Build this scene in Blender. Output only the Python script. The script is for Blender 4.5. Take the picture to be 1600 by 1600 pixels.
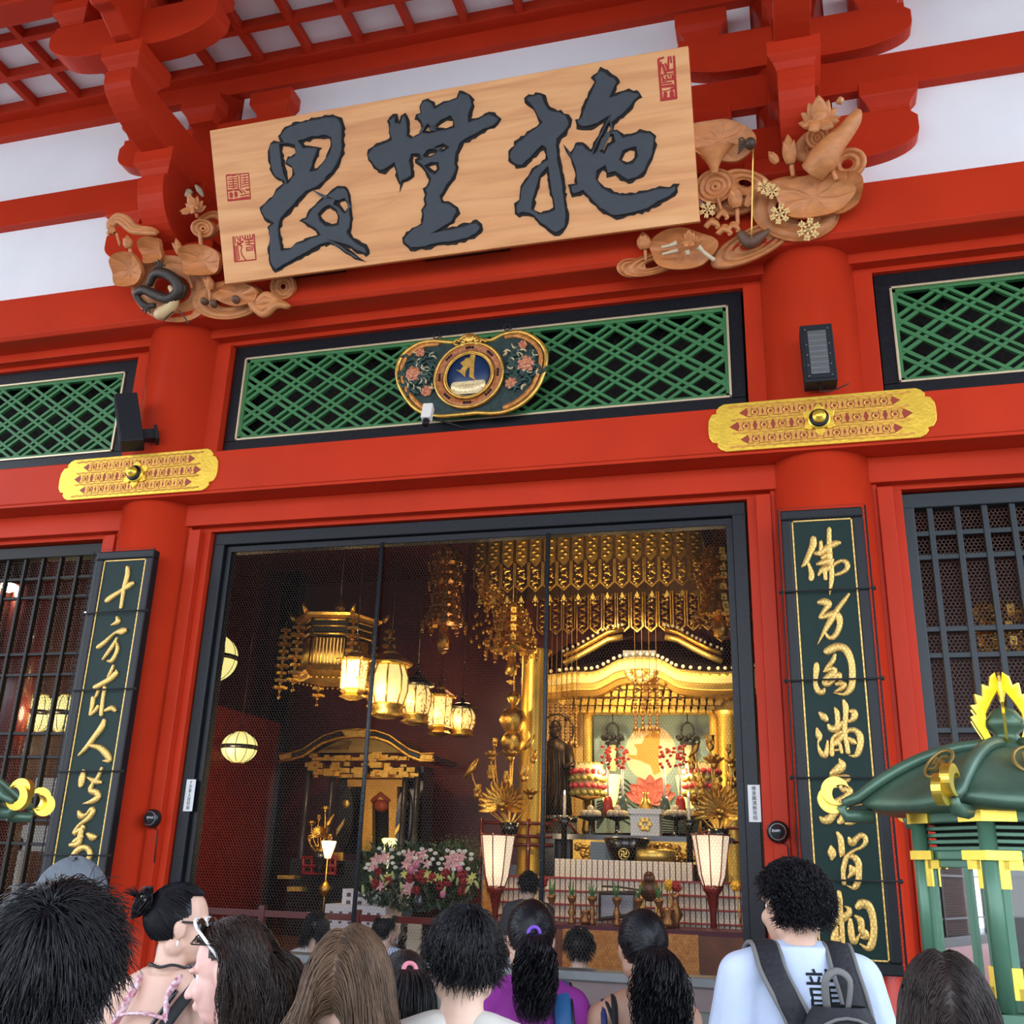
import bpy, math, random
from mathutils import Vector, Matrix
for o in list(bpy.data.objects): bpy.data.objects.remove(o)
S = bpy.context.scene
COL = S.collection
PI = math.pi
sin, cos = math.sin, math.cos
# ---------------------------------------------------------------- camera
FPX = 1577.257
RX = Vector((0.96423931, -0.05975337, -0.25820939))
RY = Vector((0.26330312, 0.32710954, 0.90756312))
RZ = Vector((0.0302328, -0.94309537, 0.33114512))
EYE = Vector((0, -7.5, 1.72))
cd = bpy.data.cameras.new('camera'); cam = bpy.data.objects.new('camera', cd); COL.objects.link(cam)
cd.sensor_width = 36; cd.lens = FPX / 1600 * 36; cd.clip_start = .05; cd.clip_end = 300
cam.matrix_world = Matrix(((RX[0], -RX[1], -RX[2], EYE[0]), (RY[0], -RY[1], -RY[2], EYE[1]), (RZ[0], -RZ[1], -RZ[2], EYE[2]), (0, 0, 0, 1)))
S.camera = cam
# ---------------------------------------------------------------- sky, sun, exposure
S.view_settings.view_transform = 'Standard'; S.view_settings.look = 'None'
S.view_settings.gamma = 1; S.view_settings.exposure = 0.0
try: S.view_settings.use_curve_mapping = False
except Exception: pass
W = bpy.data.worlds.new('sky'); S.world = W; W.use_nodes = True
nt = W.node_tree; bg = nt.nodes['Background']
tc = nt.nodes.new('ShaderNodeTexCoord'); sx = nt.nodes.new('ShaderNodeSeparateXYZ'); rp = nt.nodes.new('ShaderNodeValToRGB')
nt.links.new(tc.outputs['Generated'], sx.inputs[0]); nt.links.new(sx.outputs['Z'], rp.inputs[0]); nt.links.new(rp.outputs[0], bg.inputs[0])
rp.color_ramp.elements[0].position = 0; rp.color_ramp.elements[0].color = (.86, .9, 1, 1)
rp.color_ramp.elements[1].position = .8; rp.color_ramp.elements[1].color = (.62, .76, 1, 1)
bg.inputs[1].default_value = 4.3
sl = bpy.data.lights.new('sun', 'SUN'); sl.energy = 1.5; sl.angle = .09; sl.color = (1, .95, .88)
so = bpy.data.objects.new('sun', sl); COL.objects.link(so); so.rotation_euler = (math.radians(38), 0, math.radians(-25))
try:
    S.cycles.max_bounces = 10; S.cycles.diffuse_bounces = 5; S.cycles.glossy_bounces = 4
    S.cycles.sample_clamp_indirect = 6
except Exception: pass
# ---------------------------------------------------------------- helpers
def ray(px, py):
    a = Vector(((px - 800) / FPX, (py - 800) / FPX, 1))
    return Vector((RX.dot(a), RY.dot(a), RZ.dot(a)))
def at(px, py, y):                       # the point of the plane Y = y seen at a pixel
    d = ray(px, py); return EYE + d * ((y - EYE[1]) / d[1])
def atz(px, py, z):
    d = ray(px, py); return EYE + d * ((z - EYE[2]) / d[2])
def far(px, py, dist):                   # the point at a given depth in front of the lens
    return EYE + ray(px, py) * dist
class Fr:                                # a plane with its own axes: u to the right, v up, w out towards the visitor
    def __init__(s, o, ex=(1, 0, 0), ez=(0, 0, 1)):
        s.o = Vector(o); s.ex = Vector(ex).normalized(); s.ez = Vector(ez).normalized(); s.n = s.ez.cross(s.ex) * -1
        s.n = s.ex.cross(s.ez)
    def uv(s, px, py, w=0):
        d = ray(px, py); o = s.o + s.n * w
        t = (o - EYE).dot(s.n) / d.dot(s.n); q = EYE + d * t - s.o
        return (q.dot(s.ex), q.dot(s.ez))
    def P(s, u, v, w=0): return s.o + s.ex * u + s.ez * v + s.n * w
    def sub(s, u, v, w=0): return Fr(s.P(u, v, w), s.ex, s.ez)
def FY(y): return Fr((0, y, 0))
rnd = random.Random(7)
_m = {}
def mat(name, col, rough=.5, metal=0, var=0, vs=4, bump=0, bs=60, emit=0, ecol=None, spec=.5, coat=0, col2=None, stretch=None, sss=0, trans=0, aniso=0):
    if name in _m: return _m[name]
    m = bpy.data.materials.new(name); m.use_nodes = True; n = m.node_tree; b = n.nodes['Principled BSDF']; L = n.links
    b.inputs['Base Color'].default_value = (*col, 1); b.inputs['Roughness'].default_value = rough; b.inputs['Metallic'].default_value = metal
    b.inputs['Specular IOR Level'].default_value = spec
    b.inputs['Coat Weight'].default_value = coat; b.inputs['Coat Roughness'].default_value = .12
    if trans: b.inputs['Transmission Weight'].default_value = trans
    if sss: b.inputs['Subsurface Weight'].default_value = sss; b.inputs['Subsurface Radius'].default_value = (.012, .006, .003)
    if var or col2 or bump:
        t = n.nodes.new('ShaderNodeTexCoord'); mp = n.nodes.new('ShaderNodeMapping'); L.new(t.outputs['Object'], mp.inputs[0])
        if stretch: mp.inputs['Scale'].default_value = stretch
    if var or col2:
        nz = n.nodes.new('ShaderNodeTexNoise'); nz.inputs['Scale'].default_value = vs; nz.inputs['Detail'].default_value = 6; L.new(mp.outputs[0], nz.inputs[0])
        r = n.nodes.new('ShaderNodeValToRGB'); r.color_ramp.elements[0].position = .3; r.color_ramp.elements[1].position = .7
        c2 = col2 or tuple(min(1, c * (1 + var)) for c in col); c1 = col if col2 else tuple(c * (1 - var) for c in col)
        r.color_ramp.elements[0].color = (*c1, 1); r.color_ramp.elements[1].color = (*c2, 1)
        L.new(nz.outputs[0], r.inputs[0]); L.new(r.outputs[0], b.inputs['Base Color'])
    if bump:
        n2 = n.nodes.new('ShaderNodeTexNoise'); n2.inputs['Scale'].default_value = bs; n2.inputs['Detail'].default_value = 4; L.new(mp.outputs[0], n2.inputs[0])
        bp = n.nodes.new('ShaderNodeBump'); bp.inputs['Strength'].default_value = bump; bp.inputs['Distance'].default_value = .02
        L.new(n2.outputs[0], bp.inputs['Height']); L.new(bp.outputs[0], b.inputs['Normal'])
    if emit:
        b.inputs['Emission Color'].default_value = (*(ecol or col), 1); b.inputs['Emission Strength'].default_value = emit
    _m[name] = m; return m
def wloc(o):
    v = Vector(o.location); p = o.parent
    while p: v = v + Vector(p.location); p = p.parent
    return v
class MB:
    def __init__(s): s.v = []; s.f = []; s.mi = []; s.sm = []; s.cur = 0
    def add(s, vs, fs, smooth=False):
        k = len(s.v); s.v += [tuple(v) for v in vs]
        for f in fs: s.f.append([i + k for i in f]); s.mi.append(s.cur); s.sm.append(smooth)
        return s
    def box(s, x0, x1, y0, y1, z0, z1, fr=None):
        vs = [(x, y, z) for z in (z0, z1) for y in (y0, y1) for x in (x0, x1)]
        if fr: vs = [fr.P(x, z, -y) for x, y, z in vs]
        return s.add(vs, [(0, 1, 3, 2)[::-1], (4, 5, 7, 6), (0, 1, 5, 4), (1, 3, 7, 5), (3, 2, 6, 7), (2, 0, 4, 6)])
    def obox(s, c, ax, ay, az, hx, hy, hz):
        c = Vector(c); vs = [c + ax * (hx * i) + ay * (hy * j) + az * (hz * k) for k in (-1, 1) for j in (-1, 1) for i in (-1, 1)]
        return s.add(vs, [(0, 2, 3, 1), (4, 5, 7, 6), (0, 1, 5, 4), (1, 3, 7, 5), (3, 2, 6, 7), (2, 0, 4, 6)])
    def prism(s, poly, w0, w1, fr=None, ax='y', smooth=False):
        # poly in the plane; extruded from w0 to w1 (frame: w outwards; axis: along y or x)
        if fr: A = [fr.P(a, b, w0) for a, b in poly]; B = [fr.P(a, b, w1) for a, b in poly]
        elif ax == 'y': A = [(a, w0, b) for a, b in poly]; B = [(a, w1, b) for a, b in poly]
        elif ax == 'x': A = [(w0, a, b) for a, b in poly]; B = [(w1, a, b) for a, b in poly]
        else: A = [(a, b, w0) for a, b in poly]; B = [(a, b, w1) for a, b in poly]
        n = len(poly); area = sum(poly[i][0] * poly[(i + 1) % n][1] - poly[(i + 1) % n][0] * poly[i][1] for i in range(n))
        fl = (area > 0) ^ (ax == 'y' and not fr) ^ (w1 < w0)
        fs = [list(range(n))[::-1] if fl else list(range(n)), [i + n for i in (range(n) if fl else range(n - 1, -1, -1))]]
        s.add(A + B, fs); k = len(s.v) - 2 * n
        for i in range(n):
            j = (i + 1) % n; q = [k + i, k + j, k + j + n, k + i + n]
            s.f.append(q if fl else q[::-1]); s.mi.append(s.cur); s.sm.append(smooth)
        return s
    def tube(s, path, rad, n=8, closed=False, cap=True, flat=1, smooth=True):
        path = [Vector(p) for p in path]; N = len(path)
        if not isinstance(rad, (list, tuple)): rad = [rad] * N
        up = Vector((0, 0, 1)); vs = []; pu = None
        for i, p in enumerate(path):
            a = path[(i - 1) % N] if (i or closed) else p; b = path[(i + 1) % N] if (i < N - 1 or closed) else p
            t = (b - a)
            t = t.normalized() if t.length > 1e-9 else Vector((0, 0, 1))
            if pu is None:
                u = t.cross(up)
                if u.length < .05: u = t.cross(Vector((0, 1, 0)))
            else: u = pu - t * pu.dot(t)
            if u.length < 1e-6: u = t.orthogonal()
            u.normalize(); pu = u; w = t.cross(u)
            for k in range(n):
                an = 2 * PI * k / n; vs.append(p + u * (cos(an) * rad[i]) + w * (sin(an) * rad[i] * flat))
        fs = []
        for i in range(N if closed else N - 1):
            j = (i + 1) % N
            for k in range(n): l = (k + 1) % n; fs.append((i * n + k, i * n + l, j * n + l, j * n + k))
        if cap and not closed: fs += [tuple(range(n))[::-1], tuple((N - 1) * n + k for k in range(n))]
        return s.add(vs, fs, smooth)
    def lathe(s, prof, c=(0, 0, 0), n=24, fr=None, smooth=True, a0=0, sq=1):
        # prof [(r, h)] about the z axis at c (or about a frame's w axis)
        vs = []; c = Vector(c)
        for r, h in prof:
            for k in range(n):
                an = a0 + 2 * PI * k / n
                vs.append(fr.P(r * cos(an), r * sin(an) * sq, h) if fr else c + Vector((r * cos(an), r * sin(an) * sq, h)))
        fs = []
        for i in range(len(prof) - 1):
            for k in range(n): l = (k + 1) % n; fs.append((i * n + k, i * n + l, (i + 1) * n + l, (i + 1) * n + k))
        fs += [tuple(range(n))[::-1], tuple((len(prof) - 1) * n + k for k in range(n))]
        return s.add(vs, fs, smooth)
    def ell(s, c, r, n=16, m=10, rot=None):
        c = Vector(c)
        if not isinstance(r, (list, tuple)): r = (r, r, r)
        vs = []
        for i in range(m + 1):
            th = PI * i / m
            for k in range(n):
                a = 2 * PI * k / n; p = Vector((r[0] * sin(th) * cos(a), r[1] * sin(th) * sin(a), -r[2] * cos(th)))
                vs.append(c + (rot @ p if rot else p))
        fs = [(i * n + k, i * n + (k + 1) % n, (i + 1) * n + (k + 1) % n, (i + 1) * n + k) for i in range(m) for k in range(n)]
        return s.add(vs, fs, True)
    def grid(s, fn, nu, nv, smooth=True):    # fn(i/nu, j/nv) -> point
        vs = [fn(i / nu, j / nv) for j in range(nv + 1) for i in range(nu + 1)]
        fs = [(j * (nu + 1) + i, j * (nu + 1) + i + 1, (j + 1) * (nu + 1) + i + 1, (j + 1) * (nu + 1) + i) for j in range(nv) for i in range(nu)]
        return s.add(vs, fs, smooth)
    def stroke(s, path, fr, w0, h, sub=4):
        # a brush stroke in relief: path [(u, v, halfwidth)]
        q = []
        for i in range(len(path) - 1):
            p0 = path[max(i - 1, 0)]; p1 = path[i]; p2 = path[i + 1]; p3 = path[min(i + 2, len(path) - 1)]
            for k in range(sub):
                t = k / sub
                q.append(tuple(.5 * (2 * p1[d] + (p2[d] - p0[d]) * t + (2 * p0[d] - 5 * p1[d] + 4 * p2[d] - p3[d]) * t * t + (3 * p1[d] - p0[d] - 3 * p2[d] + p3[d]) * t ** 3) for d in (0, 1, 2)))
        q.append(path[-1])
        def ext(a, b):
            dx, dy = a[0] - b[0], a[1] - b[1]; l = math.hypot(dx, dy) or 1
            return [(a[0] + dx / l * a[2] * k, a[1] + dy / l * a[2] * k, max(a[2] * math.sqrt(1 - k * k), 1e-4)) for k in (.45, .8, .97)]
        q = ext(q[0], q[1])[::-1] + q + ext(q[-1], q[-2])
        vs = []
        for i, p in enumerate(q):
            a = q[max(i - 1, 0)]; b = q[min(i + 1, len(q) - 1)]; dx, dy = b[0] - a[0], b[1] - a[1]; l = math.hypot(dx, dy) or 1
            nx, ny = -dy / l, dx / l; r = max(p[2], 1e-4)
            for t, hh in ((1, 0), (1, .55), (.75, .9), (0, 1), (-.75, .9), (-1, .55), (-1, 0)):
                vs.append(fr.P(p[0] + nx * r * t, p[1] + ny * r * t, w0 + h * hh))
        fs = [(i * 7 + k, i * 7 + k + 1, (i + 1) * 7 + k + 1, (i + 1) * 7 + k) for i in range(len(q) - 1) for k in range(6)]
        return s.add(vs, fs, True)
    def obj(s, name, m, parent=None, bev=0, **kw):
        if not s.v: return None
        if parent is None:
            xs = [v[0] for v in s.v]; ys = [v[1] for v in s.v]; zs = [v[2] for v in s.v]
            base = Vector(((min(xs) + max(xs)) / 2, (min(ys) + max(ys)) / 2, min(zs)))
        else: base = wloc(parent)
        me = bpy.data.meshes.new(name); me.from_pydata([(a - base[0], b - base[1], c - base[2]) for a, b, c in s.v], [], s.f)
        ms = m if isinstance(m, (list, tuple)) else [m]
        for q in ms: me.materials.append(q)
        if len(ms) > 1: me.polygons.foreach_set('material_index', s.mi)
        me.polygons.foreach_set('use_smooth', s.sm); me.validate(); me.update()
        o = bpy.data.objects.new(name, me); COL.objects.link(o)
        if parent is None: o.location = base
        else: o.parent = parent
        if bev:
            b = o.modifiers.new('bevel', 'BEVEL'); b.width = bev; b.segments = 2; b.limit_method = 'ANGLE'; b.angle_limit = .6
        tag(o, **kw); return o
def tag(o, label=None, cat=None, group=None, kind=None):
    if label: o['label'] = label
    if cat: o['category'] = cat
    if group: o['group'] = group
    if kind: o['kind'] = kind
    return o
def thing(name, loc, label, cat, group=None):
    o = bpy.data.objects.new(name, None); o.empty_display_size = .1; COL.objects.link(o); o.location = loc
    return tag(o, label, cat, group)
def dup(root, loc, label=None, rotz=0, sc=None, group=None):
    r = root.copy(); COL.objects.link(r); r.location = loc
    if rotz: r.rotation_euler = (0, 0, rotz)
    if sc: r.scale = sc if isinstance(sc, (list, tuple)) else (sc,) * 3
    if label: r['label'] = label
    if group: r['group'] = group
    for ch in list(root.children):
        c = ch.copy(); COL.objects.link(c); c.parent = r
        for g in list(ch.children):
            d = g.copy(); COL.objects.link(d); d.parent = c
    return r
def shade_poly(name, polys, fr, w, depth, bevel, m, parent=None, offset=0, **kw):
    # filled outlines with holes, as a raised plate on a frame
    cu = bpy.data.curves.new('o', 'CURVE'); cu.dimensions = '2D'; cu.fill_mode = 'BOTH'; cu.extrude = depth / 2; cu.bevel_depth = bevel; cu.bevel_resolution = 1; cu.offset = offset
    for p in polys:
        sp = cu.splines.new('POLY'); sp.points.add(len(p) - 1); sp.use_cyclic_u = True
        for i, (a, b) in enumerate(p): sp.points[i].co = (a, b, 0, 1)
    t = bpy.data.objects.new('o', cu); COL.objects.link(t)
    dg = bpy.context.evaluated_depsgraph_get(); me = bpy.data.meshes.new_from_object(t.evaluated_get(dg)); bpy.data.objects.remove(t)
    b = MB(); b.v = [tuple(fr.P(v.co.x, v.co.y, w + v.co.z + depth / 2)) for v in me.vertices]
    b.f = [list(p.vertices) for p in me.polygons]; b.mi = [0] * len(b.f); b.sm = [False] * len(b.f)
    bpy.data.meshes.remove(me)
    return b.obj(name, m, parent, **kw)
def text_mb(txt, fr, w, size, m, name, parent, vertical=False, depth=.001):
    b = MB(); us = txt if vertical else [txt]
    for i, ch in enumerate(us):
        fc = bpy.data.curves.new('t', 'FONT'); fc.body = ch; fc.size = size; fc.extrude = depth; fc.align_x = 'CENTER'; fc.align_y = 'CENTER'
        t = bpy.data.objects.new('t', fc); COL.objects.link(t)
        dg = bpy.context.evaluated_depsgraph_get(); me = bpy.data.meshes.new_from_object(t.evaluated_get(dg)); bpy.data.objects.remove(t)
        dy = ((len(us) - 1) / 2 - i) * size * 1.02
        b.add([fr.P(v.co.x, v.co.y + dy, w + v.co.z + depth) for v in me.vertices], [list(p.vertices) for p in me.polygons]); bpy.data.meshes.remove(me)
    return b.obj(name, m, parent)
def zpts(x0, y0, s, pts): return [(x0 + p[0] / s, y0 + p[1] / s) + tuple(p[2:]) for p in pts]
def rough_poly(poly, step, amp, r):
    out = []
    n = len(poly)
    for i in range(n):
        a, b = poly[i], poly[(i + 1) % n]; L = math.hypot(b[0] - a[0], b[1] - a[1]); k = max(1, int(L / step))
        for j in range(k):
            t = j / k; out.append((a[0] + (b[0] - a[0]) * t + r.uniform(-amp, amp), a[1] + (b[1] - a[1]) * t + r.uniform(-amp, amp)))
    return out
def bez(p0, p1, p2, n=8):
    p0, p1, p2 = Vector(p0), Vector(p1), Vector(p2)
    return [p0 * (1 - t) ** 2 + p1 * (2 * t * (1 - t)) + p2 * t * t for t in [i / n for i in range(n + 1)]]
def cat(pts, n=6):
    pts = [Vector(p) for p in pts]; out = []
    for i in range(len(pts) - 1):
        a, b, c, d = pts[max(i - 1, 0)], pts[i], pts[i + 1], pts[min(i + 2, len(pts) - 1)]
        for k in range(n):
            t = k / n; out.append(.5 * (2 * b + (c - a) * t + (2 * a - 5 * b + 4 * c - d) * t * t + (3 * b - a - 3 * c + d) * t ** 3))
    return out + [pts[-1]]
# ---------------------------------------------------------------- materials
RED = mat('red_lacquer', (.50, .036, .012), .33, var=.07, vs=1.6, bump=.02, bs=14, spec=.10)
RED2 = mat('dark_red_lacquer', (.20, .012, .008), .3, coat=.2, var=.15, vs=3)
WHITE = mat('white_plaster', (.86, .90, .91), .9, var=.04, vs=1.2)
BLACK = mat('black_lacquer', (.006, .008, .011), .36, bump=.05, bs=120, spec=.28, var=.5, vs=40)
DARK = mat('dark_void', (.01, .008, .006), .9)
GREEN = mat('green_paint', (.035, .17, .05), .5, var=.12, vs=3)
GOLD = mat('gold_plate', (.95, .62, .07), .30, .62, var=.12, vs=9, bump=.1, bs=40)
GOLDD = mat('old_gold', (.78, .46, .09), .34, 1, var=.25, vs=14, bump=.3, bs=50)
GOLDL = mat('gold_leaf', (.86, .60, .16), .42, .85, var=.1, vs=8)
BRASS = mat('pale_brass', (.72, .62, .40), .4, .8)
IRON = mat('dark_iron', (.02, .022, .024), .5, .5)
GREY = mat('grey_metal', (.16, .17, .17), .55, .3, var=.2, vs=5)
STONE = mat('paving_stone', (.22, .215, .205), .9, var=.15, vs=2)
# ================================================================ the hall front (setting)
CX = -2.70; CR = .315; CL = -5.715; PY = .45; PR = .40
def st(name, b, m, bev=0): return b.obj(name, m, None, bev, kind='structure')
X0, X1 = -12.0, 4.5
b = MB().box(-40, 40, -60, 16, -.2, 0); st('floor', b, STONE)
b = MB().box(X0, X1, -.03, .95, 6.70, 7.155); b.add([(X0, -.03, 6.70), (X1, -.03, 6.70), (X1, .0, 6.665), (X0, .0, 6.665), (X1, .9, 6.665), (X0, .9, 6.665)], [(0, 1, 2, 3), (3, 2, 4, 5)][::1]); st('trim_1', b, RED, .008)      # head beam
BAYS = [(X0, CL - .33), (CL + .33, CR - .33), (CR + .33, X1)]
k = 2
for a, c in BAYS:
    st('trim_%d' % k, MB().box(a, c, .25, .7, 6.575, 6.70), RED, .006); k += 1          # upper nageshi
    st('trim_%d' % k, MB().box(a, c, .36, .6, 6.53, 6.576), RED, .004); k += 1
st('trim_%d' % k, MB().box(X0, X1, 0, .8, 4.845, 5.231), RED, .012); k += 1             # tie beam
st('trim_%d' % k, MB().box(X0, X1, .012, .8, 4.82, 4.85), RED); k += 1
for a, c in BAYS:
    st('trim_%d' % k, MB().box(a, c, .26, .75, 4.61, 4.82), RED, .006); k += 1          # lower nageshi
    st('trim_%d' % k, MB().box(a, c, .35, .6, 4.57, 4.612), RED, .003); k += 1
# jambs beside the pillars, below and above the tie beam
for cx, sd in ((CL, -1), (CL, 1), (CR, -1), (CR, 1)):
    x0 = cx + sd * .33
    def bx(a, c, y0, y1, z0, z1): return MB().box(min(a, c), max(a, c), y0, y1, z0, z1)
    st('trim_%d' % k, bx(x0, cx + sd * .40, .30, .7, .3, 4.612), RED, .004); k += 1
    st('trim_%d' % k, bx(cx + sd * .40, cx + sd * .515, .27, .7, .3, 4.575), RED, .006); k += 1
    st('trim_%d' % k, bx(cx + sd * .515, cx + sd * .585, .34, .7, .3, 4.568), RED, .004); k += 1
    st('trim_%d' % k, bx(x0, cx + sd * .53, .33, .7, 5.231, 6.535), RED, .006); k += 1
# pillars
for i, (cx, lab) in enumerate(((CL, 'round red lacquered pillar behind the left plaque with the gold writing'), (CR, 'round red lacquered pillar behind the right plaque with the gold writing'))):
    b = MB().lathe([(PR + .05, 0), (PR + .05, .12), (PR, .14), (PR, 6.7), (PR - .02, 6.72), (PR - .02, 9.5)], (cx, PY, 0), 64)
    b.obj('pillar', mat('pillar_lacquer', (.50, .036, .012), .2, var=.07, vs=1.6, spec=.32), label=lab, cat='pillar', group='pillars', kind='thing')
# plaster wall, second and third wall beams
for i_, (a_, c_) in enumerate(((X0, CL - .33), (CL + .33, CR - .33), (CR + .33, X1))): st('wall_front_%d' % (i_ + 1), MB().box(a_, c_, .25, .5, 7.155, 9.9), WHITE)
st('trim_%d' % k, MB().box(X0, X1, .15, .3, 8.25, 8.605), RED, .006); k += 1
st('trim_%d' % k, MB().box(X0, X1, .15, .3, 9.52, 9.90), RED, .006); k += 1
# ---- lattice ceiling between the wall and the outer purlin, with white boards above
st('trim_%d' % k, MB().box(X0, X1, -1.45, -1.18, 9.56, 10.0), RED, .02); k += 1
b = MB(); x = X0
while x < X1: b.box(x - .035, x + .035, -1.2, .16, 9.74, 9.86); x += .575
for y in (-.41, -.85): b.box(X0, X1, y - .035, y + .035, 9.742, 9.862)
b.box(X0, X1, .02, .16, 9.73, 9.88); st('ceiling_lattice', b, RED, .006).name = 'trim_%d' % k; k += 1
b = MB().box(X0, X1, -1.3, .2, 9.87, 9.95); st('ceiling_eaves', b, WHITE)
b = MB().box(X0 - 3, X1 + 3, -12.5, 13, 10.0, 10.3); st('ceiling', b, RED2); st('trim_95', MB().box(X0 - 3, X1 + 3, -12.6, -12.2, 8.4, 10.05), RED2)  # front lintel out of view, added to keep sky light off the upper beams
# ---- bracket sets on both pillars
def ogee(bm, cx, cy, hw, hd, z0, z1):           # bearing block: square head, hollow-curved foot
    pr = [(.66, 0), (.70, .12), (.80, .30), (.95, .44), (1.0, .5), (1.0, 1.0)]
    vs = []; fs = []
    for f, t in pr:
        z = z0 + (z1 - z0) * t
        vs += [(cx - hw * f, cy - hd * f, z), (cx + hw * f, cy - hd * f, z), (cx + hw * f, cy + hd * f, z), (cx - hw * f, cy + hd * f, z)]
    for i in range(len(pr) - 1):
        for q in range(4): r = (q + 1) % 4; fs.append((i * 4 + q, i * 4 + r, i * 4 + 4 + r, i * 4 + 4 + q))
    fs += [(3, 2, 1, 0), tuple(len(vs) - 4 + q for q in range(4))]
    bm.add(vs, fs)
def armpoly(L, z0, z1, flat=.42, end=.5, n=10):  # long arm with both lower ends curved up
    h = z1 - z0; ze = z0 + h * end
    r = [(L * flat + (L - L * flat) * sin(PI / 2 * i / n), ze - (ze - z0) * cos(PI / 2 * i / n)) for i in range(n + 1)]
    r += [(L, z1 - h * .22), (L - .05, z1 - h * .12), (L - .05, z1)]
    return [(-a, c) for a, c in r[::-1]][0:] + r
def bracket(cx, label):
    t = thing('bracket_set', (cx, .2, 7.155), label, 'bracket', 'bracket sets on the pillars')
    b = MB(); ogee(b, cx, .35, .46, .46, 7.155, 7.48); b.obj('bearing_block', RED, t, .01)
    for z0, z1, L in ((7.50, 7.97, 1.0), (8.66, 9.10, 1.05)):
        p = armpoly(L, z0, z1); b = MB().prism([(cx + a, c) for a, c in p], .10, .30); b.obj('wall_arm', RED, t, .006)
        for sx in (-.78, .78):
            b = MB(); ogee(b, cx + sx, .2, .24, .16, z1 - .02, z1 + .27); b.obj('bearing_block', RED, t, .006)
        b = MB(); ogee(b, cx, .14, .22, .2, z1 - .02, z1 + .27); b.obj('bearing_block', RED, t, .006)
    def yarm(y1, z0, z1, zl, ys, w=.143):
        n = 10; h = [(.3, z0), (ys, z0)]
        for i in range(1, n + 1): a = PI / 2 * i / n; h.append((ys + (y1 - ys) * sin(a), zl - (zl - z0) * cos(a)))
        h += [(y1, z1 - .03), (y1 + .03, z1), (.3, z1)]
        return MB().prism(h, cx - w, cx + w, ax='x')
    yarm(-.59, 7.42, 7.97, 7.90, -.16).obj('projecting_arm', RED, t, .006)
    b = MB(); ogee(b, cx, -.40, .215, .22, 7.96, 8.24); b.obj('bearing_block', RED, t, .006)
    yarm(-1.28, 8.22, 8.64, 8.52, -.55).obj('projecting_arm', RED, t, .006)
    b = MB(); ogee(b, cx, -1.06, .215, .24, 8.62, 8.92); b.obj('bearing_block', RED, t, .006)
    p = armpoly(.92, 8.90, 9.34, .35, .6); b = MB().prism([(cx + a, c) for a, c in p], -1.24, -1.0); b.obj('cross_arm', RED, t, .006)
    for sx in (-.68, 0, .68):
        b = MB(); ogee(b, cx + sx, -1.12, .2, .2, 9.33, 9.57); b.obj('bearing_block', RED, t, .006)
    # carved nosing on top of the outermost block
    n = [(-1.1, 8.93), (-1.35, 8.95), (-1.55, 9.05), (-1.66, 9.02), (-1.78, 9.10), (-1.86, 9.24), (-1.80, 9.36), (-1.68, 9.34), (-1.62, 9.45), (-1.5, 9.5), (-1.1, 9.5)]
    MB().prism(n, cx - .1, cx + .1, ax='x').obj('carved_nosing', RED, t, .02)
    return t
bracket(CL, 'stepped red bracket arms above the left end of the wooden signboard')
bracket(CR, 'stepped red bracket arms above the right end of the wooden signboard')
# ---- wall under the screens
WGREY = mat('grey_green_board', (.12, .13, .115), .6, var=.12, vs=2)
WBRN = mat('grey_brown_board', (.15, .11, .105), .55, var=.12, vs=2)
st('wall_sill_lower', MB().box(CL + .41, CR - .41, .42, .6, 0, .80), WGREY)
st('wall_sill_upper', MB().box(CL + .41, CR - .41, .40, .6, .80, .955), WBRN)
st('trim_%d' % k, MB().box(CL + .5, CR - .5, .36, .6, .955, 1.02), GREY, .01); k += 1
for a, c in ((X0, CL - .5), (CR + .5, X1)):
    st('trim_%d' % k, MB().box(a, c, .42, .6, 0, .9), RED2); k += 1
# ---- hall shell
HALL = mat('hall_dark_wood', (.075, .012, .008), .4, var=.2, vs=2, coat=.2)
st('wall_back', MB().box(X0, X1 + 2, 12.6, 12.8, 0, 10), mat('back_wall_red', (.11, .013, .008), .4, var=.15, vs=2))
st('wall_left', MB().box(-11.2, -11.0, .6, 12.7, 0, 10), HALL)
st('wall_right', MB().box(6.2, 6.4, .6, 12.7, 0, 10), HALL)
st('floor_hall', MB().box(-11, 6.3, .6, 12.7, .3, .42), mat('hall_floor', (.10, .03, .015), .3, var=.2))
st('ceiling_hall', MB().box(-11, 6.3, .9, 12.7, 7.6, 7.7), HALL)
# ================================================================ signboard with the three brushed characters
WOODM = bpy.data.materials.new('cypress_board'); WOODM.use_nodes = True
def wood_nodes(m, c1, c2, c3, sc, rough=.45):
    n = m.node_tree; L = n.links; b = n.nodes['Principled BSDF']; b.inputs['Roughness'].default_value = rough
    t = n.nodes.new('ShaderNodeTexCoord'); mp = n.nodes.new('ShaderNodeMapping'); L.new(t.outputs['Object'], mp.inputs[0]); mp.inputs['Scale'].default_value = sc
    nz = n.nodes.new('ShaderNodeTexNoise'); nz.inputs['Scale'].default_value = 1.6; nz.inputs['Detail'].default_value = 7; nz.inputs['Distortion'].default_value = .6; L.new(mp.outputs[0], nz.inputs[0])
    r = n.nodes.new('ShaderNodeValToRGB'); L.new(nz.outputs[0], r.inputs[0]); e = r.color_ramp.elements
    e[0].position = .28; e[0].color = (*c1, 1); e[1].position = .72; e[1].color = (*c3, 1); q = e.new(.5); q.color = (*c2, 1)
    L.new(r.outputs[0], b.inputs['Base Color'])
wood_nodes(WOODM, (.62, .25, .08), (.78, .36, .125), (.86, .45, .18), (.5, 5, 6))
CARVE = mat('carved_wood', (.58, .225, .07), .5, var=.16, vs=5, stretch=(2, 2, 6), col2=None)
CARVED = mat('carved_wood_light', (.60, .30, .12), .5, var=.12, vs=6)
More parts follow.
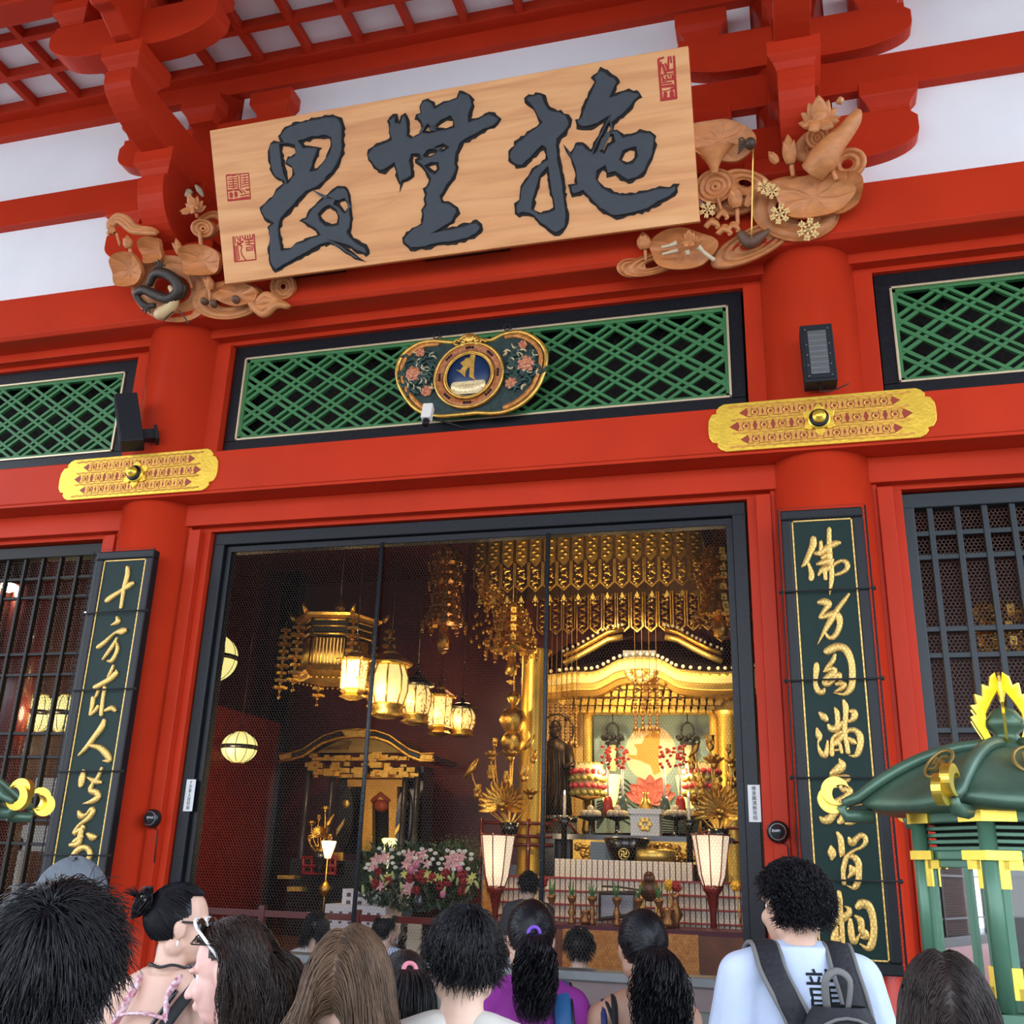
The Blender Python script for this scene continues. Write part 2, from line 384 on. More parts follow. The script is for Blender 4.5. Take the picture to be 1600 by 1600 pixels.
INK = mat('charcoal_paint', (.036, .046, .056), .55, var=.1, vs=12)
RIM = mat('dark_rim', (.012, .008, .006), .8)  # near-black outline layer, like a carved wall round each character
BF = Fr((-2.72, -.30, 6.80), (1, 0, 0), (0, -.58, 1.29))       # board face: w towards the visitor
T = thing('signboard', (-2.72, -.30, 6.80), 'long pale wooden signboard with three bold black brushed characters under the eaves', 'signboard')
b = MB().box(-2.205, 2.205, 0, .075, 0, 1.415, BF); b.obj('board', WOODM, T, .006)
b = MB().box(-1.75, -1.1, .06, .3, .02, .14, BF).box(-.3, .5, .06, .3, .02, .14, BF); b.obj('hanging_bracket', BLACK, T)
C1 = zpts(780, 90, 5.333, [(220,340),(250,315),(350,295),(375,320),(390,370),(430,430),(510,445),(570,480),(600,530),(595,580),(550,640),(500,690),(490,730),(500,770),(505,850),(520,950),(540,1050),(555,1150),(565,1250),(575,1330),(560,1420),(530,1450),(500,1470),(470,1480),(420,1450),(340,1390),(285,1330),(250,1320),(200,1310),(160,1330),(135,1290),(140,1220),(170,1180),(180,1080),(230,1010),(280,930),(310,905),(392,845),(385,770),(360,760),(300,820),(240,880),(200,920),(150,915),(100,880),(78,830),(85,780),(140,710),(230,630),(320,570),(340,545),(310,490),(280,430),(250,400),(225,370)])
C1h = zpts(780, 90, 5.333, [(400,940),(420,1080),(440,1180),(455,1260),(400,1280),(340,1290),(290,1260),(300,1180),(330,1080),(350,1000)])
C2 = zpts(780, 90, 5.333, [(770,170),(840,95),(900,110),(930,150),(970,160),(1000,210),(970,270),(950,310),(1040,280),(1080,275),(1170,285),(1190,320),(1130,380),(1080,450),(1000,520),(950,560),(952,600),(990,600),(1040,650),(1100,640),(1180,610),(1260,620),(1300,650),(1305,720),(1290,800),(1260,880),(1220,960),(1150,1020),(1080,1040),(1020,1010),(960,975),(905,990),(880,930),(830,960),(825,1010),(870,1080),(950,1120),(1030,1140),(1130,1130),(1220,1110),(1330,1080),(1420,1075),(1490,1050),(1480,1130),(1430,1170),(1330,1220),(1250,1270),(1130,1310),(970,1340),(900,1310),(830,1270),(760,1190),(700,1130),(620,1160),(590,1120),(585,1060),(640,1050),(630,960),(610,880),(560,790),(540,760),(600,790),(640,720),(700,710),(740,750),(770,770),(810,690),(870,570),(890,530),(800,580),(720,600),(660,585),(630,530),(680,490),(700,420),(740,330),(775,250),(795,210)])
C2h = [zpts(780, 90, 5.333, p) for p in ([(1020,850),(1040,800),(1090,775),(1135,770),(1140,820),(1110,870),(1060,880)], [(915,560),(930,600),(860,740),(820,770),(840,710),(880,630)], [(910,650),(940,660),(950,700),(900,730),(870,780),(850,770),(880,700)])]
C3 = zpts(560, 130, 5.7125, [(80,640),(100,600),(130,565),(200,540),(290,500),(275,440),(275,370),(265,330),(320,285),(345,290),(350,340),(368,350),(385,300),(410,268),(440,300),(450,360),(455,460),(480,480),(550,450),(570,410),(555,350),(515,310),(520,280),(550,265),(545,210),(570,160),(620,140),(670,170),(690,210),(760,170),(880,130),(900,75),(960,90),(1000,100),(1025,150),(1030,210),(1000,290),(1000,330),(1070,310),(1140,275),(1180,265),(1240,290),(1275,320),(1250,360),(1220,400),(1130,430),(1040,480),(950,530),(920,560),(890,640),(880,720),(895,750),(880,800),(840,880),(790,950),(750,1020),(760,1055),(830,1070),(880,1110),(900,1160),(870,1210),(850,1250),(790,1285),(762,1306),(840,1290),(930,1265),(1060,1230),(1090,1260),(1115,1305),(1060,1360),(990,1400),(880,1430),(740,1440),(640,1470),(540,1490),(470,1485),(410,1440),(405,1390),(440,1340),(480,1300),(560,1250),(580,1190),(570,1130),(600,1090),(590,1040),(600,990),(590,950),(630,900),(640,860),(600,790),(570,750),(520,720),(520,690),(560,670),(540,650),(490,655),(475,700),(490,790),(490,840),(440,870),(410,890),(385,930),(360,880),(335,790),(320,740),(280,770),(235,800),(190,795),(140,750),(95,690)])
C3h = [zpts(560, 130, 5.7125, p) for p in ([(595,430),(625,390),(660,430),(630,440)], [(690,405),(750,350),(820,320),(845,340),(845,385),(790,400),(720,412)], [(730,580),(760,568),(785,580),(760,598)], [(605,650),(630,620),(690,605),(680,630),(640,650)], [(620,745),(660,725),(705,730),(710,770),(690,795),(650,780)])]
C4 = zpts(390, 160, 5.714, [(290,350),(270,310),(300,250),(370,200),(470,170),(560,150),(680,125),(780,120),(820,150),(840,200),(845,300),(845,420),(830,490),(790,570),(750,640),(700,680),(680,720),(600,780),(520,810),(460,870),(400,940),(330,1010),(290,1060),(275,1130),(285,1220),(300,1305),(370,1300),(420,1250),(500,1230),(560,1200),(620,1180),(600,1150),(520,1100),(450,1055),(510,1030),(530,990),(560,940),(640,870),(720,800),(790,755),(850,750),(890,790),(905,870),(910,950),(920,1040),(915,1120),(890,1160),(930,1220),(1000,1260),(1040,1280),(1075,1350),(1040,1370),(960,1340),(880,1290),(830,1280),(900,1330),(980,1380),(1005,1405),(960,1405),(870,1350),(790,1290),(740,1265),(640,1290),(550,1340),(440,1400),(350,1450),(280,1490),(240,1510),(200,1470),(180,1400),(175,1310),(180,1200),(170,1110),(200,1080),(140,1050),(105,990),(100,950),(130,910),(200,850),(240,790),(290,740),(310,720),(230,680),(195,600),(180,520),(175,440),(185,370),(220,350)])
C4h = [zpts(390, 160, 5.714, p) for p in ([(290,392),(340,385),(400,400),(410,450),(400,470),(340,500),(320,550),(380,590),(395,640),(350,700),(330,650),(310,560),(295,470)], [(470,360),(560,330),(690,315),(725,330),(730,390),(700,470),(650,540),(600,590),(570,600),(585,540),(610,470),(630,410),(590,395),(530,390),(490,395)], [(635,1010),(660,970),(720,935),(770,970),(795,1030),(790,1080),(740,1090),(690,1085),(650,1050)], [(740,880),(800,900),(850,880),(890,930),(860,975),(820,930)])]
rr = random.Random(3)
for polys in ([C1, C1h], [C2] + C2h, [C3] + C3h, [C4] + C4h):
    uv = [[BF.uv(x, y) for x, y in p] for p in polys]
    rg = [rough_poly(p, .028, .011, rr) for p in uv]
    o = shade_poly('brushed_character', rg, BF, .001, .004, 0, RIM, T, offset=.006)
    sm = [rough_poly(p, .03, .004, rr) for p in uv]
    shade_poly('ink_surface', sm, BF, .003, .014, .008, INK, o, offset=-.024)
# red seal stamps
SEAL = mat('seal_red', (.46, .025, .018), .7)
def seal(x0, y0, s, bars):
    b = MB()
    for a, c, w in bars:
        p = [BF.uv(*q) for q in zpts(x0, y0, s, [a, c])]; w = w / s * .0058
        b.stroke([(p[0][0], p[0][1], w), (p[1][0], p[1][1], w)], BF, .001, .002, 1)
    b.obj('seal_stamp', SEAL, T)
def box4(x0, y0, x1, y1, sk, w): return [((x0, y0), (x1, y0 - sk), w), ((x1, y0 - sk), (x1 + 30, y1 - sk), w), ((x1 + 30, y1 - sk), (x0 + 30, y1), w), ((x0 + 30, y1), (x0, y0), w)]
seal(345, 255, 10, box4(85, 190, 435, 590, 35, 8) + [((100, 190), (150, 185), 14), ((180, 190), (230, 180), 14), ((120, 430), (180, 420), 14), ((215, 420), (285, 410), 14), ((160, 480), (165, 520), 28), ((235, 470), (240, 510), 26), ((120, 580), (190, 575), 18), ((225, 570), (290, 562), 18), ((300, 180), (315, 400), 8), ((260, 200), (280, 420), 8), ((130, 235), (250, 225), 6), ((120, 270), (250, 260), 8), ((130, 310), (250, 300), 8), ((120, 345), (250, 340), 8), ((190, 230), (200, 400), 8), ((130, 380), (260, 370), 7), ((320, 210), (430, 195), 7), ((330, 250), (430, 240), 7), ((340, 290), (430, 280), 7), ((330, 330), (440, 315), 7), ((335, 370), (440, 350), 7), ((375, 190), (380, 310), 6), ((300, 430), (330, 460), 14), ((340, 420), (390, 470), 7), ((400, 415), (450, 410), 14), ((310, 510), (450, 480), 8), ((310, 545), (460, 520), 9), ((300, 560), (460, 545), 9)])
seal(345, 255, 10, box4(190, 1150, 520, 1540, 35, 10)[1:] + [((190, 1160), (200, 1290), 8), ((220, 1150), (225, 1260), 8), ((250, 1150), (290, 1210), 9), ((300, 1140), (310, 1230), 9), ((330, 1140), (370, 1190), 9), ((380, 1130), (390, 1200), 9), ((420, 1130), (425, 1200), 9), ((455, 1120), (465, 1190), 9), ((500, 1115), (490, 1190), 9), ((400, 1200), (500, 1185), 9), ((260, 1240), (320, 1290), 14), ((350, 1220), (270, 1280), 12), ((390, 1240), (510, 1225), 9), ((440, 1210), (445, 1270), 9), ((400, 1270), (520, 1280), 9), ((215, 1290), (240, 1530), 10), ((240, 1300), (265, 1520), 8), ((260, 1290), (290, 1500), 9), ((330, 1300), (315, 1380), 9), ((315, 1380), (340, 1450), 9), ((340, 1450), (390, 1510), 9), ((400, 1320), (490, 1308), 8), ((400, 1320), (405, 1370), 8), ((405, 1370), (495, 1358), 8), ((490, 1308), (495, 1358), 8), ((410, 1345), (490, 1335), 6), ((510, 1280), (540, 1420), 8)])
seal(1010, 70, 14.4, [((270, 340), (340, 1240), 24), ((340, 1240), (670, 1190), 30), ((670, 1190), (620, 270), 24), ((270, 330), (380, 290), 20), ((500, 280), (490, 560), 20), ((545, 270), (560, 400), 16), ((470, 590), (640, 555), 22), ((330, 400), (300, 640), 20), ((370, 460), (430, 640), 26), ((430, 430), (480, 560), 20), ((330, 680), (640, 640), 10), ((350, 700), (390, 790), 18), ((450, 720), (460, 740), 20), ((590, 700), (600, 750), 24), ((520, 690), (530, 720), 14), ((360, 790), (640, 750), 10), ((360, 830), (450, 820), 14), ((470, 800), (630, 780), 10), ((360, 880), (560, 850), 16), ((360, 940), (600, 900), 18), ((340, 960), (660, 930), 12), ((560, 1000), (660, 970), 26), ((370, 1050), (520, 1020), 10), ((430, 1100), (420, 1220), 40), ((570, 1080), (580, 1180), 44), ((660, 1050), (670, 1180), 18)])
# ================================================================ lattice transoms
PXL = at(1063.75, 516.25, .43)[0] - at(994.6, 523.75, .43)[0]; N0 = at(994.6, 523.75, .43); PZL = N0[2] - at(994.6, 566.2, .43)[2]
def clip_seg(p, d, x0, x1, z0, z1):
    t0, t1 = -99, 99
    for a, dd, lo, hi in ((p[0], d[0], x0, x1), (p[1], d[1], z0, z1)):
        if abs(dd) < 1e-9: continue
        s0, s1 = (lo - a) / dd, (hi - a) / dd
        if s0 > s1: s0, s1 = s1, s0
        t0 = max(t0, s0); t1 = min(t1, s1)
    return (t0, t1) if t1 > t0 + .01 else None
MESHD = mat('dark_wire', (.05, .035, .04), .5, .4)
def transom(x0, x1, label):
    z0, z1, y = 5.40, 6.535, .43
    t = thing('lattice_transom', ((x0 + x1) / 2, y, z0 - .16), label, 'lattice panel', 'lattice transoms over the tie beam')
    b = MB().box(x0, x1, y - .02, .6, z1 - .135, z1).box(x0, x1, y - .02, .6, 5.232, 5.515).box(x0, x0 + .115, y - .02, .6, 5.5, z1 - .13).box(x1 - .115, x1, y - .02, .6, 5.5, z1 - .13)
    b.obj('black_frame', BLACK, t, .004)
    a, c, e, g = x0 + .115, x1 - .115, 5.51, 6.402; w = .02
    MB().box(a, c, y - .035, y + .03, g - w, g).box(a, c, y - .035, y + .03, e, e + w).box(a, a + w, y - .035, y + .03, e, g).box(c - w, c, y - .035, y + .03, e, g).obj('brass_edging', BRASS, t, .003)
    a += w; c -= w; e += w; g -= w; w = .028
    b = MB().box(a, c, y - .01, y + .035, g - w, g).box(a, c, y - .01, y + .035, e, e + w).box(a, a + w, y - .01, y + .035, e, g).box(c - w, c, y - .01, y + .035, e, g)
    hw = .092; off = .05 + hw
    for fam in (1, -1):
        yy = y - .004 if fam > 0 else y + .0
        K = int((abs(x1 - x0) / PXL + 12)); base = int((((x0 + x1) / 2) - N0[0]) / PXL)
        for kk in range(-K, K + 1):
            for sg in (-1, 1):
                cc = kk + base + sg * off                       # line: (x-N0x)/PXL + fam*(z-N0z)/PZL = cc
                p = (N0[0] + cc * PXL, N0[2]); d = Vector((PXL, -fam * PZL)); d.normalize()
                s = clip_seg(p, d, a, c, e, g)
                if not s: continue
                A = Vector((p[0] + d[0] * s[0], p[1] + d[1] * s[0])); B = Vector((p[0] + d[0] * s[1], p[1] + d[1] * s[1]))
                nn = Vector((-d[1], d[0])); h = hw / math.hypot(1 / PXL, 1 / PZL)
                q = [A + nn * h, B + nn * h, B - nn * h, A - nn * h]
                q = [(min(max(u, a), c), min(max(v, e), g)) for u, v in q]
                b.prism(q, yy, yy + .035)
    b.obj('lattice', GREEN, t)
    b = MB(); hexnet(b, a, c, e, g, y + .16, .085, .003); b.obj('wire_netting', MESHD, t)
def hexnet(b, x0, x1, z0, z1, y, p, w, fr=None):
    # hexagonal wire netting as flat ribbons, pitch p
    vs, fs = [], []
    hz = p * .86; nx = int((x1 - x0) / p) + 1; nz = int((z1 - z0) / hz) + 1
    def seg(a, c):
        a = (min(max(a[0], x0), x1), min(max(a[1], z0), z1)); c = (min(max(c[0], x0), x1), min(max(c[1], z0), z1))
        dx, dz = c[0] - a[0], c[1] - a[1]; l = math.hypot(dx, dz)
        if l < 1e-5: return
        nx_, nz_ = -dz / l * w / 2, dx / l * w / 2; k = len(vs)
        for q in ((a[0] + nx_, a[1] + nz_), (a[0] - nx_, a[1] - nz_), (c[0] - nx_, c[1] - nz_), (c[0] + nx_, c[1] + nz_)):
            vs.append(fr.P(q[0], q[1], -y) if fr else (q[0], y, q[1]))
        fs.append((k, k + 1, k + 2, k + 3))
    for j in range(nz + 1):
        for i in range(nx + 1):
            x = x0 + (i + (.5 if j % 2 else 0)) * p; z = z0 + j * hz
            seg((x, z - hz * .17), (x, z + hz * .17) if False else (x, z + hz * .3))
            seg((x, z + hz * .3), (x + p / 2, z + hz * .83)); seg((x, z + hz * .3), (x - p / 2, z + hz * .83))
    b.add(vs, fs)
transom(CL + .55, CR - .55, 'long green double-diamond lattice transom behind the oval crest')
transom(CR + .545, X1, 'green double-diamond lattice transom beside the front-facing speaker')
transom(X0 + 2, CL - .59, 'green double-diamond lattice transom behind the sideways black speaker')
for i_, (a_, c_) in enumerate(((X0, CL - .42), (CL + .42, CR - .42), (CR + .42, X1))): st('wall_transom_back_%d' % i_, MB().box(a_, c_, .75, .8, 5.0, 6.9), DARK)
# ================================================================ gilt plates on the tie beam
GREEND = mat('dark_hole', (.05, .012, .008), .6)
def plate(cx, label):
    t = thing('gilt_beam_plate', (cx, -.02, 4.845), label, 'metal plate', 'gilt plates on the tie beam')
    fr = Fr((cx, 0, 5.048))
    W_, H_ = .845, .205
    pr = []
    for sx, sy in ((1, 1), (1, -1), (-1, -1), (-1, 1)):
        q = [(W_ - .13, H_), (W_ - .09, H_ - .02), (W_ - .065, H_ - .05), (W_ - .07, H_ - .075), (W_ - .03, H_ - .085), (W_ - .005, H_ - .13), (W_, .03), (W_, 0)]
        if sx * sy < 0: q = q[::-1]
        pr += [(a * sx, c * sy) for a, c in q]
    MB().prism(pr, 0, .02, fr).obj('plate', GOLD, t, .004)
    b = MB()
    for vy, L in ((.115, .60), (0, .68), (-.115, .60)):
        for s0 in (-1, 1): pass
        pl = [(-L, vy)] + [(-L + .06, vy + .04)] + [(L - .06, vy + .04), (L, vy), (L - .06, vy - .04), (-L + .06, vy - .04)]
        b.prism(pl, .018, .0215, fr)
    b.obj('openwork_ground', mat('red_ground', (.30, .035, .012), .4), t)
    b = MB()
    for vy, L in ((.115, .60), (0, .68), (-.115, .60)):
        n = 9; stp = 2 * (L - .06) / n
        for i in range(n):
            u = -L + .06 + stp * (i + .5)
            if abs(u) < .07 and vy == 0: continue
            f2 = fr.sub(u, vy, .021)
            b.lathe([(.013, 0), (.013, .004), (.027, .005), (.027, 0)], n=10, fr=f2)
            for dx in (-.042, .042): b.prism([(dx - .02, -.036), (dx + .02, -.036), (dx + .008, 0), (dx + .02, .036), (dx - .02, .036), (dx - .008, 0)], 0, .004, f2)
            for dz in (-.033, .033): b.box(-.02, .02, -.004, 0, dz - .008, dz + .008, f2)
    for v in (.172, .0575, -.0575, -.172):
        L = .66 if abs(v) < .1 else .68
        b.tube([fr.P(-L, v, .022), fr.P(L, v, .022)], .006, 6)
        for i in range(34): b.box(-L + i * 2 * L / 34 + .006, -L + i * 2 * L / 34 + .03, -.025, -.02, v - .012 + (i % 2) * .008, v + .004 + (i % 2) * .008, fr)
    b.obj('openwork', mat('gold_openwork', (.70, .36, .07), .38, .6, var=.1), t)
    b = MB()
    for i in range(6):
        a = PI / 6 + i * PI / 3; R = .135
        pts = [(cos(a - .5) * .06, sin(a - .5) * .06), (cos(a - .36) * R * .8, sin(a - .36) * R * .8), (cos(a) * R, sin(a) * R), (cos(a + .36) * R * .8, sin(a + .36) * R * .8), (cos(a + .5) * .06, sin(a + .5) * .06)]
        b.prism(pts, .022, .04, fr)
    b.lathe([(.085, .03), (.085, .05), (.07, .06)], n=24, fr=fr); b.obj('flower_boss', GOLD, t, .004)
    MB().lathe([(.072, .055), (.074, .068), (.062, .075)], n=24, fr=fr).obj('black_ring', BLACK, t)
    MB().lathe([(.048, .07), (.052, .10), (.045, .112), (.03, .115), (.028, .13), (.015, .137)], n=24, fr=fr).obj('nail_cover', GOLD, t)
plate(CR + .002, 'gilt openwork metal plate on the tie beam under the front-facing speaker')
plate(-5.765, 'gilt openwork metal plate on the tie beam under the sideways black speaker')
# small wire hooks on the tie beam are too fine to split
# ================================================================ oval crest
T = thing('oval_crest', (-2.65, .3, 5.48), 'painted oval crest of carved peonies round a blue disc, hung on the lattice', 'crest')
cf = Fr((-2.652, .30, 5.90))
def cpt(p): return cf.uv(600 + p[0] / 5.714, 500 + p[1] / 5.714, .03)
oc = [(115,480),(125,400),(165,320),(230,260),(320,210),(430,190),(520,195),(640,200),(720,150),(790,140),(870,180),(960,180),(1040,140),(1130,115),(1230,110),(1330,150),(1410,220),(1450,310),(1440,420),(1410,520),(1360,620),(1280,710),(1180,780),(1080,820),(960,835),(830,830),(740,840),(640,850),(500,860),(380,840),(280,790),(200,700),(140,590)]
oc = [(p[0], p[1]) for p in cat([(x, y, 0) for x, y in oc + oc[:1]], 3)][:-1]
ou = [cpt(p) for p in oc]; cen = Vector(cpt((770, 480)))
CRG = mat('crest_dark_green', (.012, .035, .03), .5, var=.5, vs=25)
MB().prism(ou, 0, .03, cf).obj('backing', CRG, T)
n = len(ou); GLD = mat('crest_gold', (.72, .44, .09), .38, .75, var=.25, vs=20)
b = MB(); b.tube([cf.P(u, v, .03) for u, v in ou], .02, 8, closed=True); b.obj('gold_rim', GLD, T)
b = MB()
for i in range(0, n, 1):
    for q in (0, .5):
        u = Vector(ou[i]) * (1 - q) + Vector(ou[(i + 1) % n]) * q; d = (cen - u)
        if abs(u[0] - cen[0]) < .36: continue
        p = u + d.normalized() * .05; b.ell(cf.P(p[0], p[1], .035), (.024, .016, .026), 8, 6)
b.obj('studded_band', mat('crest_orange', (.50, .20, .045), .4, .4, var=.4, vs=30), T)
r5 = random.Random(5)
ANG = lambda a: Vector((cos(a), sin(a)))
bl = MB(); bw = MB(); br = MB()
for side in (-1, 1):
    c0 = Vector(cpt((290, 470) if side < 0 else (1260, 420)))
    for i in range(84):
        a = r5.uniform(0, 2 * PI); R = r5.uniform(.03, .225); c = c0 + ANG(a) * R * Vector((1, 0)).length + Vector((-side * .045, 0))
        if (c - cen).length < .34: continue
        d = ANG(r5.uniform(0, 2 * PI)); tgt = bl if i % 4 else bw; L = .05 if i % 4 else .03
        e = [(c - d * L), (c + Vector((-d[1], d[0])) * L * .5), (c + d * L)]
        tgt.stroke([(e[0][0], e[0][1], .004), (e[1][0], e[1][1], .016 if i % 4 else .008), (e[2][0], e[2][1], .004)], cf, .03, .03, 3)
    for (fx, fy, s) in (((270, 490, 1), (330, 300, .55), (385, 640, .65)) if side < 0 else ((1270, 400, 1.05), (1140, 570, .7), (1240, 230, .5))):
        c = Vector(cpt((fx, fy)))
        for ring, (m_, R, s2) in enumerate(((7, .055, .035), (5, .03, .03), (1, 0, .02))):
            for i in range(m_):
                a = 2 * PI * i / m_ + ring * .4; p = c + ANG(a) * R * s; br.ell(cf.P(p[0], p[1], .045 + ring * .012), (s2 * s, .018, s2 * s), 8, 6)
bl.obj('carved_leaves', mat('leaf_green_paint', (.014, .045, .035), .45, var=.5, vs=30), T); bw.obj('carved_scrolls', mat('scroll_cream', (.65, .52, .28), .45), T); br.obj('peony_flowers', mat('peony_red', (.36, .035, .025), .4, vs=55, col2=(.72, .36, .16)), T)
f2 = cf.sub(*cpt((765, 505)))
MB().lathe([(.325, .02), (.325, .055), (.30, .066), (.255, .066), (.25, .05)], n=48, fr=f2).obj('disc_frame', mat('crest_vermilion', (.30, .05, .02), .45, var=.3, vs=30, col2=(.50, .22, .06)), T)
b = MB(); 
for R, r in ((.32, .014), (.228, .012), (.212, .006)): b.tube([f2.P(R * cos(a * PI / 24), R * sin(a * PI / 24), .065) for a in range(48)], r, 6, closed=True)
b.obj('gold_ring', GLD, T)
b = MB()
for i in range(8):
    for d in (-.1, 0, .1): a = i * PI / 4 + PI / 2 + d; b.ell(f2.P(.275 * cos(a), .275 * sin(a), .07), .013, 8, 6)
b.obj('beads', BLACK, T)
MB().lathe([(.22, .04), (.22, .052)], n=48, fr=f2).obj('blue_disc', mat('crest_blue', (.008, .035, .105), .45, var=.15, vs=20), T)
sg = [cpt(p) for p in [(650,455),(690,465),(705,440),(720,430),(690,395),(720,380),(740,355),(775,350),(785,320),(825,325),(815,400),(810,520),(835,555),(770,520),(775,430),(750,450),(735,480),(735,525),(700,490),(680,475)]]
b = MB(); b.prism([tuple(a - c for a, c in zip(p, cpt((765, 505)))) for p in sg], .052, .062, f2); b.obj('gold_letter', GLD, T)
b = MB(); lf = f2
for i in range(9):
    u = -.14 + i * .035; b.ell(lf.P(u, -.135 + abs(i - 4) ** 2 * .002, .062), (.026, .014, .045), 8, 6)
b.prism([(-.15, -.10), (.15, -.10), (.13, -.066), (-.13, -.066)], .05, .075, lf); b.prism([(-.12, -.19), (.12, -.19), (.15, -.15), (-.15, -.15)], .05, .07, lf)
b.obj('lotus_pedestal', mat('cream_gold', (.80, .66, .36), .4, .4, var=.15, vs=30), T)
b = MB()
for i in range(9):
    a = PI * i / 8; p = Vector(cpt((775, 210))) + ANG(a) * .07; b.ell(cf.P(p[0], p[1] - .02, .06), (.026, .02, .03), 8, 6)
for sx in (660, 890): p = cpt((sx, 215)); b.tube([cf.P(p[0] + .025 * cos(q * PI / 8), p[1] + .025 * sin(q * PI / 8), .06) for q in range(14)], .01, 6)
b.ell(cf.P(*cpt((775, 180)), .06), (.04, .025, .05), 10, 8); b.obj('gold_cresting', GLD, T)
b = MB()
for x, y in ((470, 140), (1100, 65)):
    p = cpt((x, y)); b.tube([cf.P(p[0] + .032 * cos(q * PI / 8), p[1] + .032 * sin(q * PI / 8), .03) for q in range(16)], .006, 6, closed=True); b.tube([cf.P(p[0], p[1] + .03, .03), cf.P(p[0], p[1] + .05, -.1)], .006, 6)
b.obj('hanging_ring', IRON, T)
# ================================================================ security camera under the crest
p = at(668, 645, .05)
T = thing('security_camera', (p[0], p[1], p[2] - .1), 'white box security camera in front of the oval crest', 'security camera')
ax = Vector((.98, .1, 0)).normalized(); az = Vector((0.12, .35, .93)).normalized(); ay = az.cross(ax).normalized(); az = ax.cross(ay).normalized()
MB().obox(p, ax, ay, az, .045, .04, .085).obj('housing', mat('white_plastic', (.75, .74, .68), .4), T, .01)
MB().lathe([(.03, 0), (.03, .05), (.024, .06)], n=16, fr=Fr(p - az * .09 , ax, ay * -1)).obj('lens', BLACK, T)
MB().tube([p + Vector((.03, .06, -.02)), p + Vector((.16, .16, -.05)), p + Vector((.30, .30, -.06)), p + Vector((.32, .42, -.05))], .012, 8).obj('arm', IRON, T)
# ================================================================ loudspeakers
T = thing('loudspeaker', (.34, -.1, 5.30), 'black box loudspeaker facing front on the right pillar above the gilt plate', 'loudspeaker', 'loudspeakers on the pillars')
sf = Fr((.345, -.16, 5.56), (1, .03, 0), (-.02, .02, 1))
SPK = mat('speaker_black', (.010, .013, .017), .55, spec=.3, bump=.1, bs=150)
MB().box(-.122, .122, 0, .17, -.25, .25, sf).obj('cabinet', SPK, T, .008)
b = MB().box(-.10, .10, -.008, 0, -.225, .225, sf); b.obj('front_frame', SPK, T, .003)
b = MB(); GRL = mat('grille_steel', (.30, .32, .32), .45, .6)
b.box(-.066, .066, -.0095, -.008, -.185, .185, sf); b.obj('grille_backing', DARK, T)
b = MB()
for i in range(15): u = -.066 + .132 * i / 14; b.box(u - .0012, u + .0012, -.013, -.01, -.185, .185, sf)
for i in range(40): v = -.185 + .37 * i / 39; w = .0028 if i % 5 == 0 else .0012; b.box(-.066, .066, -.0135, -.0105, v - w, v + w, sf)
b.obj('grille', GRL, T)
b = MB()
for u in (-.085, .085):
    for v in (-.205, -.11, -.02, .07, .205): b.lathe([(.005, .008), (.004, .012)], n=8, fr=sf.sub(u, v))
b.obj('screws', GRL, T)
b = MB().box(-.05, .05, .15, .24, -.06, .06, sf); b.tube([sf.P(-.01, -.25, -.05), sf.P(-.01, -.31, -.05), sf.P(.05, -.325, -.04), sf.P(.12, -.315, -.02), sf.P(.2, -.29, .0)], .005, 6); b.obj('bracket', IRON, T)
T = thing('loudspeaker', (-5.9, -.1, 5.26), 'black box loudspeaker turned sideways and tilted down on the left pillar', 'loudspeaker', 'loudspeakers on the pillars')
c = Vector((-5.86, -.12, 5.545)); nx = Vector((-.80, -.55, -.26)).normalized(); az = (Vector((-.28, 0, 1)) - nx * Vector((-.28, 0, 1)).dot(nx)).normalized(); ax = az.cross(nx).normalized()
MB().obox(c, ax, nx, az, .105, .10, .26).obj('cabinet', SPK, T, .008)
b = MB().obox(c + nx * .102, ax, nx, az, .095, .006, .245)
b.obj('front_frame', SPK, T, .003)
b = MB()
for i in range(6): b.obox(c + nx * .108 + az * (-.18 + i * .068), ax, nx, az, .05, .004, .024)
b.obj('grille', mat('grille_slots', (.06, .08, .09), .5, .3), T)
MB().obox(c - nx * .16 - az * .16, ax, nx, az, .04, .08, .05).obox(c - nx * .22 - az * .16, ax, nx, az, .06, .015, .075).obj('bracket', IRON, T)
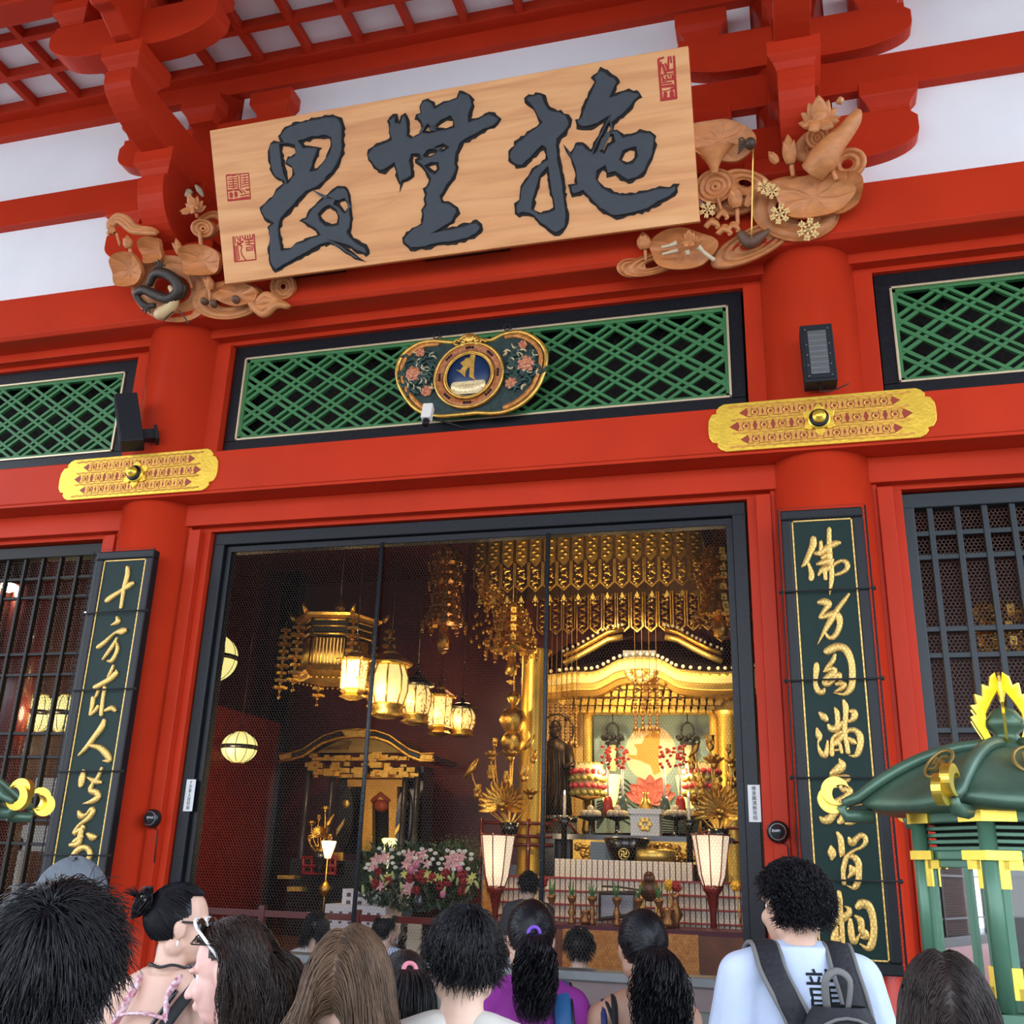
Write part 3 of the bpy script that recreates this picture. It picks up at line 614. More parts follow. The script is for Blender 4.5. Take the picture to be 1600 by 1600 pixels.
# ================================================================ the two plaques with gold writing
PLG = mat('plaque_green', (.003, .026, .020), .45, spec=.25, bump=.12, bs=30, stretch=(1, 1, 18))
GOLDW = mat('gold_writing', (.90, .58, .16), .38, .55, var=.12, vs=30, bump=.2, bs=90)
PFR = mat('plaque_frame', (.008, .011, .013), .40, bump=.06, bs=80, spec=.35)
def plaque(cx, z0, z1, yf, name, label, strokes, ropes):
    t = thing('hanging_plaque', (cx, yf, z0), label, 'plaque', 'plaques on the pillars')
    fr = Fr((cx, yf, 0)); hw = .295
    o = .075
    b = MB()
    for u0, u1, v0, v1 in ((-hw, hw, z1 - o, z1), (-hw, hw, z0, z0 + o), (-hw, -hw + o, z0 + o, z1 - o), (hw - o, hw, z0 + o, z1 - o)): b.box(u0, u1, -.0, .095, v0, v1, fr)
    b.obj('frame', PFR, t, .012)
    b = MB().box(-hw + o - .01, hw - o + .01, .02, .09, z0 + o - .01, z1 - o + .01, fr); b.obj('panel', PLG, t)
    q = hw - o - .004; b = MB()
    for u0, u1, v0, v1 in ((-q, q, z1 - o - .018, z1 - o - .008), (-q, q, z0 + o + .008, z0 + o + .018), (-q, -q + .01, z0 + o + .008, z1 - o - .008), (q - .01, q, z0 + o + .008, z1 - o - .008)): b.box(u0, u1, .012, .022, v0, v1, fr)
    b.obj('gold_line', GOLDW, t)
    for grp in strokes:
        b = MB()
        for (x0, y0, s), path in grp:
            k = .0048 * (1.12 if cx < -3 else 1.0) / s
            b.stroke([(*fr.uv(x0 + p[0] / s, y0 + p[1] / s, -.01), p[2] * k) for p in path], fr, -.02, .02)
        b.obj('gold_character', GOLDW, t)
    b = MB(); hexnet(b, -hw - .01, hw + .01, z0 - .02, z1 + .01, -.025, .027, .0017, fr); b.obj('wire_netting', mat('netting_wire', (.02, .024, .024), .5, .3, spec=.2), t)
    b = MB()
    for v in ropes: b.tube([fr.P(-hw - .035, v - .004, .022), fr.P(0, v, .028), fr.P(hw + .035, v + .004, .022)], .007, 6); b.ell(fr.P(-hw - .03, v - .004, .01), .016, 8, 6); b.ell(fr.P(hw + .03, v + .004, .01), .016, 8, 6)
    for u in (-hw - .018, hw + .018): b.tube([fr.P(u, z0, .02), fr.P(u, z1, .02)], .006, 6)
    b.obj('cord', mat('black_cord', (.01, .01, .01), .8), t)
    return t
A, B_, C_, D_ = (1220, 790, 7.273), (1240, 1000, 8), (1250, 1180, 8.886), (1270, 1330, 8)
RS = [
 [(A, p) for p in ([(370,380,35),(365,450,40),(320,560,32),(280,650,30),(240,695,10)], [(315,660,18),(335,720,22),(350,780,32),(345,830,30)], [(550,270,25),(550,400,28),(555,560,32),(575,700,28),(580,800,28),(570,900,22),(560,970,12),(555,1010,6)], [(455,415,20),(455,480,22),(440,560,15)], [(400,545,25),(460,530,35),(540,470,38),(620,430,38),(660,425,25)], [(480,590,28),(530,560,25),(570,540,20)], [(420,665,20),(500,640,40),(570,620,35)], [(430,790,15),(470,730,30),(540,710,38),(600,670,25),(680,630,22),(740,640,28),(760,690,28),(730,740,25),(650,780,22),(600,790,15)], [(500,740,25),(510,830,22)])],
 [(A, p) for p in ([(440,1100,28),(490,1095,45),(540,1110,40),(530,1150,32),(480,1210,22),(445,1275,18),(520,1255,30),(610,1230,40),(660,1270,38),(670,1350,32),(640,1440,30),(590,1500,28),(540,1495,22),(510,1450,14)], [(770,1010,16),(720,1080,25),(650,1170,28),(590,1270,35),(540,1350,32),(490,1440,22),(420,1575,5)])],
 [(B_, p) for p in ([(420,140,45),(480,110,50),(560,85,50),(640,110,48),(700,200,42),(730,320,40),(735,440,40),(730,560,40),(690,640,35),(620,680,22),(500,660,6)], [(285,310,30),(285,370,38),(275,470,28),(275,560,28),(310,640,38),(360,650,35),(385,615,15)], [(515,190,20),(490,260,30),(430,330,25),(380,395,12)], [(400,390,15),(460,360,30),(520,370,25),(480,430,45),(400,500,38),(400,550,35),(460,540,25),(530,450,30),(570,430,32),(580,500,20)], [(540,550,25),(600,540,28),(640,560,30),(590,610,28),(520,640,10)])],
 [(B_, p) for p in ([(335,920,25),(375,960,45),(400,990,35)], [(290,1110,15),(315,1190,40),(325,1240,25),(305,1290,10),(330,1390,25),(380,1440,40),(410,1400,30),(425,1260,12)], [(515,850,12),(540,900,30),(550,980,30),(550,1060,30)], [(440,1070,22),(470,1110,40),(540,1100,42),(600,1040,25),(660,1000,22)], [(625,760,18),(650,830,35),(650,950,30),(640,1080,30),(640,1180,30),(665,1300,28),(680,1400,28)], [(700,890,20),(750,900,40),(760,960,40),(710,1010,25),(640,1020,15)], [(480,1430,28),(480,1330,25),(490,1230,22),(560,1170,25),(680,1130,28),(770,1130,32),(830,1200,40),(835,1300,38),(810,1400,35),(770,1450,25),(700,1445,8)], [(540,1280,35),(600,1210,35),(650,1160,30)], [(520,1310,20),(570,1290,20),(600,1400,22)], [(520,1380,15),(590,1370,15)], [(690,1230,20),(740,1270,38),(770,1290,20)])],
 [(C_, p) for p in ([(550,60,15),(580,130,55),(540,190,60),(450,240,35),(430,260,20)], [(440,310,35),(530,310,32),(640,310,40),(670,330,35),(600,390,20),(565,440,25),(600,480,35),(680,480,45),(680,540,40),(600,610,50),(500,660,50),(410,700,42)], [(280,860,15),(330,900,50),(400,890,55),(460,830,45),(540,740,40),(640,660,35),(720,650,50),(800,650,45),(900,650,35)], [(640,740,38),(620,800,40),(590,880,45),(555,920,40)], [(600,880,40),(680,840,48),(760,850,55),(780,880,45),(700,930,40),(640,950,20)])],
 [(C_, p) for p in ([(520,1080,22),(560,1150,38),(575,1250,38),(580,1350,38),(565,1410,10)], [(430,1270,18),(440,1330,50),(445,1390,50),(440,1440,20)], [(680,1150,18),(720,1220,45),(780,1160,35),(850,1110,32),(900,1140,35),(910,1210,30),(850,1280,22),(740,1330,20),(650,1410,30),(620,1500,32),(600,1590,32)])] + [(D_, p) for p in ([(425,70,28),(390,180,28),(380,280,26),(390,400,25)], [(460,70,20),(520,80,38),(570,150,38),(575,260,35),(570,360,35),(540,430,35),(500,460,22),(430,430,8)], [(470,190,20),(490,220,40),(500,260,40),(440,330,10)])],
 [(D_, p) for p in ([(325,520,28),(340,600,30),(345,700,28),(350,820,30),(365,950,28),(370,1060,28),(385,1190,22)], [(210,890,25),(270,880,45),(370,840,45),(450,780,35),(450,720,25),(400,690,8)], [(300,960,22),(280,1030,38),(270,1120,42),(290,1160,30),(340,1080,20)], [(470,860,20),(475,960,35),(490,1080,35),(520,1140,30),(570,1070,15),(590,1030,10)], [(530,810,14),(590,860,38),(610,930,35),(605,980,35),(650,1030,45),(660,1070,35),(610,1080,15)], [(570,690,38),(610,660,50),(680,670,48),(730,750,42),(755,860,38),(765,980,38),(755,1090,38),(720,1190,42),(670,1210,28),(590,1160,8)])]]
E_, F_ = (110, 850, 6.667), (80, 1090, 5.517)
LS = [
 [(E_, p) for p in ([(595,250,25),(590,330,28),(560,440,24),(540,560,20),(525,660,18)], [(385,585,32),(430,550,32),(540,480,25),(610,430,35),(645,410,25)])],
 [(E_, p) for p in ([(490,770,20),(490,810,32),(430,845,8)], [(295,1070,28),(360,1020,25),(460,930,15),(530,910,40),(565,900,32)], [(485,980,12),(440,1060,22),(390,1130,22),(340,1200,12)], [(480,1020,10),(490,1080,20),(470,1150,22),(430,1215,25),(395,1220,15)])],
 [(E_, p) for p in ([(445,1270,14),(420,1330,18),(395,1380,15)], [(260,1490,28),(320,1460,30),(420,1400,32),(470,1350,30),(480,1320,12)], [(290,1530,18),(265,1590,15)], [(355,1500,22),(340,1590,20)])] + [(F_, p) for p in ([(360,10,22),(350,80,18),(335,150,12),(380,110,18),(400,80,18)], [(445,0,15),(435,80,18),(430,145,18)], [(470,110,15),(520,90,25),(550,110,18)])],
 [(F_, p) for p in ([(455,200,18),(430,260,30),(370,340,25),(310,420,22),(240,495,10)], [(340,415,14),(410,430,25),(470,480,32),(500,540,25),(450,545,6)])],
 [(F_, p) for p in ([(280,630,12),(265,690,32),(255,750,25)], [(435,610,12),(400,690,18),(360,740,15),(335,800,22),(390,820,28),(400,860,28),(350,895,22),(280,915,5)], [(320,690,10),(370,720,25),(430,730,14)])],
 [(F_, p) for p in ([(240,990,18),(255,1020,30),(300,1010,12),(345,960,18),(360,980,22),(320,1040,22),(240,1100,14),(195,1170,20),(230,1150,18),(280,1120,18)], [(270,1110,14),(250,1180,25),(230,1260,25),(170,1270,18)], [(260,1200,22),(200,1240,20)], [(320,1180,18),(355,1205,30),(390,1200,12)], [(165,1390,18),(220,1320,25),(290,1290,22),(330,1330,25),(320,1390,25),(280,1415,18)])]]
plaque(.278, 1.13, 4.315, -.05, 'r', 'tall dark green plaque with seven gold brushed characters on the right pillar', RS, [3.68, 3.03, 2.36, 1.70])
plaque(-5.70, 1.13, 4.29, -.08, 'l', 'tall dark green plaque with gold brushed characters above the grey cap', LS, [3.72, 3.04, 2.36, 1.70])
# ================================================================ wire screen in the central opening
T = thing('wire_screen', (CX, .39, 1.02), 'black framed wire netting screen across the wide central opening', 'screen')
a, c, e, g, y = CL + .60, CR - .60, 1.02, 4.565, .39
b = MB().box(a, c, y, .55, 4.45, g).box(a, a + .11, y, .55, e, 4.46).box(c - .11, c, y, .55, e, 4.46); b.obj('frame', BLACK, T, .008)
b = MB().box(a + .11, c - .11, y + .045, .53, 4.388, 4.45).box(a + .11, a + .165, y + .045, .53, e, 4.4).box(c - .165, c - .11, y + .045, .53, e, 4.4); b.obj('inner_frame', BLACK, T, .005)
BAR = mat('bar_worn_black', (.03, .035, .04), .3, .3, bump=.5, bs=70)
for x in (-3.445, -1.93): MB().tube([(x, .43, e), (x, .43, 4.4)], .019, 10).obj('upright_bar', BAR, T)
b = MB(); hexnet(b, a + .16, c - .16, e, 4.39, .455, .026, .0013); b.obj('wire_netting', mat('screen_wire', (.05, .05, .045), .5, .5), T)
# stickers and latches on the screen frame
INKP = mat('printed_ink', (.05, .05, .05), .8); STK = mat('sticker_white', (.74, .77, .76), .6)
for cx, txt, lab in ((-5.022, '十方来人皆対面', 'white sticker with vertical black lettering on the left screen jamb'), (-.325, '佛身圓満無背相', 'white sticker with vertical black lettering on the right screen jamb')):
    T = thing('paper_sticker', (cx, .385, 2.08), lab, 'sticker', 'stickers on the screen jambs')
    fr = Fr((cx, .386, 2.21)); MB().box(-.044, .044, -.003, 0, -.131, .131, fr).obj('sheet', STK, T)
    text_mb(txt, fr, .0035, .034, INKP, 'lettering', T, True)
    text_mb('ーーーーーーー', fr.sub(-.03, -.02), .0035, .014, INKP, 'small_lettering', T, True) if cx < -3 else None
for cx, lab in ((-5.26, 'round black dome intercom on the red jamb left of the screen'), (-.165, 'round black dome intercom on the red jamb right of the screen')):
    T = thing('dome_intercom', (cx, .27, 1.94), lab, 'intercom', 'intercoms beside the screen')
    fr = Fr((cx, .268, 2.008)); MB().lathe([(.075, 0), (.078, .03), (.068, .055), (.062, .06)], n=28, fr=fr).obj('housing', mat('dome_black', (.012, .012, .013), .3), T)
    MB().lathe([(.058, .058), (.05, .085), (.03, .10), (.01, .106)], n=24, fr=fr).obj('dome', mat('dome_glass', (.02, .022, .025), .06, coat=1), T)
    MB().tube([fr.P(.055 * cos(q * PI / 14), .055 * sin(q * PI / 14), .066) for q in range(28)], .0035, 6, closed=True).obj('ring', GRL, T)
    MB().tube([fr.P(.02, -.07, .01), fr.P(.06, -.09, .01), fr.P(.07, -.35, .01)], .005, 6).obj('cable', IRON, T)
# ================================================================ lattice shutters left and right
def shutter(x0, x1, vx, hz, label, col, h=.021):
    t = thing('lattice_shutter', ((x0 + x1) / 2, .4, .9), label, 'lattice shutter', 'lattice shutters beside the pillars')
    y = .40
    MB().box(x0, x1, y, .56, 4.43, 4.55).box(x0, x0 + .09, y, .56, .9, 4.44).box(x1 - .09, x1, y, .56, .9, 4.44).box(x0, x1, y, .56, .9, 1.02).obj('frame', col, t, .008)
    b = MB()
    for x in vx: b.box(x - h, x + h, y + .02, y + .07, 1.02, 4.44)
    b.obj('upright_bars', col, t, .004)
    b = MB()
    for z in hz: b.box(x0 + .08, x1 - .08, y + .035, y + .075, z - h, z + h)
    b.obj('cross_bars', col, t, .004)
    b = MB(); hexnet(b, x0 + .08, x1 - .08, 1.0, 4.45, y + .10, .03, .004); b.obj('wire_netting', mat('brown_wire', (.10, .07, .055), .5, .5), t)
HZ = [4.23, 4.04, 3.482, 3.285, 2.74, 2.53, 1.98, 1.78, 1.24]
LAT = mat('lattice_black_green', (.010, .018, .021), .38, bump=.05, bs=90, spec=.4)
shutter(.895, X1, [1.098 + .194 * i for i in range(16)], HZ, 'black lattice shutter with netting behind the bronze lantern', LAT)
shutter(X0 + .3, CL - .585, [-6.40 - .205 * i for i in range(16)], HZ, 'black lattice shutter with netting left of the left plaque', mat('lattice_brown_black', (.010, .009, .007), .42, spec=.25), .014)
# ================================================================ carved lotus panels at the ends of the signboard
CF = Fr(BF.P(0, 0, -.19), (1, 0, 0), (0, -.58, 1.29))
class Carv:
    def __init__(s, x0, y0, sc, loc, label):
        s.a = (x0, y0, sc); s.t = thing('carved_lotus_panel', loc, label, 'carving', 'carved lotus panels beside the signboard'); s.b = {}
    def uv(s, x, y): return Vector(CF.uv(s.a[0] + x / s.a[2], s.a[1] + y / s.a[2], .05))
    def L(s, d): return d / s.a[2] * .0057
    def mb(s, k): return s.b.setdefault(k, MB())
    def relief(s, b, x, y, ra, rb, rot, h, w0=.0, r0=0.0, th0=0, th1=2 * PI, nr=14, na=40, edge=None):
        c = s.uv(x, y); A = s.L(ra); B2 = s.L(rb); ca, sa = cos(rot), sin(rot)
        def pt(t, r):
            th = th0 + (th1 - th0) * t; R = r0 + (1 - r0) * r
            k = 1 + (edge(th) if edge else 0) * R
            p = Vector((A * R * k * cos(th), B2 * R * k * sin(th))); p = Vector((p[0] * ca - p[1] * sa, p[0] * sa + p[1] * ca)) + c
            return CF.P(p[0], p[1], w0 + h(R, th))
        b.grid(lambda i, j: pt(i, j), na, nr)
        b.grid(lambda i, j: pt(i, 1) + CF.n * (-.06 * j) if True else 0, na, 2)
    def cloud(s, x, y, ra, rb, rot, w0=0, r0=.15, turns=3.5, th0=0, th1=2 * PI, amp=.022, b=None):
        s.relief(b or s.mb('cloud_scroll'), x, y, ra, rb, rot, lambda R, th: amp * abs(sin(PI * turns * R)) ** .6 - .03 * (1 - R), w0, r0, th0, th1, 26, 44)
    def leaf(s, x, y, ra, rb, rot, w0=.06, cup=.09, waves=3, ph=0, amp=.04):
        b = MB(); s.relief(b, x, y, ra, rb, rot, lambda R, th: -cup * (1 - R * R) + amp * R * R * sin(waves * th + ph) - .007 * min(1, R * 3) * cos(th * 3.5 + .3 + .5 * sin(R * 4)) ** 40 + .014 * R ** 10, w0, 0, 0, 2 * PI, 12, 144, lambda th: .05 * sin(waves * th + 1) + .03 * sin(5 * th)); b.obj('lotus_leaf', CARVE, s.t)
    def stalk(s, pts, r, w=.05): 
        p = [s.uv(x, y) for x, y in pts]; MB().tube(cat([CF.P(q[0], q[1], w) for q in p], 4), s.L(r), 8).obj('stalk', CARVE, s.t)
    def petal(s, b, c, d, L_, wd, w0, curl=.3, lift=.05):
        n_ = Vector((-d[1], d[0]))
        def pt(i, j):
            t = j; wv = wd * sin(PI * min(t * .92 + .08, 1)) ** .75 * (1 - t * .15); u = (i - .5) * 2
            p = c + d * (L_ * t) + n_ * (wv * u); return CF.P(p[0], p[1], w0 + lift * sin(PI * t * .8) * (1 - .55 * u * u) + curl * t * t * .1)
        b.grid(pt, 6, 10)
    def bud(s, x, y, L_, wd, ang, w0=.06, name='lotus_bud'):
        b = MB(); c = s.uv(x, y); d = ANG(ang); l = s.L(L_); w = s.L(wd) * .62; n_ = Vector((-d[1], d[0]))
        def pt(i, j):
            a = 2 * PI * i; r = w * (sin(PI * min(j * .86 + .13, 1)) ** .8) * (1 + .10 * abs(cos(2.5 * a)) - .05) * (1.08 - .25 * j)
            p = c + d * (l * j) + n_ * (r * cos(a)); return CF.P(p[0], p[1], w0 + r * .8 * sin(a))
        b.grid(pt, 40, 14)
        for o in (-1, 1): s.petal(b, c + n_ * (o * w * .25), ANG(ang - o * .32), l * .78, w * .55, w0 + w * .35, .25, w * .35)
        b.obj(name, CARVE, s.t)
    def bloom(s, x, y, R, w0=.08):
        b = MB(); c = s.uv(x, y - R * 0); r = s.L(R); base = c - Vector((0, r * .45))
        for a, l, ww, dw in ((15, 1.05, .26, -.02), (165, 1.05, .26, -.02), (40, 1.1, .30, 0), (140, 1.1, .30, 0), (66, 1.2, .32, .02), (114, 1.2, .32, .02)):
            s.petal(b, base, ANG(math.radians(a)), r * l, r * ww, w0 + dw, .1, r * .18)
        for a, l, ww, dw in ((90, 1.28, .40, .05), (-8, .9, .27, .07), (188, .9, .27, .07), (-38, .72, .30, .10), (218, .72, .30, .10)):
            s.petal(b, base, ANG(math.radians(a)), r * l, r * ww, w0 + dw, .4, r * .22)
        b.ell(CF.P(base[0], base[1] + r * .5, w0 + .03), (r * .40, r * .3, r * .62), 16, 10); b.obj('lotus_flower', CARVE, s.t)
    def dome(s, x, y, rx, ry, m, name, w0=.04, th=.05):
        c = s.uv(x, y); MB().ell(CF.P(c[0], c[1], w0), (s.L(rx), th, s.L(ry)), 16, 10).obj(name, m, s.t)
    def rope(s, pts, r, m, name, w0=.06):
        p = [s.uv(q[0], q[1]) for q in pts]; rr_ = [s.L(q[2]) if len(q) > 2 else s.L(r) for q in pts]
        path = cat([CF.P(q[0], q[1], w0 + (pts[i][3] if len(pts[i]) > 3 else 0)) for i, q in enumerate(p)], 5)
        rad = [];
        for i in range(len(rr_) - 1): rad += [rr_[i] + (rr_[i + 1] - rr_[i]) * k / 5 for k in range(5)]
        return MB().tube(path, rad + [rr_[-1]], 8).obj(name, m, s.t)
    def done(s):
        for k, b in s.b.items(): b.obj(k, CARVE, s.t)
# right panel (region 1080,150 at 5.714x)
R = Carv(1080, 150, 5.714, (.0, -.4, 6.75), 'carved wooden lotus panel with gold snowflakes at the right end of the signboard')
R.cloud(930, 1000, 360, 260, -.3, .0, .45, 3.2); R.cloud(560, 1300, 390, 130, .35, -.02, .2, 4); R.cloud(1400, 590, 150, 125, .2, 0, .3, 3); R.cloud(210, 800, 165, 140, .1, .02, .05, 3.5)
R.cloud(1130, 370, 95, 95, 0, .05, .05, 3); R.cloud(1130, 400, 200, 130, .4, -.03, .4, 2, .4, 4.6); R.cloud(480, 760, 220, 110, -.35, -.02, .25, 3); R.cloud(380, 930, 230, 110, .0, -.03, .2, 2)
R.cloud(-343, 1490, 260, 90, .15, .0, .3, 3.4); R.cloud(-545, 1525, 125, 80, -.15, -.02, .1, 2.6)
R.leaf(260, 400, 280, 170, -.35, .10, .02, 2, .5, .05); R.leaf(1095, 905, 305, 170, -.05, .10, .04, 3, 0, .015); R.leaf(1330, 850, 180, 170, .3, .05, .04, 3, 1, .02); R.leaf(-80, 1365, 285, 170, -.1, .06, .06, 3, 2, .04)
b = MB(); c = R.uv(205, 620)          # trumpet under the big leaf
b.grid(lambda i, j: CF.P(c[0] + (R.L(30) + R.L(150) * j ** 1.8) * cos(PI * i) , c[1] - R.L(70) + R.L(210) * j, .08 + .07 * sin(PI * i) * (.3 + j)), 20, 10); b.obj('lotus_leaf', CARVE, R.t)
R.rope([(1080, 700, 110), (1170, 590, 125, .04), (1260, 460, 100, .05), (1370, 340, 75, .05), (1450, 230, 60, .04), (1490, 150, 30, .02)], 60, CARVE, 'furled_leaf', .08)
R.bloom(1140, 190, 165); R.bud(890, 610, 240, 95, PI / 2 + .05); R.bud(410, 1000, 190, 100, PI / 2 + .1); R.bud(770, 600, 120, 60, PI * .68); R.bud(490, 990, 140, 60, PI / 3)
R.bud(-412, 1370, 150, 100, PI / 2 + .05); R.bloom(-8, 1290, 80, .09)
R.stalk([(895, 610), (910, 720)], 20); R.stalk([(235, 900), (270, 1030)], 16); R.stalk([(410, 1000), (415, 1150)], 18); R.stalk([(1255, 690), (1290, 770)], 20, .12); R.stalk([(1140, 270), (1130, 310)], 16); R.stalk([(1100, 490), (1100, 600)], 14); R.stalk([(-412, 1360), (-405, 1470)], 14)
for x, y, s_ in ((190, 1140, 1), (280, 1060, .8), (300, 1200, 1), (380, 1170, .8)):
    for k in range(3): R.rope([(x - 60 * s_, y + 40, 24 * s_), (x - 10, y - 30 + k * 14, 24 * s_), (x + 40 * s_ + 8 * k, y - 10 + k * 20, 18 * s_), (x + 30 * s_, y + 30 + k * 10, 10)], 16, CARVE, 'curling_wave', .06 + .015 * k)
R.rope([(430, 1220, 30), (520, 1310, 60), (620, 1260, 40), (700, 1200, 12)], 30, mat('carved_wood_dark', (.13, .065, .035), .55), 'boat_leaf', .08)
R.rope([(555, 500), (540, 1290)], 6, GOLDL, 'spider_thread', .14)
SPI = mat('dark_spider', (.06, .035, .02), .5)
R.dome(530, 450, 45, 50, SPI, 'spider', .14, .05)
for i in range(6): R.rope([(500, 450), (460 - 6 * i, 400 + 26 * i), (425, 420 + 24 * i)], 7, SPI, 'spider_leg', .14)
SNOW = mat('gold_snowflake', (.80, .55, .22), .4, .6)
for x, y, r_ in ((150, 1030, 62), (650, 830, 55), (725, 870, 55), (790, 1070, 75), (1045, 1205, 85)):
    b = MB(); c = R.uv(x, y); q = R.L(r_); f3 = CF.sub(c[0], c[1], .10)
    b.lathe([(q * .3, 0), (q * .3, .03)], n=12, fr=f3)
    for i in range(6):
        d = ANG(i * PI / 3 + .3); nn = Vector((-d[1], d[0])); w = q * .09
        b.prism([tuple(nn * w), tuple(d * q + nn * w), tuple(d * q - nn * w), tuple(nn * -w)], 0, .03, f3)
        for t_ in (.55, .8):
            for sg_ in (-1, 1):
                e0 = d * q * t_; e1 = e0 + (d + nn * sg_ * 1.2) * q * .22; b.prism([tuple(e0 + d * w), tuple(e1 + d * w), tuple(e1 - d * w), tuple(e0 - d * w)], 0, .03, f3)
        b.lathe([(q * .13, 0), (q * .13, .03)], n=8, fr=f3.sub(*(d * q)))
    b.tube([f3.P(q * .62 * cos(i * PI / 9), q * .62 * sin(i * PI / 9), .015) for i in range(18)], q * .07, 6, closed=True)
    b.obj('snowflake', SNOW, R.t)
R.rope([(1290, 80, 8), (1330, 60, 35), (1360, 60, 12)], 10, CARVED, 'butterfly', .1)
BON = mat('pale_bone', (.62, .50, .32), .45)
for pts in ([(-257, 1363, 12), (-190, 1350, 14), (-120, 1325, 26)], [(69, 1363, 30), (110, 1400, 16), (160, 1440, 18), (214, 1478, 18)], [(-250, 1425, 10), (-170, 1405, 16), (-110, 1390, 18)], [(-28, 1390, 24), (-22, 1430, 16)]): R.rope(pts, 14, BON, 'frog_figure', .12)
R.done()
# left panel (region 150,270 at 5.0x)
Lp = Carv(150, 270, 5.0, (-5.2, -.4, 6.75), 'carved wooden lotus panel with a dark dragon at the left end of the signboard')
Lp.cloud(560, 900, 400, 280, -.25, -.03, .45, 2.6); Lp.cloud(1010, 990, 330, 160, -.05, .0, .35, 3.2); Lp.cloud(1430, 880, 110, 110, 0, -.03, .2, 2.5); Lp.cloud(820, 430, 115, 80, -.25, .02, .1, 3)
Lp.cloud(860, 380, 150, 90, .2, -.04, .4, 2.5)
for k in range(3): Lp.rope([(120 - 14 * k, 470 + 6 * k, 22), (85 + 22 * k, 400 + 8 * k, 22), (150 + 10 * k, 330 + 24 * k, 24), (230 - 12 * k, 350 + 26 * k, 26), (300 - 8 * k, 420 + 18 * k, 28), (420, 440 + 14 * k, 26), (470, 470, 20)], 22, CARVE, 'cloud_scroll', .02 + .01 * k)
Lp.leaf(255, 760, 155, 150, -.3, .10, .07, 3, 0, .03); Lp.leaf(430, 600, 115, 115, .2, .06, .08, 3, 1.5, .04); Lp.leaf(840, 690, 200, 130, -.15, .12, .06, 3, .8, .05); Lp.leaf(1110, 950, 190, 100, -.1, .08, .03, 4, .4, .04)
for k in range(4): Lp.rope([(1230, 1080 - 20 * k, 30), (1330, 960 + 50 * k, 34), (1430, 1010 + 10 * k, 34), (1520, 1050, 22)], 30, CARVE, 'curled_leaf', .07 + .012 * k)
Lp.bud(260, 590, 110, 75, PI / 2); Lp.bud(150, 470, 90, 50, PI * .7); Lp.bud(660, 640, 140, 60, PI * .55); Lp.bud(900, 920, 130, 70, PI * .52, name='seed_head'); Lp.bloom(790, 260, 100)
Lp.stalk([(265, 590), (275, 650)], 16); Lp.stalk([(160, 470), (190, 570)], 12); Lp.stalk([(655, 620), (700, 720), (740, 900)], 12, .03); Lp.stalk([(810, 460), (825, 590)], 18); Lp.stalk([(905, 910), (915, 1000)], 14, .1); Lp.stalk([(785, 320), (790, 350)], 14)
DRG = mat('dark_dragon_wood', (.035, .022, .014), .42, bump=.4, bs=80)
Lp.rope([(430, 880, 30, .03), (480, 800, 40, .05), (560, 790, 46, .06), (650, 850, 52, .05), (670, 930, 50, .05), (600, 990, 46, .06), (500, 960, 44, .06), (400, 920, 42, .06), (340, 960, 34, .05), (400, 1040, 30, .04), (480, 1040, 22, .04)], 40, DRG, 'dragon', .05)
Lp.rope([(640, 880, 40, .03), (690, 900, 48, .04), (660, 980, 40, .04)], 40, DRG, 'dragon_coil', .03)
for x, y in ((520, 730), (420, 1060)):
    for i in range(7): a = i * 2 * PI / 7; Lp.rope([(x, y, 16), (x + 50 * cos(a), y + 50 * sin(a), 4)], 8, DRG, 'dragon_claw', .1)
Lp.rope([(590, 890, 16), (630, 950, 40), (615, 1040, 48), (540, 1100, 62), (490, 1110, 40)], 40, mat('pale_fish', (.64, .45, .22), .45), 'pale_fish', .09)
Lp.rope([(560, 1160), (610, 1110), (640, 1090)], 6, DRG, 'insect_leg', .12); Lp.rope([(680, 1080), (720, 1130), (760, 1190)], 6, DRG, 'insect_leg', .12)
for x, y, a_, b_ in ((870, 1010, 35, 30), (940, 1030, 30, 34), (1115, 995, 36, 34)): Lp.dome(x, y, a_, b_, mat('carved_wood_dark', (.13, .065, .035), .55), 'acorn_figure', .10, .05)
for i in (0, 1): Lp.rope([(740, 200, 20), (760, 165, 34), (740, 150, 10)] if i == 0 else [(810, 110, 10), (840, 150, 26), (870, 200, 8)], 20, mat('pale_grey_wood', (.30, .24, .15), .5), 'snail' if i == 0 else 'moth', .12)
Lp.done()
# ================================================================ inside the hall
def atx(px, py, x):
    d = ray(px, py); return EYE + d * ((x - EYE[0]) / d[0])
def lamp(name, loc, e, col=(1, .62, .26), r=.12):
    l = bpy.data.lights.new(name, 'POINT'); l.energy = e; l.color = col; l.shadow_soft_size = r
    o = bpy.data.objects.new(name, l); COL.objects.link(o); o.location = loc; return o
def spot(name, loc, tgt, e, col=(1, .72, .38), size=1.1):
    l = bpy.data.lights.new(name, 'SPOT'); l.energy = e; l.color = col; l.shadow_soft_size = .1; l.spot_size = size; l.spot_blend = .5
    o = bpy.data.objects.new(name, l); COL.objects.link(o); o.location = loc; o.rotation_euler = (Vector(tgt) - Vector(loc)).to_track_quat('-Z', 'Y').to_euler(); return o
GLOW = mat('paper_glow', (.5, .4, .2), .8, emit=1.0, ecol=(1, .74, .26))
GLOWW = mat('paper_white_glow', (.5, .45, .25), .8, emit=.95, ecol=(1, .88, .30))
GLOWP = mat('lamp_shade_glow', (.5, .42, .32), .8, emit=.72, ecol=(1, .80, .56))
HOT = mat('bulb_glow', (1, .9, .6), .8, emit=9, ecol=(1, .78, .35))
DRED = mat('interior_red', (.16, .012, .006), .28, coat=.5, var=.1)
BLK = mat('altar_black', (.012, .010, .009), .25, coat=.5)
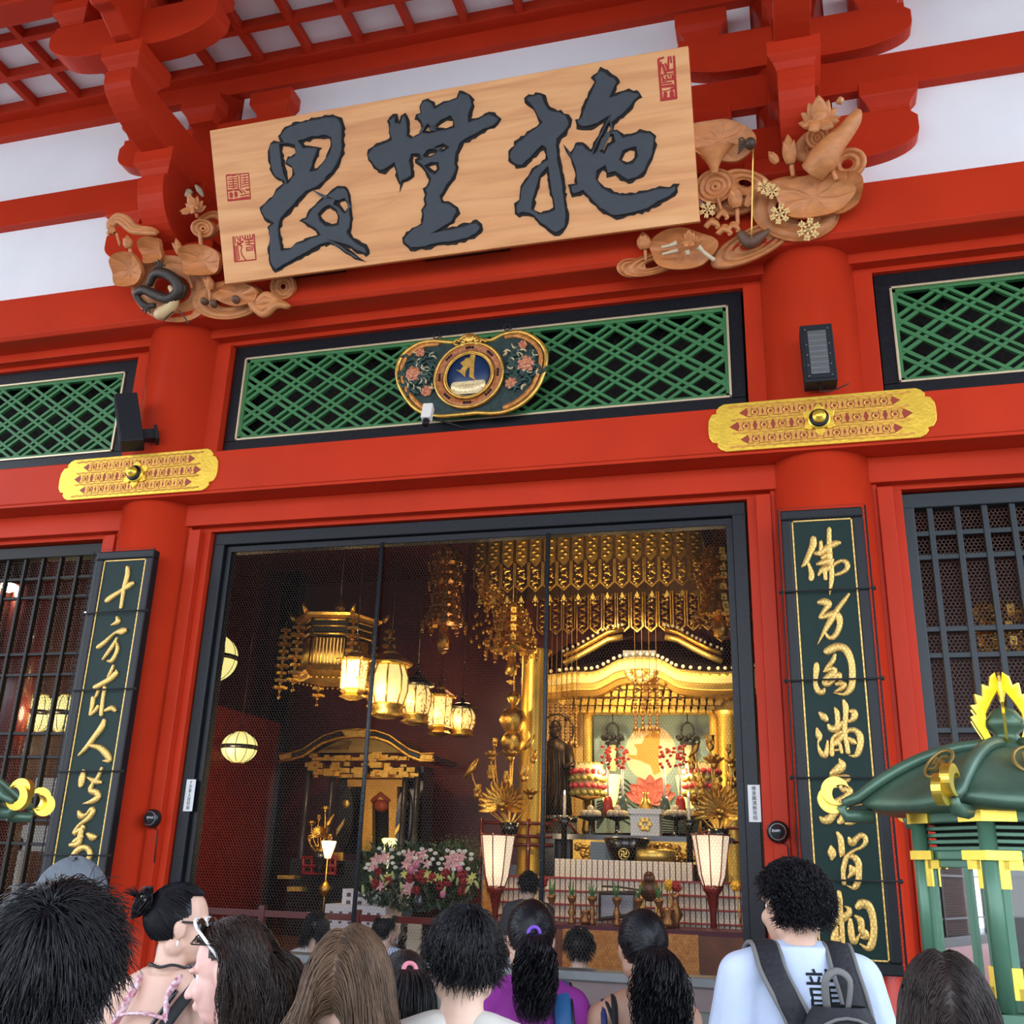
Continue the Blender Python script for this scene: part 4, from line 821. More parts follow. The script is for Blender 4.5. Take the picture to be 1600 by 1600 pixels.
st('wall_side', MB().box(-10.35, -10.2, 7.4, 11.6, .3, 4.35), mat('red_side_wall', (.22, .016, .006), .25, coat=.5, var=.12))
st('trim_90', MB().box(-10.45, -10.15, 7.2, 7.42, .3, 7.6), DRED); st('trim_91', MB().box(-10.5, -10.1, 11.5, 11.8, .3, 7.6), BLK)
for i, (px, py, y) in enumerate(((45, 1150, 6.5), (8, 1150, 4.5))):
    p = at(px, py, y); MB().lathe([(.26, .42), (.26, 7.6)], (p[0], y, 0), 20).obj('hall_pillar', DRED, label=('red pillar inside the hall seen through the left shutter beside the lit lanterns', 'red pillar at the far left edge behind the left shutter')[i], cat='pillar')
# low railing
T = thing('low_railing', (-6.2, 4, .42), 'low dark red railing inside the hall behind the screen', 'railing')
MB().box(-8.6, -3.6, 3.97, 4.03, 1.08, 1.15).box(-8.6, -3.6, 3.98, 4.02, .5, .56).obj('rail', DRED, T)
for i in range(5): x = -8.55 + i * 1.2; MB().box(x - .035, x + .035, 3.96, 4.04, .42, 1.2).obj('post', DRED, T)
b = MB()
for i in range(7):
    for q in range(4): x = -8.4 + i * .70 + q * .14; b.box(x - .012, x + .012, 3.99, 4.01, .55, 1.08)
pass
# ---- round paper lanterns
def paper_lantern(px, py, y, rx, rz, label, nrib=10):
    p = at(px, py, y); t = thing('paper_lantern', (p[0], p[1], p[2] - rz), label, 'lantern', 'round white paper lanterns')
    MB().lathe([(rx * .35, -rz), *[(rx * cos(a), rz * sin(a)) for a in [(-1.15 + 2.3 * i / 12) for i in range(13)]], (rx * .35, rz)], p, 24).obj('shade', GLOWW, t)
    b = MB().lathe([(rx * 1.01, -.035), (rx * 1.02, .035)], p, 24); b.obj('band', BLK, t)
    for i in range(nrib):
        a0 = 2 * PI * i / nrib; b = MB().tube([p + Vector((rx * 1.012 * cos(a) * cos(a0), rx * 1.012 * cos(a) * sin(a0), rz * 1.012 * sin(a))) for a in [(-1.2 + 2.4 * k / 10) for k in range(11)]], .006, 4); b.obj('rib', BLK, t)
    MB().lathe([(rx * .4, rz * .95), (rx * .3, rz * 1.05)], p, 16).lathe([(rx * .4, -rz * .95), (rx * .3, -rz * 1.05)], p, 16).obj('cap', GOLDD, t)
    MB().tube([p + Vector((-.07, 0, rz)), p + Vector((0, 0, rz + .14)), p + Vector((.07, 0, rz))], .008, 5).tube([p + Vector((0, 0, rz + .14)), (p[0], p[1], 7.6)], .006, 4).obj('cord', BLK, t)
    lamp('lantern_light', p + Vector((.0, -rx - .25, -.1)), 14, (1, .8, .45)); return t
paper_lantern(336, 1028, 6, .34, .355, 'round white paper lantern half hidden by the left screen jamb')
paper_lantern(374, 1168, 8, .30, .255, 'squat white paper lantern glowing in front of the red side wall')
paper_lantern(62, 1115, 5, .22, .27, 'white lantern seen through the left shutter, farther from the plaque')
paper_lantern(98, 1115, 5, .2, .27, 'white lantern seen through the left shutter, next to the left plaque')
for px, py, y, r, lab in ((14, 915, 4.2, .10, 'dazzling spotlight bulb behind the left shutter'), (56, 932, 4.5, .022, 'small bright lamp right of the dazzling bulb'), (133, 957, 4.5, .022, 'small bright lamp next to the top of the left plaque')):
    p = at(px, py, y); t = thing('spotlight', p, lab, 'lamp'); MB().ell(p, r, 12, 8).obj('bulb', mat('white_hot', (1, .95, .8), .5, emit=60, ecol=(1, .9, .62)), t)
    MB().lathe([(r * 1.3, r * .2), (r * 1.2, r * 2.2), (.01, r * 2.6)], p, 12).tube([p + Vector((0, 0, r * 2)), (p[0], p[1], 7.6)], .008, 5).obj('housing', BLK, t)
for i, (px, py, w, h) in enumerate(((72, 1245, .22, .5), (62, 1310, .3, .32))):
    p = at(px, py, 4.7 - i * .3); p[0] += .0; b = MB().box(p[0] - w, p[0] + w, p[1], p[1] + .06, p[2] - h / 2, p[2] + h / 2); b.box(p[0] - w, p[0] - w + .05, p[1], p[1] + .1, .42, p[2]).box(p[0] + w - .05, p[0] + w, p[1], p[1] + .1, .42, p[2]); b.obj('notice_board', mat('notice_white', (.7, .68, .6), .7), label=('upper pale notice board behind the left shutter', 'lower pale notice board behind the left shutter')[i], cat='board')
# ---- hanging ornaments of gilt metal: string of tiers with bells
def yoraku(px, py0, py1, y, wid, label, tiers, tip=True, top=5.96):
    p0 = at(px, py0, y); p1 = at(px, py1, y); x = (p0[0] + p1[0]) / 2; t = thing('gilt_pendant', (x, y, p1[2]), label, 'pendant', 'gilt pendants in the hall')
    H = p0[2] - p1[2]
    MB().tube([(x, y, p1[2] + H * .1), (x, y, 7.6)], .012, 6).obj('chain', GOLDD, t)
    for f, r, kind in tiers:
        z = p1[2] + H * f; b = MB(); R_ = wid * r
        if kind == 'bulb': b.lathe([(.02, -R_ * 1.1), (R_ * .6, -R_ * .7), (R_, 0), (R_ * .75, R_ * .6), (R_ * .2, R_ * .9), (.02, R_)], (x, y, z), 10); 
        elif kind == 'tube': b.lathe([(R_ * .9, -H * .1), (R_, -H * .02), (R_ * .8, H * .02), (R_ * .7, H * .1)], (x, y, z), 12)
        else:
            b.lathe([(R_ * .25, .02), (R_ * .6, 0), (R_ * .55, -.05), (R_ * .2, -.03)], (x, y, z), 12)
            for i in range(10):
                a = 2 * PI * i / 10; c = Vector((x + R_ * cos(a), y + R_ * sin(a), z - .10)); d = Vector((cos(a), sin(a), 0))
                b.obox(Vector((x, y, z)) + d * R_ * .7 + Vector((0, 0, -.02)), d, Vector((-d[1], d[0], 0)), Vector((d[0] * .5, d[1] * .5, -1)).normalized(), .012, .055, .07)
                b.obox(c, d, Vector((-d[1], d[0], 0)), Vector((0, 0, 1)), .008, .045, .05); b.ell(c + Vector((0, 0, -.09)), .026, 8, 6); b.ell(c + d * .02 + Vector((0, 0, -.02)), .02, 6, 5)
        b.obj('tier', GOLDD, t)
    if tip: MB().prism([(x - .07, p1[2] + .05), (x, p1[2]), (x + .07, p1[2] + .05), (x, p1[2] + .075)], y - .05, y + .05).obj('tip', GOLDD, t)
    return t
PT = [(.95, .7, 's'), (.86, .95, 's'), (.77, .75, 's'), (.68, .9, 's'), (.58, .7, 's'), (.47, .75, 's'), (.38, .95, 's'), (.30, 1.15, 's'), (.15, .32, 'tube')]
yoraku(696, 850, 1022, 8.3, .33, 'gilt pendant with bells hanging alone left of the gold canopy', PT)
yoraku(800, 940, 1070, 8.3, .40, 'gilt pendant with bells under the left corner of the gold canopy', [(.93, .6, 's'), (.82, .75, 's'), (.70, .9, 's'), (.58, 1.0, 's'), (.45, 1.1, 's'), (.22, .25, 'tube')])
yoraku(1124, 850, 1002, 8.3, .36, 'gilt pendant with bells under the right corner of the gold canopy', PT)
yoraku(802, 1072, 1170, 8.6, .24, 'chain of gilt lotus bulbs below the left canopy pendant', [(.8, .5, 'bulb'), (.45, 1.0, 'bulb'), (.1, .85, 'bulb')], False)
yoraku(1560, 940, 1020, 6, .3, 'gilt pendant seen through the right shutter', [(.9, 1.1, 's'), (.6, .8, 's'), (.3, 1.0, 's')])
# ---- canopy of hanging openwork tablets
T = thing('gilt_canopy', (-3.1, 9.5, 5.9), 'square gilt canopy fringed with pointed openwork tablets above the altar', 'canopy')
ZC = 5.96
def tablet(x, y, z, w, h, dense, rot=0):
    b = MB(); fr = Fr((x, y, z), (cos(rot), sin(rot), 0)); hw = w / 2; tp = w * .45
    b.prism([(-hw, h), (-hw, tp), (0, 0), (hw, tp), (hw, h), (hw - .022, h), (hw - .022, tp + .015), (0, .032), (-hw + .022, tp + .015), (-hw + .022, h)], 0, .02, fr)
    r = random.Random(int(x * 977) + 5)
    nn = int((h - tp) / .11)
    for i in range(nn):
        v = tp + .05 + i * .11; u = (.022 if i % 2 else -.022)
        b.ell(fr.P(u, v, .02), (.04, .014, .03), 7, 5)
        for q in range(3): a = q * 2.1 + i; b.stroke([(u, v, .008), (u + .06 * cos(a), v + .05 * sin(a), .012), (u + .055 * cos(a + .6), v + .055 * sin(a + .6), .004)], fr, .01, .02, 2)
    b.ell(fr.P(0, tp * .7, .02), (.03, .014, .025), 7, 5)
    return b
n = 16; xa, xb = -4.92, -1.35; w = (xb - xa) / (n - 1)
for i in range(n):
    x = xa + w * i
    tablet(x, 8.0, ZC, w * .98, .50, 1).obj('tablet', GOLDD, T)
    b = MB().prism([(x - w * .38, ZC + 1.15), (x - w * .38, ZC + .52), (x, ZC + .42), (x + w * .38, ZC + .52), (x + w * .38, ZC + 1.15)], 7.93, 7.98)
    r5 = random.Random(i)
    for q in range(9): b.ell((x + (.03 if q % 2 else -.03), 7.92, ZC + .55 + q * .06), (.05, .014, .03), 7, 5)
    b.obj('upper_tablet', mat('dull_gold', (.36, .21, .045), .42, .9, var=.3, vs=20), T)
    b = MB().prism([(x, ZC - .05), (x + .035, ZC - .13), (x, ZC - .17), (x - .035, ZC - .13)], 7.99, 8.01).ell((x, 8, ZC - .21), .022, 8, 6).ell((x + .04, 8, ZC - .16), .014, 6, 5).ell((x - .04, 8, ZC - .16), .014, 6, 5); b.obj('drop', GOLDL, T)
for i in range(14):
    x = -4.6 + i * .262
    tablet(x, 11.1, ZC - .02, .24, .78, 1).obj('tablet', GOLDD, T)
for i in range(12): tablet(xa - .05, 8.2 + i * .25, ZC - .1, .22, .55, 1, PI / 2).obj('tablet', GOLDD, T)
b = MB().box(xa - .15, xb + .15, 7.95, 8.05, ZC + 1.1, ZC + 1.25).box(xa - .15, xa - .05, 8, 11.2, ZC + .45, ZC + 1.2).box(xa, xb, 11.12, 11.2, ZC + .7, ZC + 1.2).box(xa, xb, 8.0, 11.2, ZC + 1.2, ZC + 1.26); b.obj('frame', mat('canopy_brown', (.10, .045, .015), .4, .4), T)
r5 = random.Random(11); b = MB()
for i in range(150):
    y = r5.uniform(8.0, 11.0); x = xa - .05 + r5.uniform(-.1, .16) + (y - 8) * .05; z = ZC - .1 - r5.uniform(0, 1) ** 1.4 * .75
    b.ell((x, y, z), (.03, .03, .045), 6, 5)
b.obj('bead_strings', GOLDD, T)
# ---- hexagonal gilt lantern (large)
def hexv(c, R, z, a0=0): return [Vector((c[0] + R * cos(a0 + i * PI / 3), c[1] + R * sin(a0 + i * PI / 3), z)) for i in range(6)]
p = at(525, 1015, 7); c = (p[0], p[1]); zc = p[2]
T = thing('hexagonal_chandelier', (c[0], c[1], zc - .75), 'large hexagonal gilt hanging lantern with strings of ornaments', 'hanging lantern')
def ring_(b, R0, z0, R1, z1, a0=.2):
    A = hexv(c, R0, z0, a0); B = hexv(c, R1, z1, a0); b.add(A + B, [(i, (i + 1) % 6, (i + 1) % 6 + 6, i + 6) for i in range(6)])
b = MB(); ring_(b, .10, zc + .62, .50, zc + .50); ring_(b, .50, zc + .50, .72, zc + .46); ring_(b, .72, zc + .46, .70, zc + .42); ring_(b, .70, zc + .42, .55, zc + .38)
for v in hexv(c, .72, zc + .46, .2): b.tube([v, v + (v - Vector((c[0], c[1], v[2]))) * .12 + Vector((0, 0, .12))], [.045, .02], 6)
b.lathe([(.03, .6), (.09, .66), (.06, .74), (.02, .8)], (c[0], c[1], zc), 10); b.obj('roof', GOLDD, T)
b = MB(); ring_(b, .60, zc + .40, .56, zc + .12); b.obj('frieze', BLK, T)
b = MB()
for i in range(6):
    A = hexv(c, .585, zc + .27, .2); q0 = A[i].lerp(A[(i + 1) % 6], .08); q1 = A[i].lerp(A[(i + 1) % 6], .92); b.tube([q0, q1], .012, 5); b.tube([q0 + Vector((0, 0, .1)), q1 + Vector((0, 0, .1))], .018, 5); b.tube([q0 - Vector((0, 0, .12)), q1 - Vector((0, 0, .12))], .02, 5)
b.obj('frieze_trim', GOLDD, T)
b = MB()
for i in range(6):
    A = hexv(c, .54, 0, .2)
    for k in range(11):
        q = A[i].lerp(A[(i + 1) % 6], k / 10); b.tube([(q[0], q[1], zc + .1), (q[0], q[1], zc - .36)], .02 if k % 10 else .03, 6)
b.obj('gold_bars', GOLDD, T)
b = MB(); ring_(b, .48, zc + .1, .48, zc - .36); b.obj('inner_shade', mat('dim_gold_paper', (.55, .40, .16), .7, emit=.12, ecol=(1, .7, .25)), T)
b = MB(); ring_(b, .60, zc - .34, .62, zc - .42); ring_(b, .62, zc - .42, .5, zc - .52); ring_(b, .5, zc - .52, .05, zc - .54)
for i in range(6):
    A = hexv(c, .6, zc - .53, .2)
    for k in range(7): b.ell(A[i].lerp(A[(i + 1) % 6], k / 7), .02, 6, 5)
b.obj('base', GOLDD, T)
for i, v in enumerate(hexv(c, .84, zc + .35, .2)):
    b = MB(); z = v[2]
    for k in range(9):
        z0 = z - .05 - k * .115; s_ = 1 + .25 * (k % 3)
        for q in range(4): a = q * PI / 2 + k * .5; b.obox(Vector((v[0] + .05 * s_ * cos(a), v[1] + .05 * s_ * sin(a), z0)), Vector((cos(a), sin(a), 0)), Vector((-sin(a), cos(a), 0)), Vector((0, 0, 1)), .022 * s_, .03 * s_, .018)
        b.ell((v[0], v[1], z0 - .05), .026, 6, 5)
    b.ell((v[0], v[1], z - 1.12), .03, 8, 6); b.tube([(v[0], v[1], z + .1), (v[0], v[1], z - 1.1)], .006, 4); b.obj('ornament_string', GOLDD, T)
MB().tube([(c[0], c[1], zc + .7), (c[0], c[1], 7.6)], .012, 5).obj('chain', BLK, T)
# ---- row of lit gilt lanterns
def gilt_lantern(px, py, y, R, H, label, n, glow, round_=False, leg=True):
    p = at(px, py, y); t = thing('gilt_lantern', (p[0], p[1], p[2] - H), label, 'lantern', 'row of lit gilt lanterns')
    prof = [(R * .82, -H * .62), (R, -H * .2), (R, H * .25), (R * .8, H * .6)] if round_ else [(R * .92, -H * .6), (R, H * .6)]
    MB().lathe(prof, p, n, smooth=round_, a0=.3).obj('shade', glow, t)
    b = MB(); ns = n if n < 9 else 8
    for i in range(ns):
        a = .3 + 2 * PI * i / ns; b.tube([p + Vector((r * 1.03 * cos(a), r * 1.03 * sin(a), z)) for r, z in prof], R * .05, 5)
    b.obj('ribs', GOLDD, t)
    if not round_ or n >= 12:
        b = MB(); r6 = random.Random(int(px)); f_ = prof
        for i in range(120):
            a = r6.uniform(0, 2 * PI); v = r6.uniform(0, len(prof) - 1.001); k = int(v); rr_ = (prof[k][0] * (1 - v + k) + prof[k + 1][0] * (v - k)) * 1.015; z = prof[k][1] * (1 - v + k) + prof[k + 1][1] * (v - k)
            b.ell(p + Vector((rr_ * cos(a), rr_ * sin(a), z)), (R * .045, R * .045, R * .07), 5, 4)
        if n != 11: b.obj('openwork', GOLDD, t)
    MB().lathe([(R * .5, H * 1.0), (R * 1.25, H * .72), (R * 1.2, H * .62), (R * .8, H * .6)], p, max(n, 6), smooth=round_, a0=.3).lathe([(.01, H * 1.35), (R * .2, H * 1.15), (R * .5, H * .98)], p, 10).obj('cap', BLK if round_ and n >= 12 else GOLDD, t)
    b = MB().lathe([(R * .8, -H * .6), (R * 1.0, -H * .7), (R * .75, -H * .82), (R * 1.05, -H * .95), (R * .5, -H * 1.08)], p, max(n, 6), smooth=round_, a0=.3)
    if not round_:
        for i in range(n): a = .3 + 2 * PI * i / n; b.tube([p + Vector((R * 1.2 * cos(a), R * 1.2 * sin(a), H * .66)), p + Vector((R * 1.42 * cos(a), R * 1.42 * sin(a), H * .74))], [.03, .012], 5)
    b.obj('base', GOLDD, t)
    MB().tube([p + Vector((.05 * cos(q * PI / 6), 0, H * 1.4 + .05 * sin(q * PI / 6))) for q in range(12)], .01, 5, closed=True).tube([p + Vector((0, 0, H * 1.45)), (p[0], p[1], 7.6)], .008, 4).obj('chain', BLK, t)
    lamp('lantern_light', p + Vector((0, -R - .12, -H * .2)), 10, (1, .68, .28), .08)
gilt_lantern(553, 1055, 5.6, .185, .32, 'hexagonal gilt lantern with a bright flame beside the upright bar', 6, mat('bright_glow', (1, .8, .4), .8, emit=1.5, ecol=(1, .74, .26)))
gilt_lantern(607, 1070, 6.6, .28, .46, 'tall rounded gilt lantern with plain white panes, largest of the row', 8, GLOWW, True)
gilt_lantern(650, 1094, 7.6, .23, .36, 'barrel-shaped openwork lantern with a dark cap in the lantern row', 12, GLOW, True)
gilt_lantern(687, 1112, 8.9, .20, .38, 'narrow hexagonal lantern between the two openwork lanterns', 6, GLOW)
gilt_lantern(722, 1124, 9.4, .22, .28, 'small round openwork lantern at the far end of the lantern row', 13, GLOW, True)
# ---- side altar on the left
T = thing('side_altar', (-8.05, 11.3, .42), 'black and gold side altar with a curved gable behind the flowers', 'altar')
Y = 11.0
def zq(pts, y=Y): return [(q[0], q[2]) for q in [at(300 + a / 3.478, 1080 + c_ / 3.478, y) for a, c_ in pts]]
roof = [(530,365),(600,352),(660,335),(710,300),(770,262),(850,238),(950,228),(1050,238),(1120,262),(1180,305),(1230,338),(1290,360),(1360,360)]
lo = [(a, d + 32) for a, d in roof]
MB().prism(zq(roof + lo[::-1]), Y - .45, Y + .9).obj('roof', BLK, T, .01)
b = MB(); rp_ = zq(lo); b.tube([(x, Y - .46, z) for x, z in rp_], .035, 6); rp_ = zq(roof); b.tube([(x, Y - .46, z + .02) for x, z in rp_], .02, 6); b.prism(zq([(535,362),(600,350),(600,385),(540,398)]), Y - .48, Y - .4).prism(zq([(1290,360),(1355,362),(1350,396),(1285,380)]), Y - .48, Y - .4).prism(zq([(870,232),(1030,232),(1010,262),(890,262)]), Y - .5, Y - .4); b.obj('roof_gilding', GOLDD, T)
b = MB()
for i in range(8): b.tube([(zq([(765 + i * 17, 330)])[0][0], Y - .38, zq([(765 + i * 17, 330)])[0][1]), (zq([(850 + i * 8, 285)])[0][0], Y - .38, zq([(850 + i * 8, 285)])[0][1])], .012, 4)
b.prism(zq([(720,345),(850,272),(950,262),(1050,272),(1180,345)]), Y - .36, Y - .3); b.obj('gable_panel', mat('gable_gold_brown', (.38, .24, .06), .4, .7), T)
b = MB(); r5 = random.Random(2)
for i in range(70):
    x, z = zq([(r5.uniform(690, 1250), r5.uniform(355, 470))])[0]; b.obox(Vector((x, Y - .25 - r5.uniform(0, .15), z)), Vector((1, 0, 0)), Vector((0, 1, 0)), Vector((0, 0, 1)), r5.uniform(.04, .12), .05, r5.uniform(.02, .05))
b.prism(zq([(690,368),(1210,368),(1210,385),(690,385)]), Y - .3, Y - .2).prism(zq([(800,455),(1200,455),(1200,475),(800,475)]), Y - .2, Y - .1); b.obj('gilt_brackets', GOLDD, T)
MB().prism(zq([(760,400),(1230,400),(1210,880),(790,880)]), Y + .3, Y + .9).obj('body', BLK, T)
b = MB().prism(zq([(850,480),(1170,480),(1150,520),(1120,520),(1120,870),(1075,870),(1075,590),(985,590),(985,870),(930,870),(935,520),(850,520)]), Y - .05, Y + .1); b.obj('gold_doorway', mat('amber_gold', (.80, .42, .07), .4, .6, var=.15, vs=30, bump=.4, bs=60), T)
MB().prism(zq([(985,590),(1078,590),(1078,870),(985,870)]), Y + .2, Y + .24).obj('dark_niche', DARK, T)
b = MB().ell((zq([(1030, 620)])[0][0], Y + .02, zq([(1030, 620)])[0][1]), (.16, .1, .12), 10, 8).tube([(zq([(980,600)])[0][0], Y - .02, zq([(980,600)])[0][1]), (zq([(1030,560)])[0][0], Y - .04, zq([(1030,560)])[0][1]), (zq([(1080,600)])[0][0], Y - .02, zq([(1080,600)])[0][1])], .05, 6); b.obj('drapery', mat('orange_drapery', (.42, .06, .01), .6), T)
for gx in (855, 1170):
    xx, zz_ = zq([(gx, 700)])[0]
    MB().prism([(xx + .155 * cos(a) * (1 if abs(sin(a)) < .8 else .8), zz_ + .6 * sin(a)) for a in [i * PI / 16 for i in range(32)]], Y - .2, Y - .12).obj('oval_panel', BLK, T)
    b = MB().lathe([(.075, 0), (.075, .03)], n=16, fr=Fr((xx, Y - .2, zz_ + .28))).prism([(xx - .14, zz_ - .18), (xx, zz_ + .02), (xx - .02, zz_ - .1), (xx - .14, zz_ - .3)], Y - .23, Y - .2); b.obj('gold_emblem', GOLDL, T)
for gx in (675, 805, 1195, 1260):
    a_ = zq([(gx, 420)])[0]; b_ = zq([(gx, 880)])[0]; MB().lathe([(.06, .42), (.06, a_[1])], (a_[0], Y - .3, 0), 10).obj('post', mat('dark_post', (.06, .05, .05), .3, .4), T)
x0 = zq([(620, 880)])[0]; x1 = zq([(1330, 880)])[0]
MB().box(x0[0], x1[0], Y - .6, Y + .9, .42, x0[1] - .1).obj('base', BLK, T)
b = MB().prism(zq([(790,880),(900,880),(900,925),(790,925)]), Y - .66, Y - .6).prism(zq([(560,1000),(650,1000),(650,1020),(560,1020)]), Y - .7, Y - .6).prism(zq([(610,1060),(690,1060),(690,1085),(610,1085)]), Y - .7, Y - .6); b.obj('base_gilding', GOLDD, T)
b = MB()
for (a, c_) in (((600, 905), (780, 905)), ((600, 950), (780, 950)), ((600, 990), (780, 990))):
    u, v = zq([a, c_], 10.2); b.tube([(u[0], 10.2, u[1]), (v[0], 10.2, v[1])], .035, 6)
for gx in (605, 650, 700, 750, 778): u, v = zq([(gx, 895), (gx, 1000)], 10.2); b.tube([(u[0], 10.2, u[1]), (v[0], 10.2, v[1])], .03, 6)
b.obj('red_railing', mat('bright_interior_red', (.30, .02, .02), .35), T)
# small oil lamp on a gilt stand
p = at(513, 1328, 9.6); T = thing('oil_lamp', (p[0], p[1], .42), 'glowing glass lamp on a slim gilt stand before the side altar', 'lamp')
MB().lathe([(.05, -.14), (.11, .05), (.13, .14), (.12, .15)], p, 14).obj('glass_shade', mat('lamp_hot', (1, .9, .7), .6, emit=1.8, ecol=(1, .82, .45)), T)
MB().tube([(p[0], p[1], .42), (p[0], p[1], p[2] - .14)], .015, 6).lathe([(.12, .42), (.1, .46), (.02, .5)], (p[0], p[1], 0), 12).lathe([(.02, -.5), (.11, -.62), (.09, -.72), (.02, -.76)], p, 12).obj('stand', GOLDD, T)
lamp('oil_lamp_light', p + Vector((0, -.3, .1)), 14, (1, .7, .3))
p = at(608, 1321, 9.4); MB().lathe([(.06, -.12), (.13, .0), (.13, .1), (.1, .12)], p, 14).lathe([(.01, -1.6), (.02, -.12)], p, 6).obj('oil_lamp', mat('lamp_pale', (1, .95, .6), .6, emit=1.3, ecol=(1, .9, .4)), label='pale yellow glowing lamp behind the top of the flowers', cat='lamp')
# ---- gilt lotus arrangements
def gpetal(b, c, d, up, L_, wd, curl=.25):
    n_ = d.cross(up).normalized()
    def pt(i, j):
        u = (i - .5) * 2; w = wd * sin(PI * (j * .85 + .12)) ** .8
        return c + d * (L_ * j) + n_ * (w * u) + up * (L_ * curl * j * j + wd * .35 * u * u)
    b.grid(pt, 4, 6)
def glotus(b, c, R, open_=.5, n=8):
    for ring in range(2):
        for i in range(n):
            a = 2 * PI * i / n + ring * .35; o = open_ * (1 - .35 * ring); d = Vector((cos(a) * o, sin(a) * o, 1 - o * .7)).normalized(); up = Vector((cos(a), sin(a), -.6)).normalized() * -1
            gpetal(b, c, d, up, R * (1 - .15 * ring), R * .32, .22)
    b.ell(c + Vector((0, 0, R * .15)), (R * .3, R * .3, R * .35), 8, 6)
def lotus_spray(px0, py0, sc, y, base, items, name, label, grp=None, mir=False):
    bp = at(px0 + base[0] / sc, py0 + base[1] / sc, y); t = thing('gilt_lotus_spray', (bp[0], y, bp[2] - .25), label, 'altar ornament', grp)
    MB().lathe([(.10, -.3), (.06, -.2), (.13, -.08), (.16, .05), (.12, .06)], bp, 14).obj('vase', BLK, t)
    for k, (x, z, R_, kind) in enumerate(items):
        c = at(px0 + x / sc, py0 + z / sc, y - .12 + .24 * ((k * 7) % 5) / 4); r = R_ / sc / 92
        b = MB()
        if kind == 'fan':
            for i in range(15):
                a = PI * (-.08 + 1.16 * i / 14); d = Vector((cos(a), -.25, sin(a))).normalized(); gpetal(b, c - Vector((0, 0, r * .3)), d, Vector((0, -1, 0)), r * 1.25, r * .17, .1)
            glotus(b, c - Vector((0, .1, r * .55)), r * .5, .8, 7)
        elif kind == 'flower': glotus(b, c - Vector((0, 0, r * .4)), r * 1.2, .85)
        elif kind == 'bud': glotus(b, c - Vector((0, 0, r * .6)), r * 1.4, .42, 6)
        elif kind == 'roll': b.tube([c + Vector((-r, 0, -r * 1.2)), c, c + Vector((r * .8, 0, r * 1.3))], [r * .15, r * .5, r * .1], 8)
        b.obj('lotus_leaf' if kind in ('fan', 'roll') else 'lotus_flower', GOLDD, t)
        mid = Vector(((c[0] + bp[0]) / 2 + (c[0] - bp[0]) * .35, y, (c[2] * .45 + bp[2] * .55))); MB().tube(bez(bp, mid, c - Vector((0, 0, r * .5)), 10), .014, 6).obj('stem', GOLDD, t)
    return t
SPR = [(235, 590, 100, 'fan'), (270, 345, 62, 'flower'), (185, 280, 30, 'bud'), (165, 350, 45, 'flower'), (165, 445, 50, 'bud'), (90, 545, 45, 'bud'), (345, 450, 48, 'bud'), (395, 355, 42, 'bud'), (375, 280, 32, 'roll'), (380, 555, 50, 'flower'), (250, 470, 40, 'bud'), (60, 420, 40, 'roll'), (290, 245, 48, 'bud')]
lotus_spray(720, 1080, 3.478, 8.6, (265, 735), SPR, 's', 'gilt lotus spray with a wide fan leaf left of the altar')
sp2 = [(2060 - x if False else 1545 - (x - 90) * .95, z + 35, R_, k) for x, z, R_, k in SPR if x > 60]
lotus_spray(720, 1080, 3.478, 8.6, (1400, 770), sp2, 's', 'gilt lotus spray half hidden by the right screen jamb')
lotus_spray(300, 1080, 3.478, 10.0, (700, 890), [(725, 640, 30, 'flower'), (650, 720, 30, 'flower'), (740, 720, 40, 'roll'), (700, 770, 45, 'fan'), (640, 800, 25, 'bud'), (680, 850, 30, 'flower'), (750, 800, 30, 'bud'), (690, 690, 22, 'bud')], 's', 'small gilt lotus spray before the side altar')
# ---- main altar house (zushi)
Y = 10.6
def za(pts, y): return [(q[0], q[2]) for q in [at(720 + a / 3.478, 800 + c_ / 3.478, y) for a, c_ in pts]]
T = thing('altar_shrine', (CX, 11.2, .42), 'golden altar shrine with a wavy black gable roof and pearl-studded eaves', 'altar')
eave = [(330,872),(380,880),(470,884),(560,874),(620,868),(700,868),(745,860),(790,838),(850,806),(920,793),(1000,790),(1060,796),(1110,816),(1160,846),(1210,858),(1300,866),(1400,868),(1480,864),(1600,850),(1680,830)]
ev = [Vector((x, Y, z)) for x, z in [(q[0], q[1]) for q in za(eave, Y)]]; ev = cat(ev, 4); N = len(ev)
rz = at(970, 1015, 12.2)[2] + .15
b = MB()
b.grid(lambda i, j: (lambda e: Vector((e[0] * (1 - .25 * j) + CX * .25 * j, Y + 1.6 * j, e[2] + (rz - e[2]) * (j ** 1.2))))(ev[min(int(i * (N - 1) + .5), N - 1)]), N - 1, 10)
b.obj('black_roof', BLK, T)
for k, (o, dep, m) in enumerate(((-.04, .10, GOLDL), (-.16, .0, mat('pale_gold_band', (.92, .72, .30), .35, .7)), (-.27, .10, GOLDL), (-.36, .25, mat('brown_gold', (.50, .28, .05), .35, .8)))):
    b = MB(); b.grid(lambda i, j: ev[min(int(i * (N - 1) + .5), N - 1)] + Vector((0, dep - .06 + (.0 if j in (0, 1) else 0), o + .055 - .11 * j)), N - 1, 1)
    b.grid(lambda i, j: ev[min(int(i * (N - 1) + .5), N - 1)] + Vector((0, dep - .06 + j * .5, o - .055)), N - 1, 1); b.obj('gilt_band', m, T)
b = MB(); L_ = 0; last = ev[0]
for e in ev:
    if (e - last).length > .085: b.ell(e + Vector((0, -.05, .05)), .034, 8, 6); last = e
b.obj('pearl_studs', mat('ivory', (.85, .78, .58), .4), T)
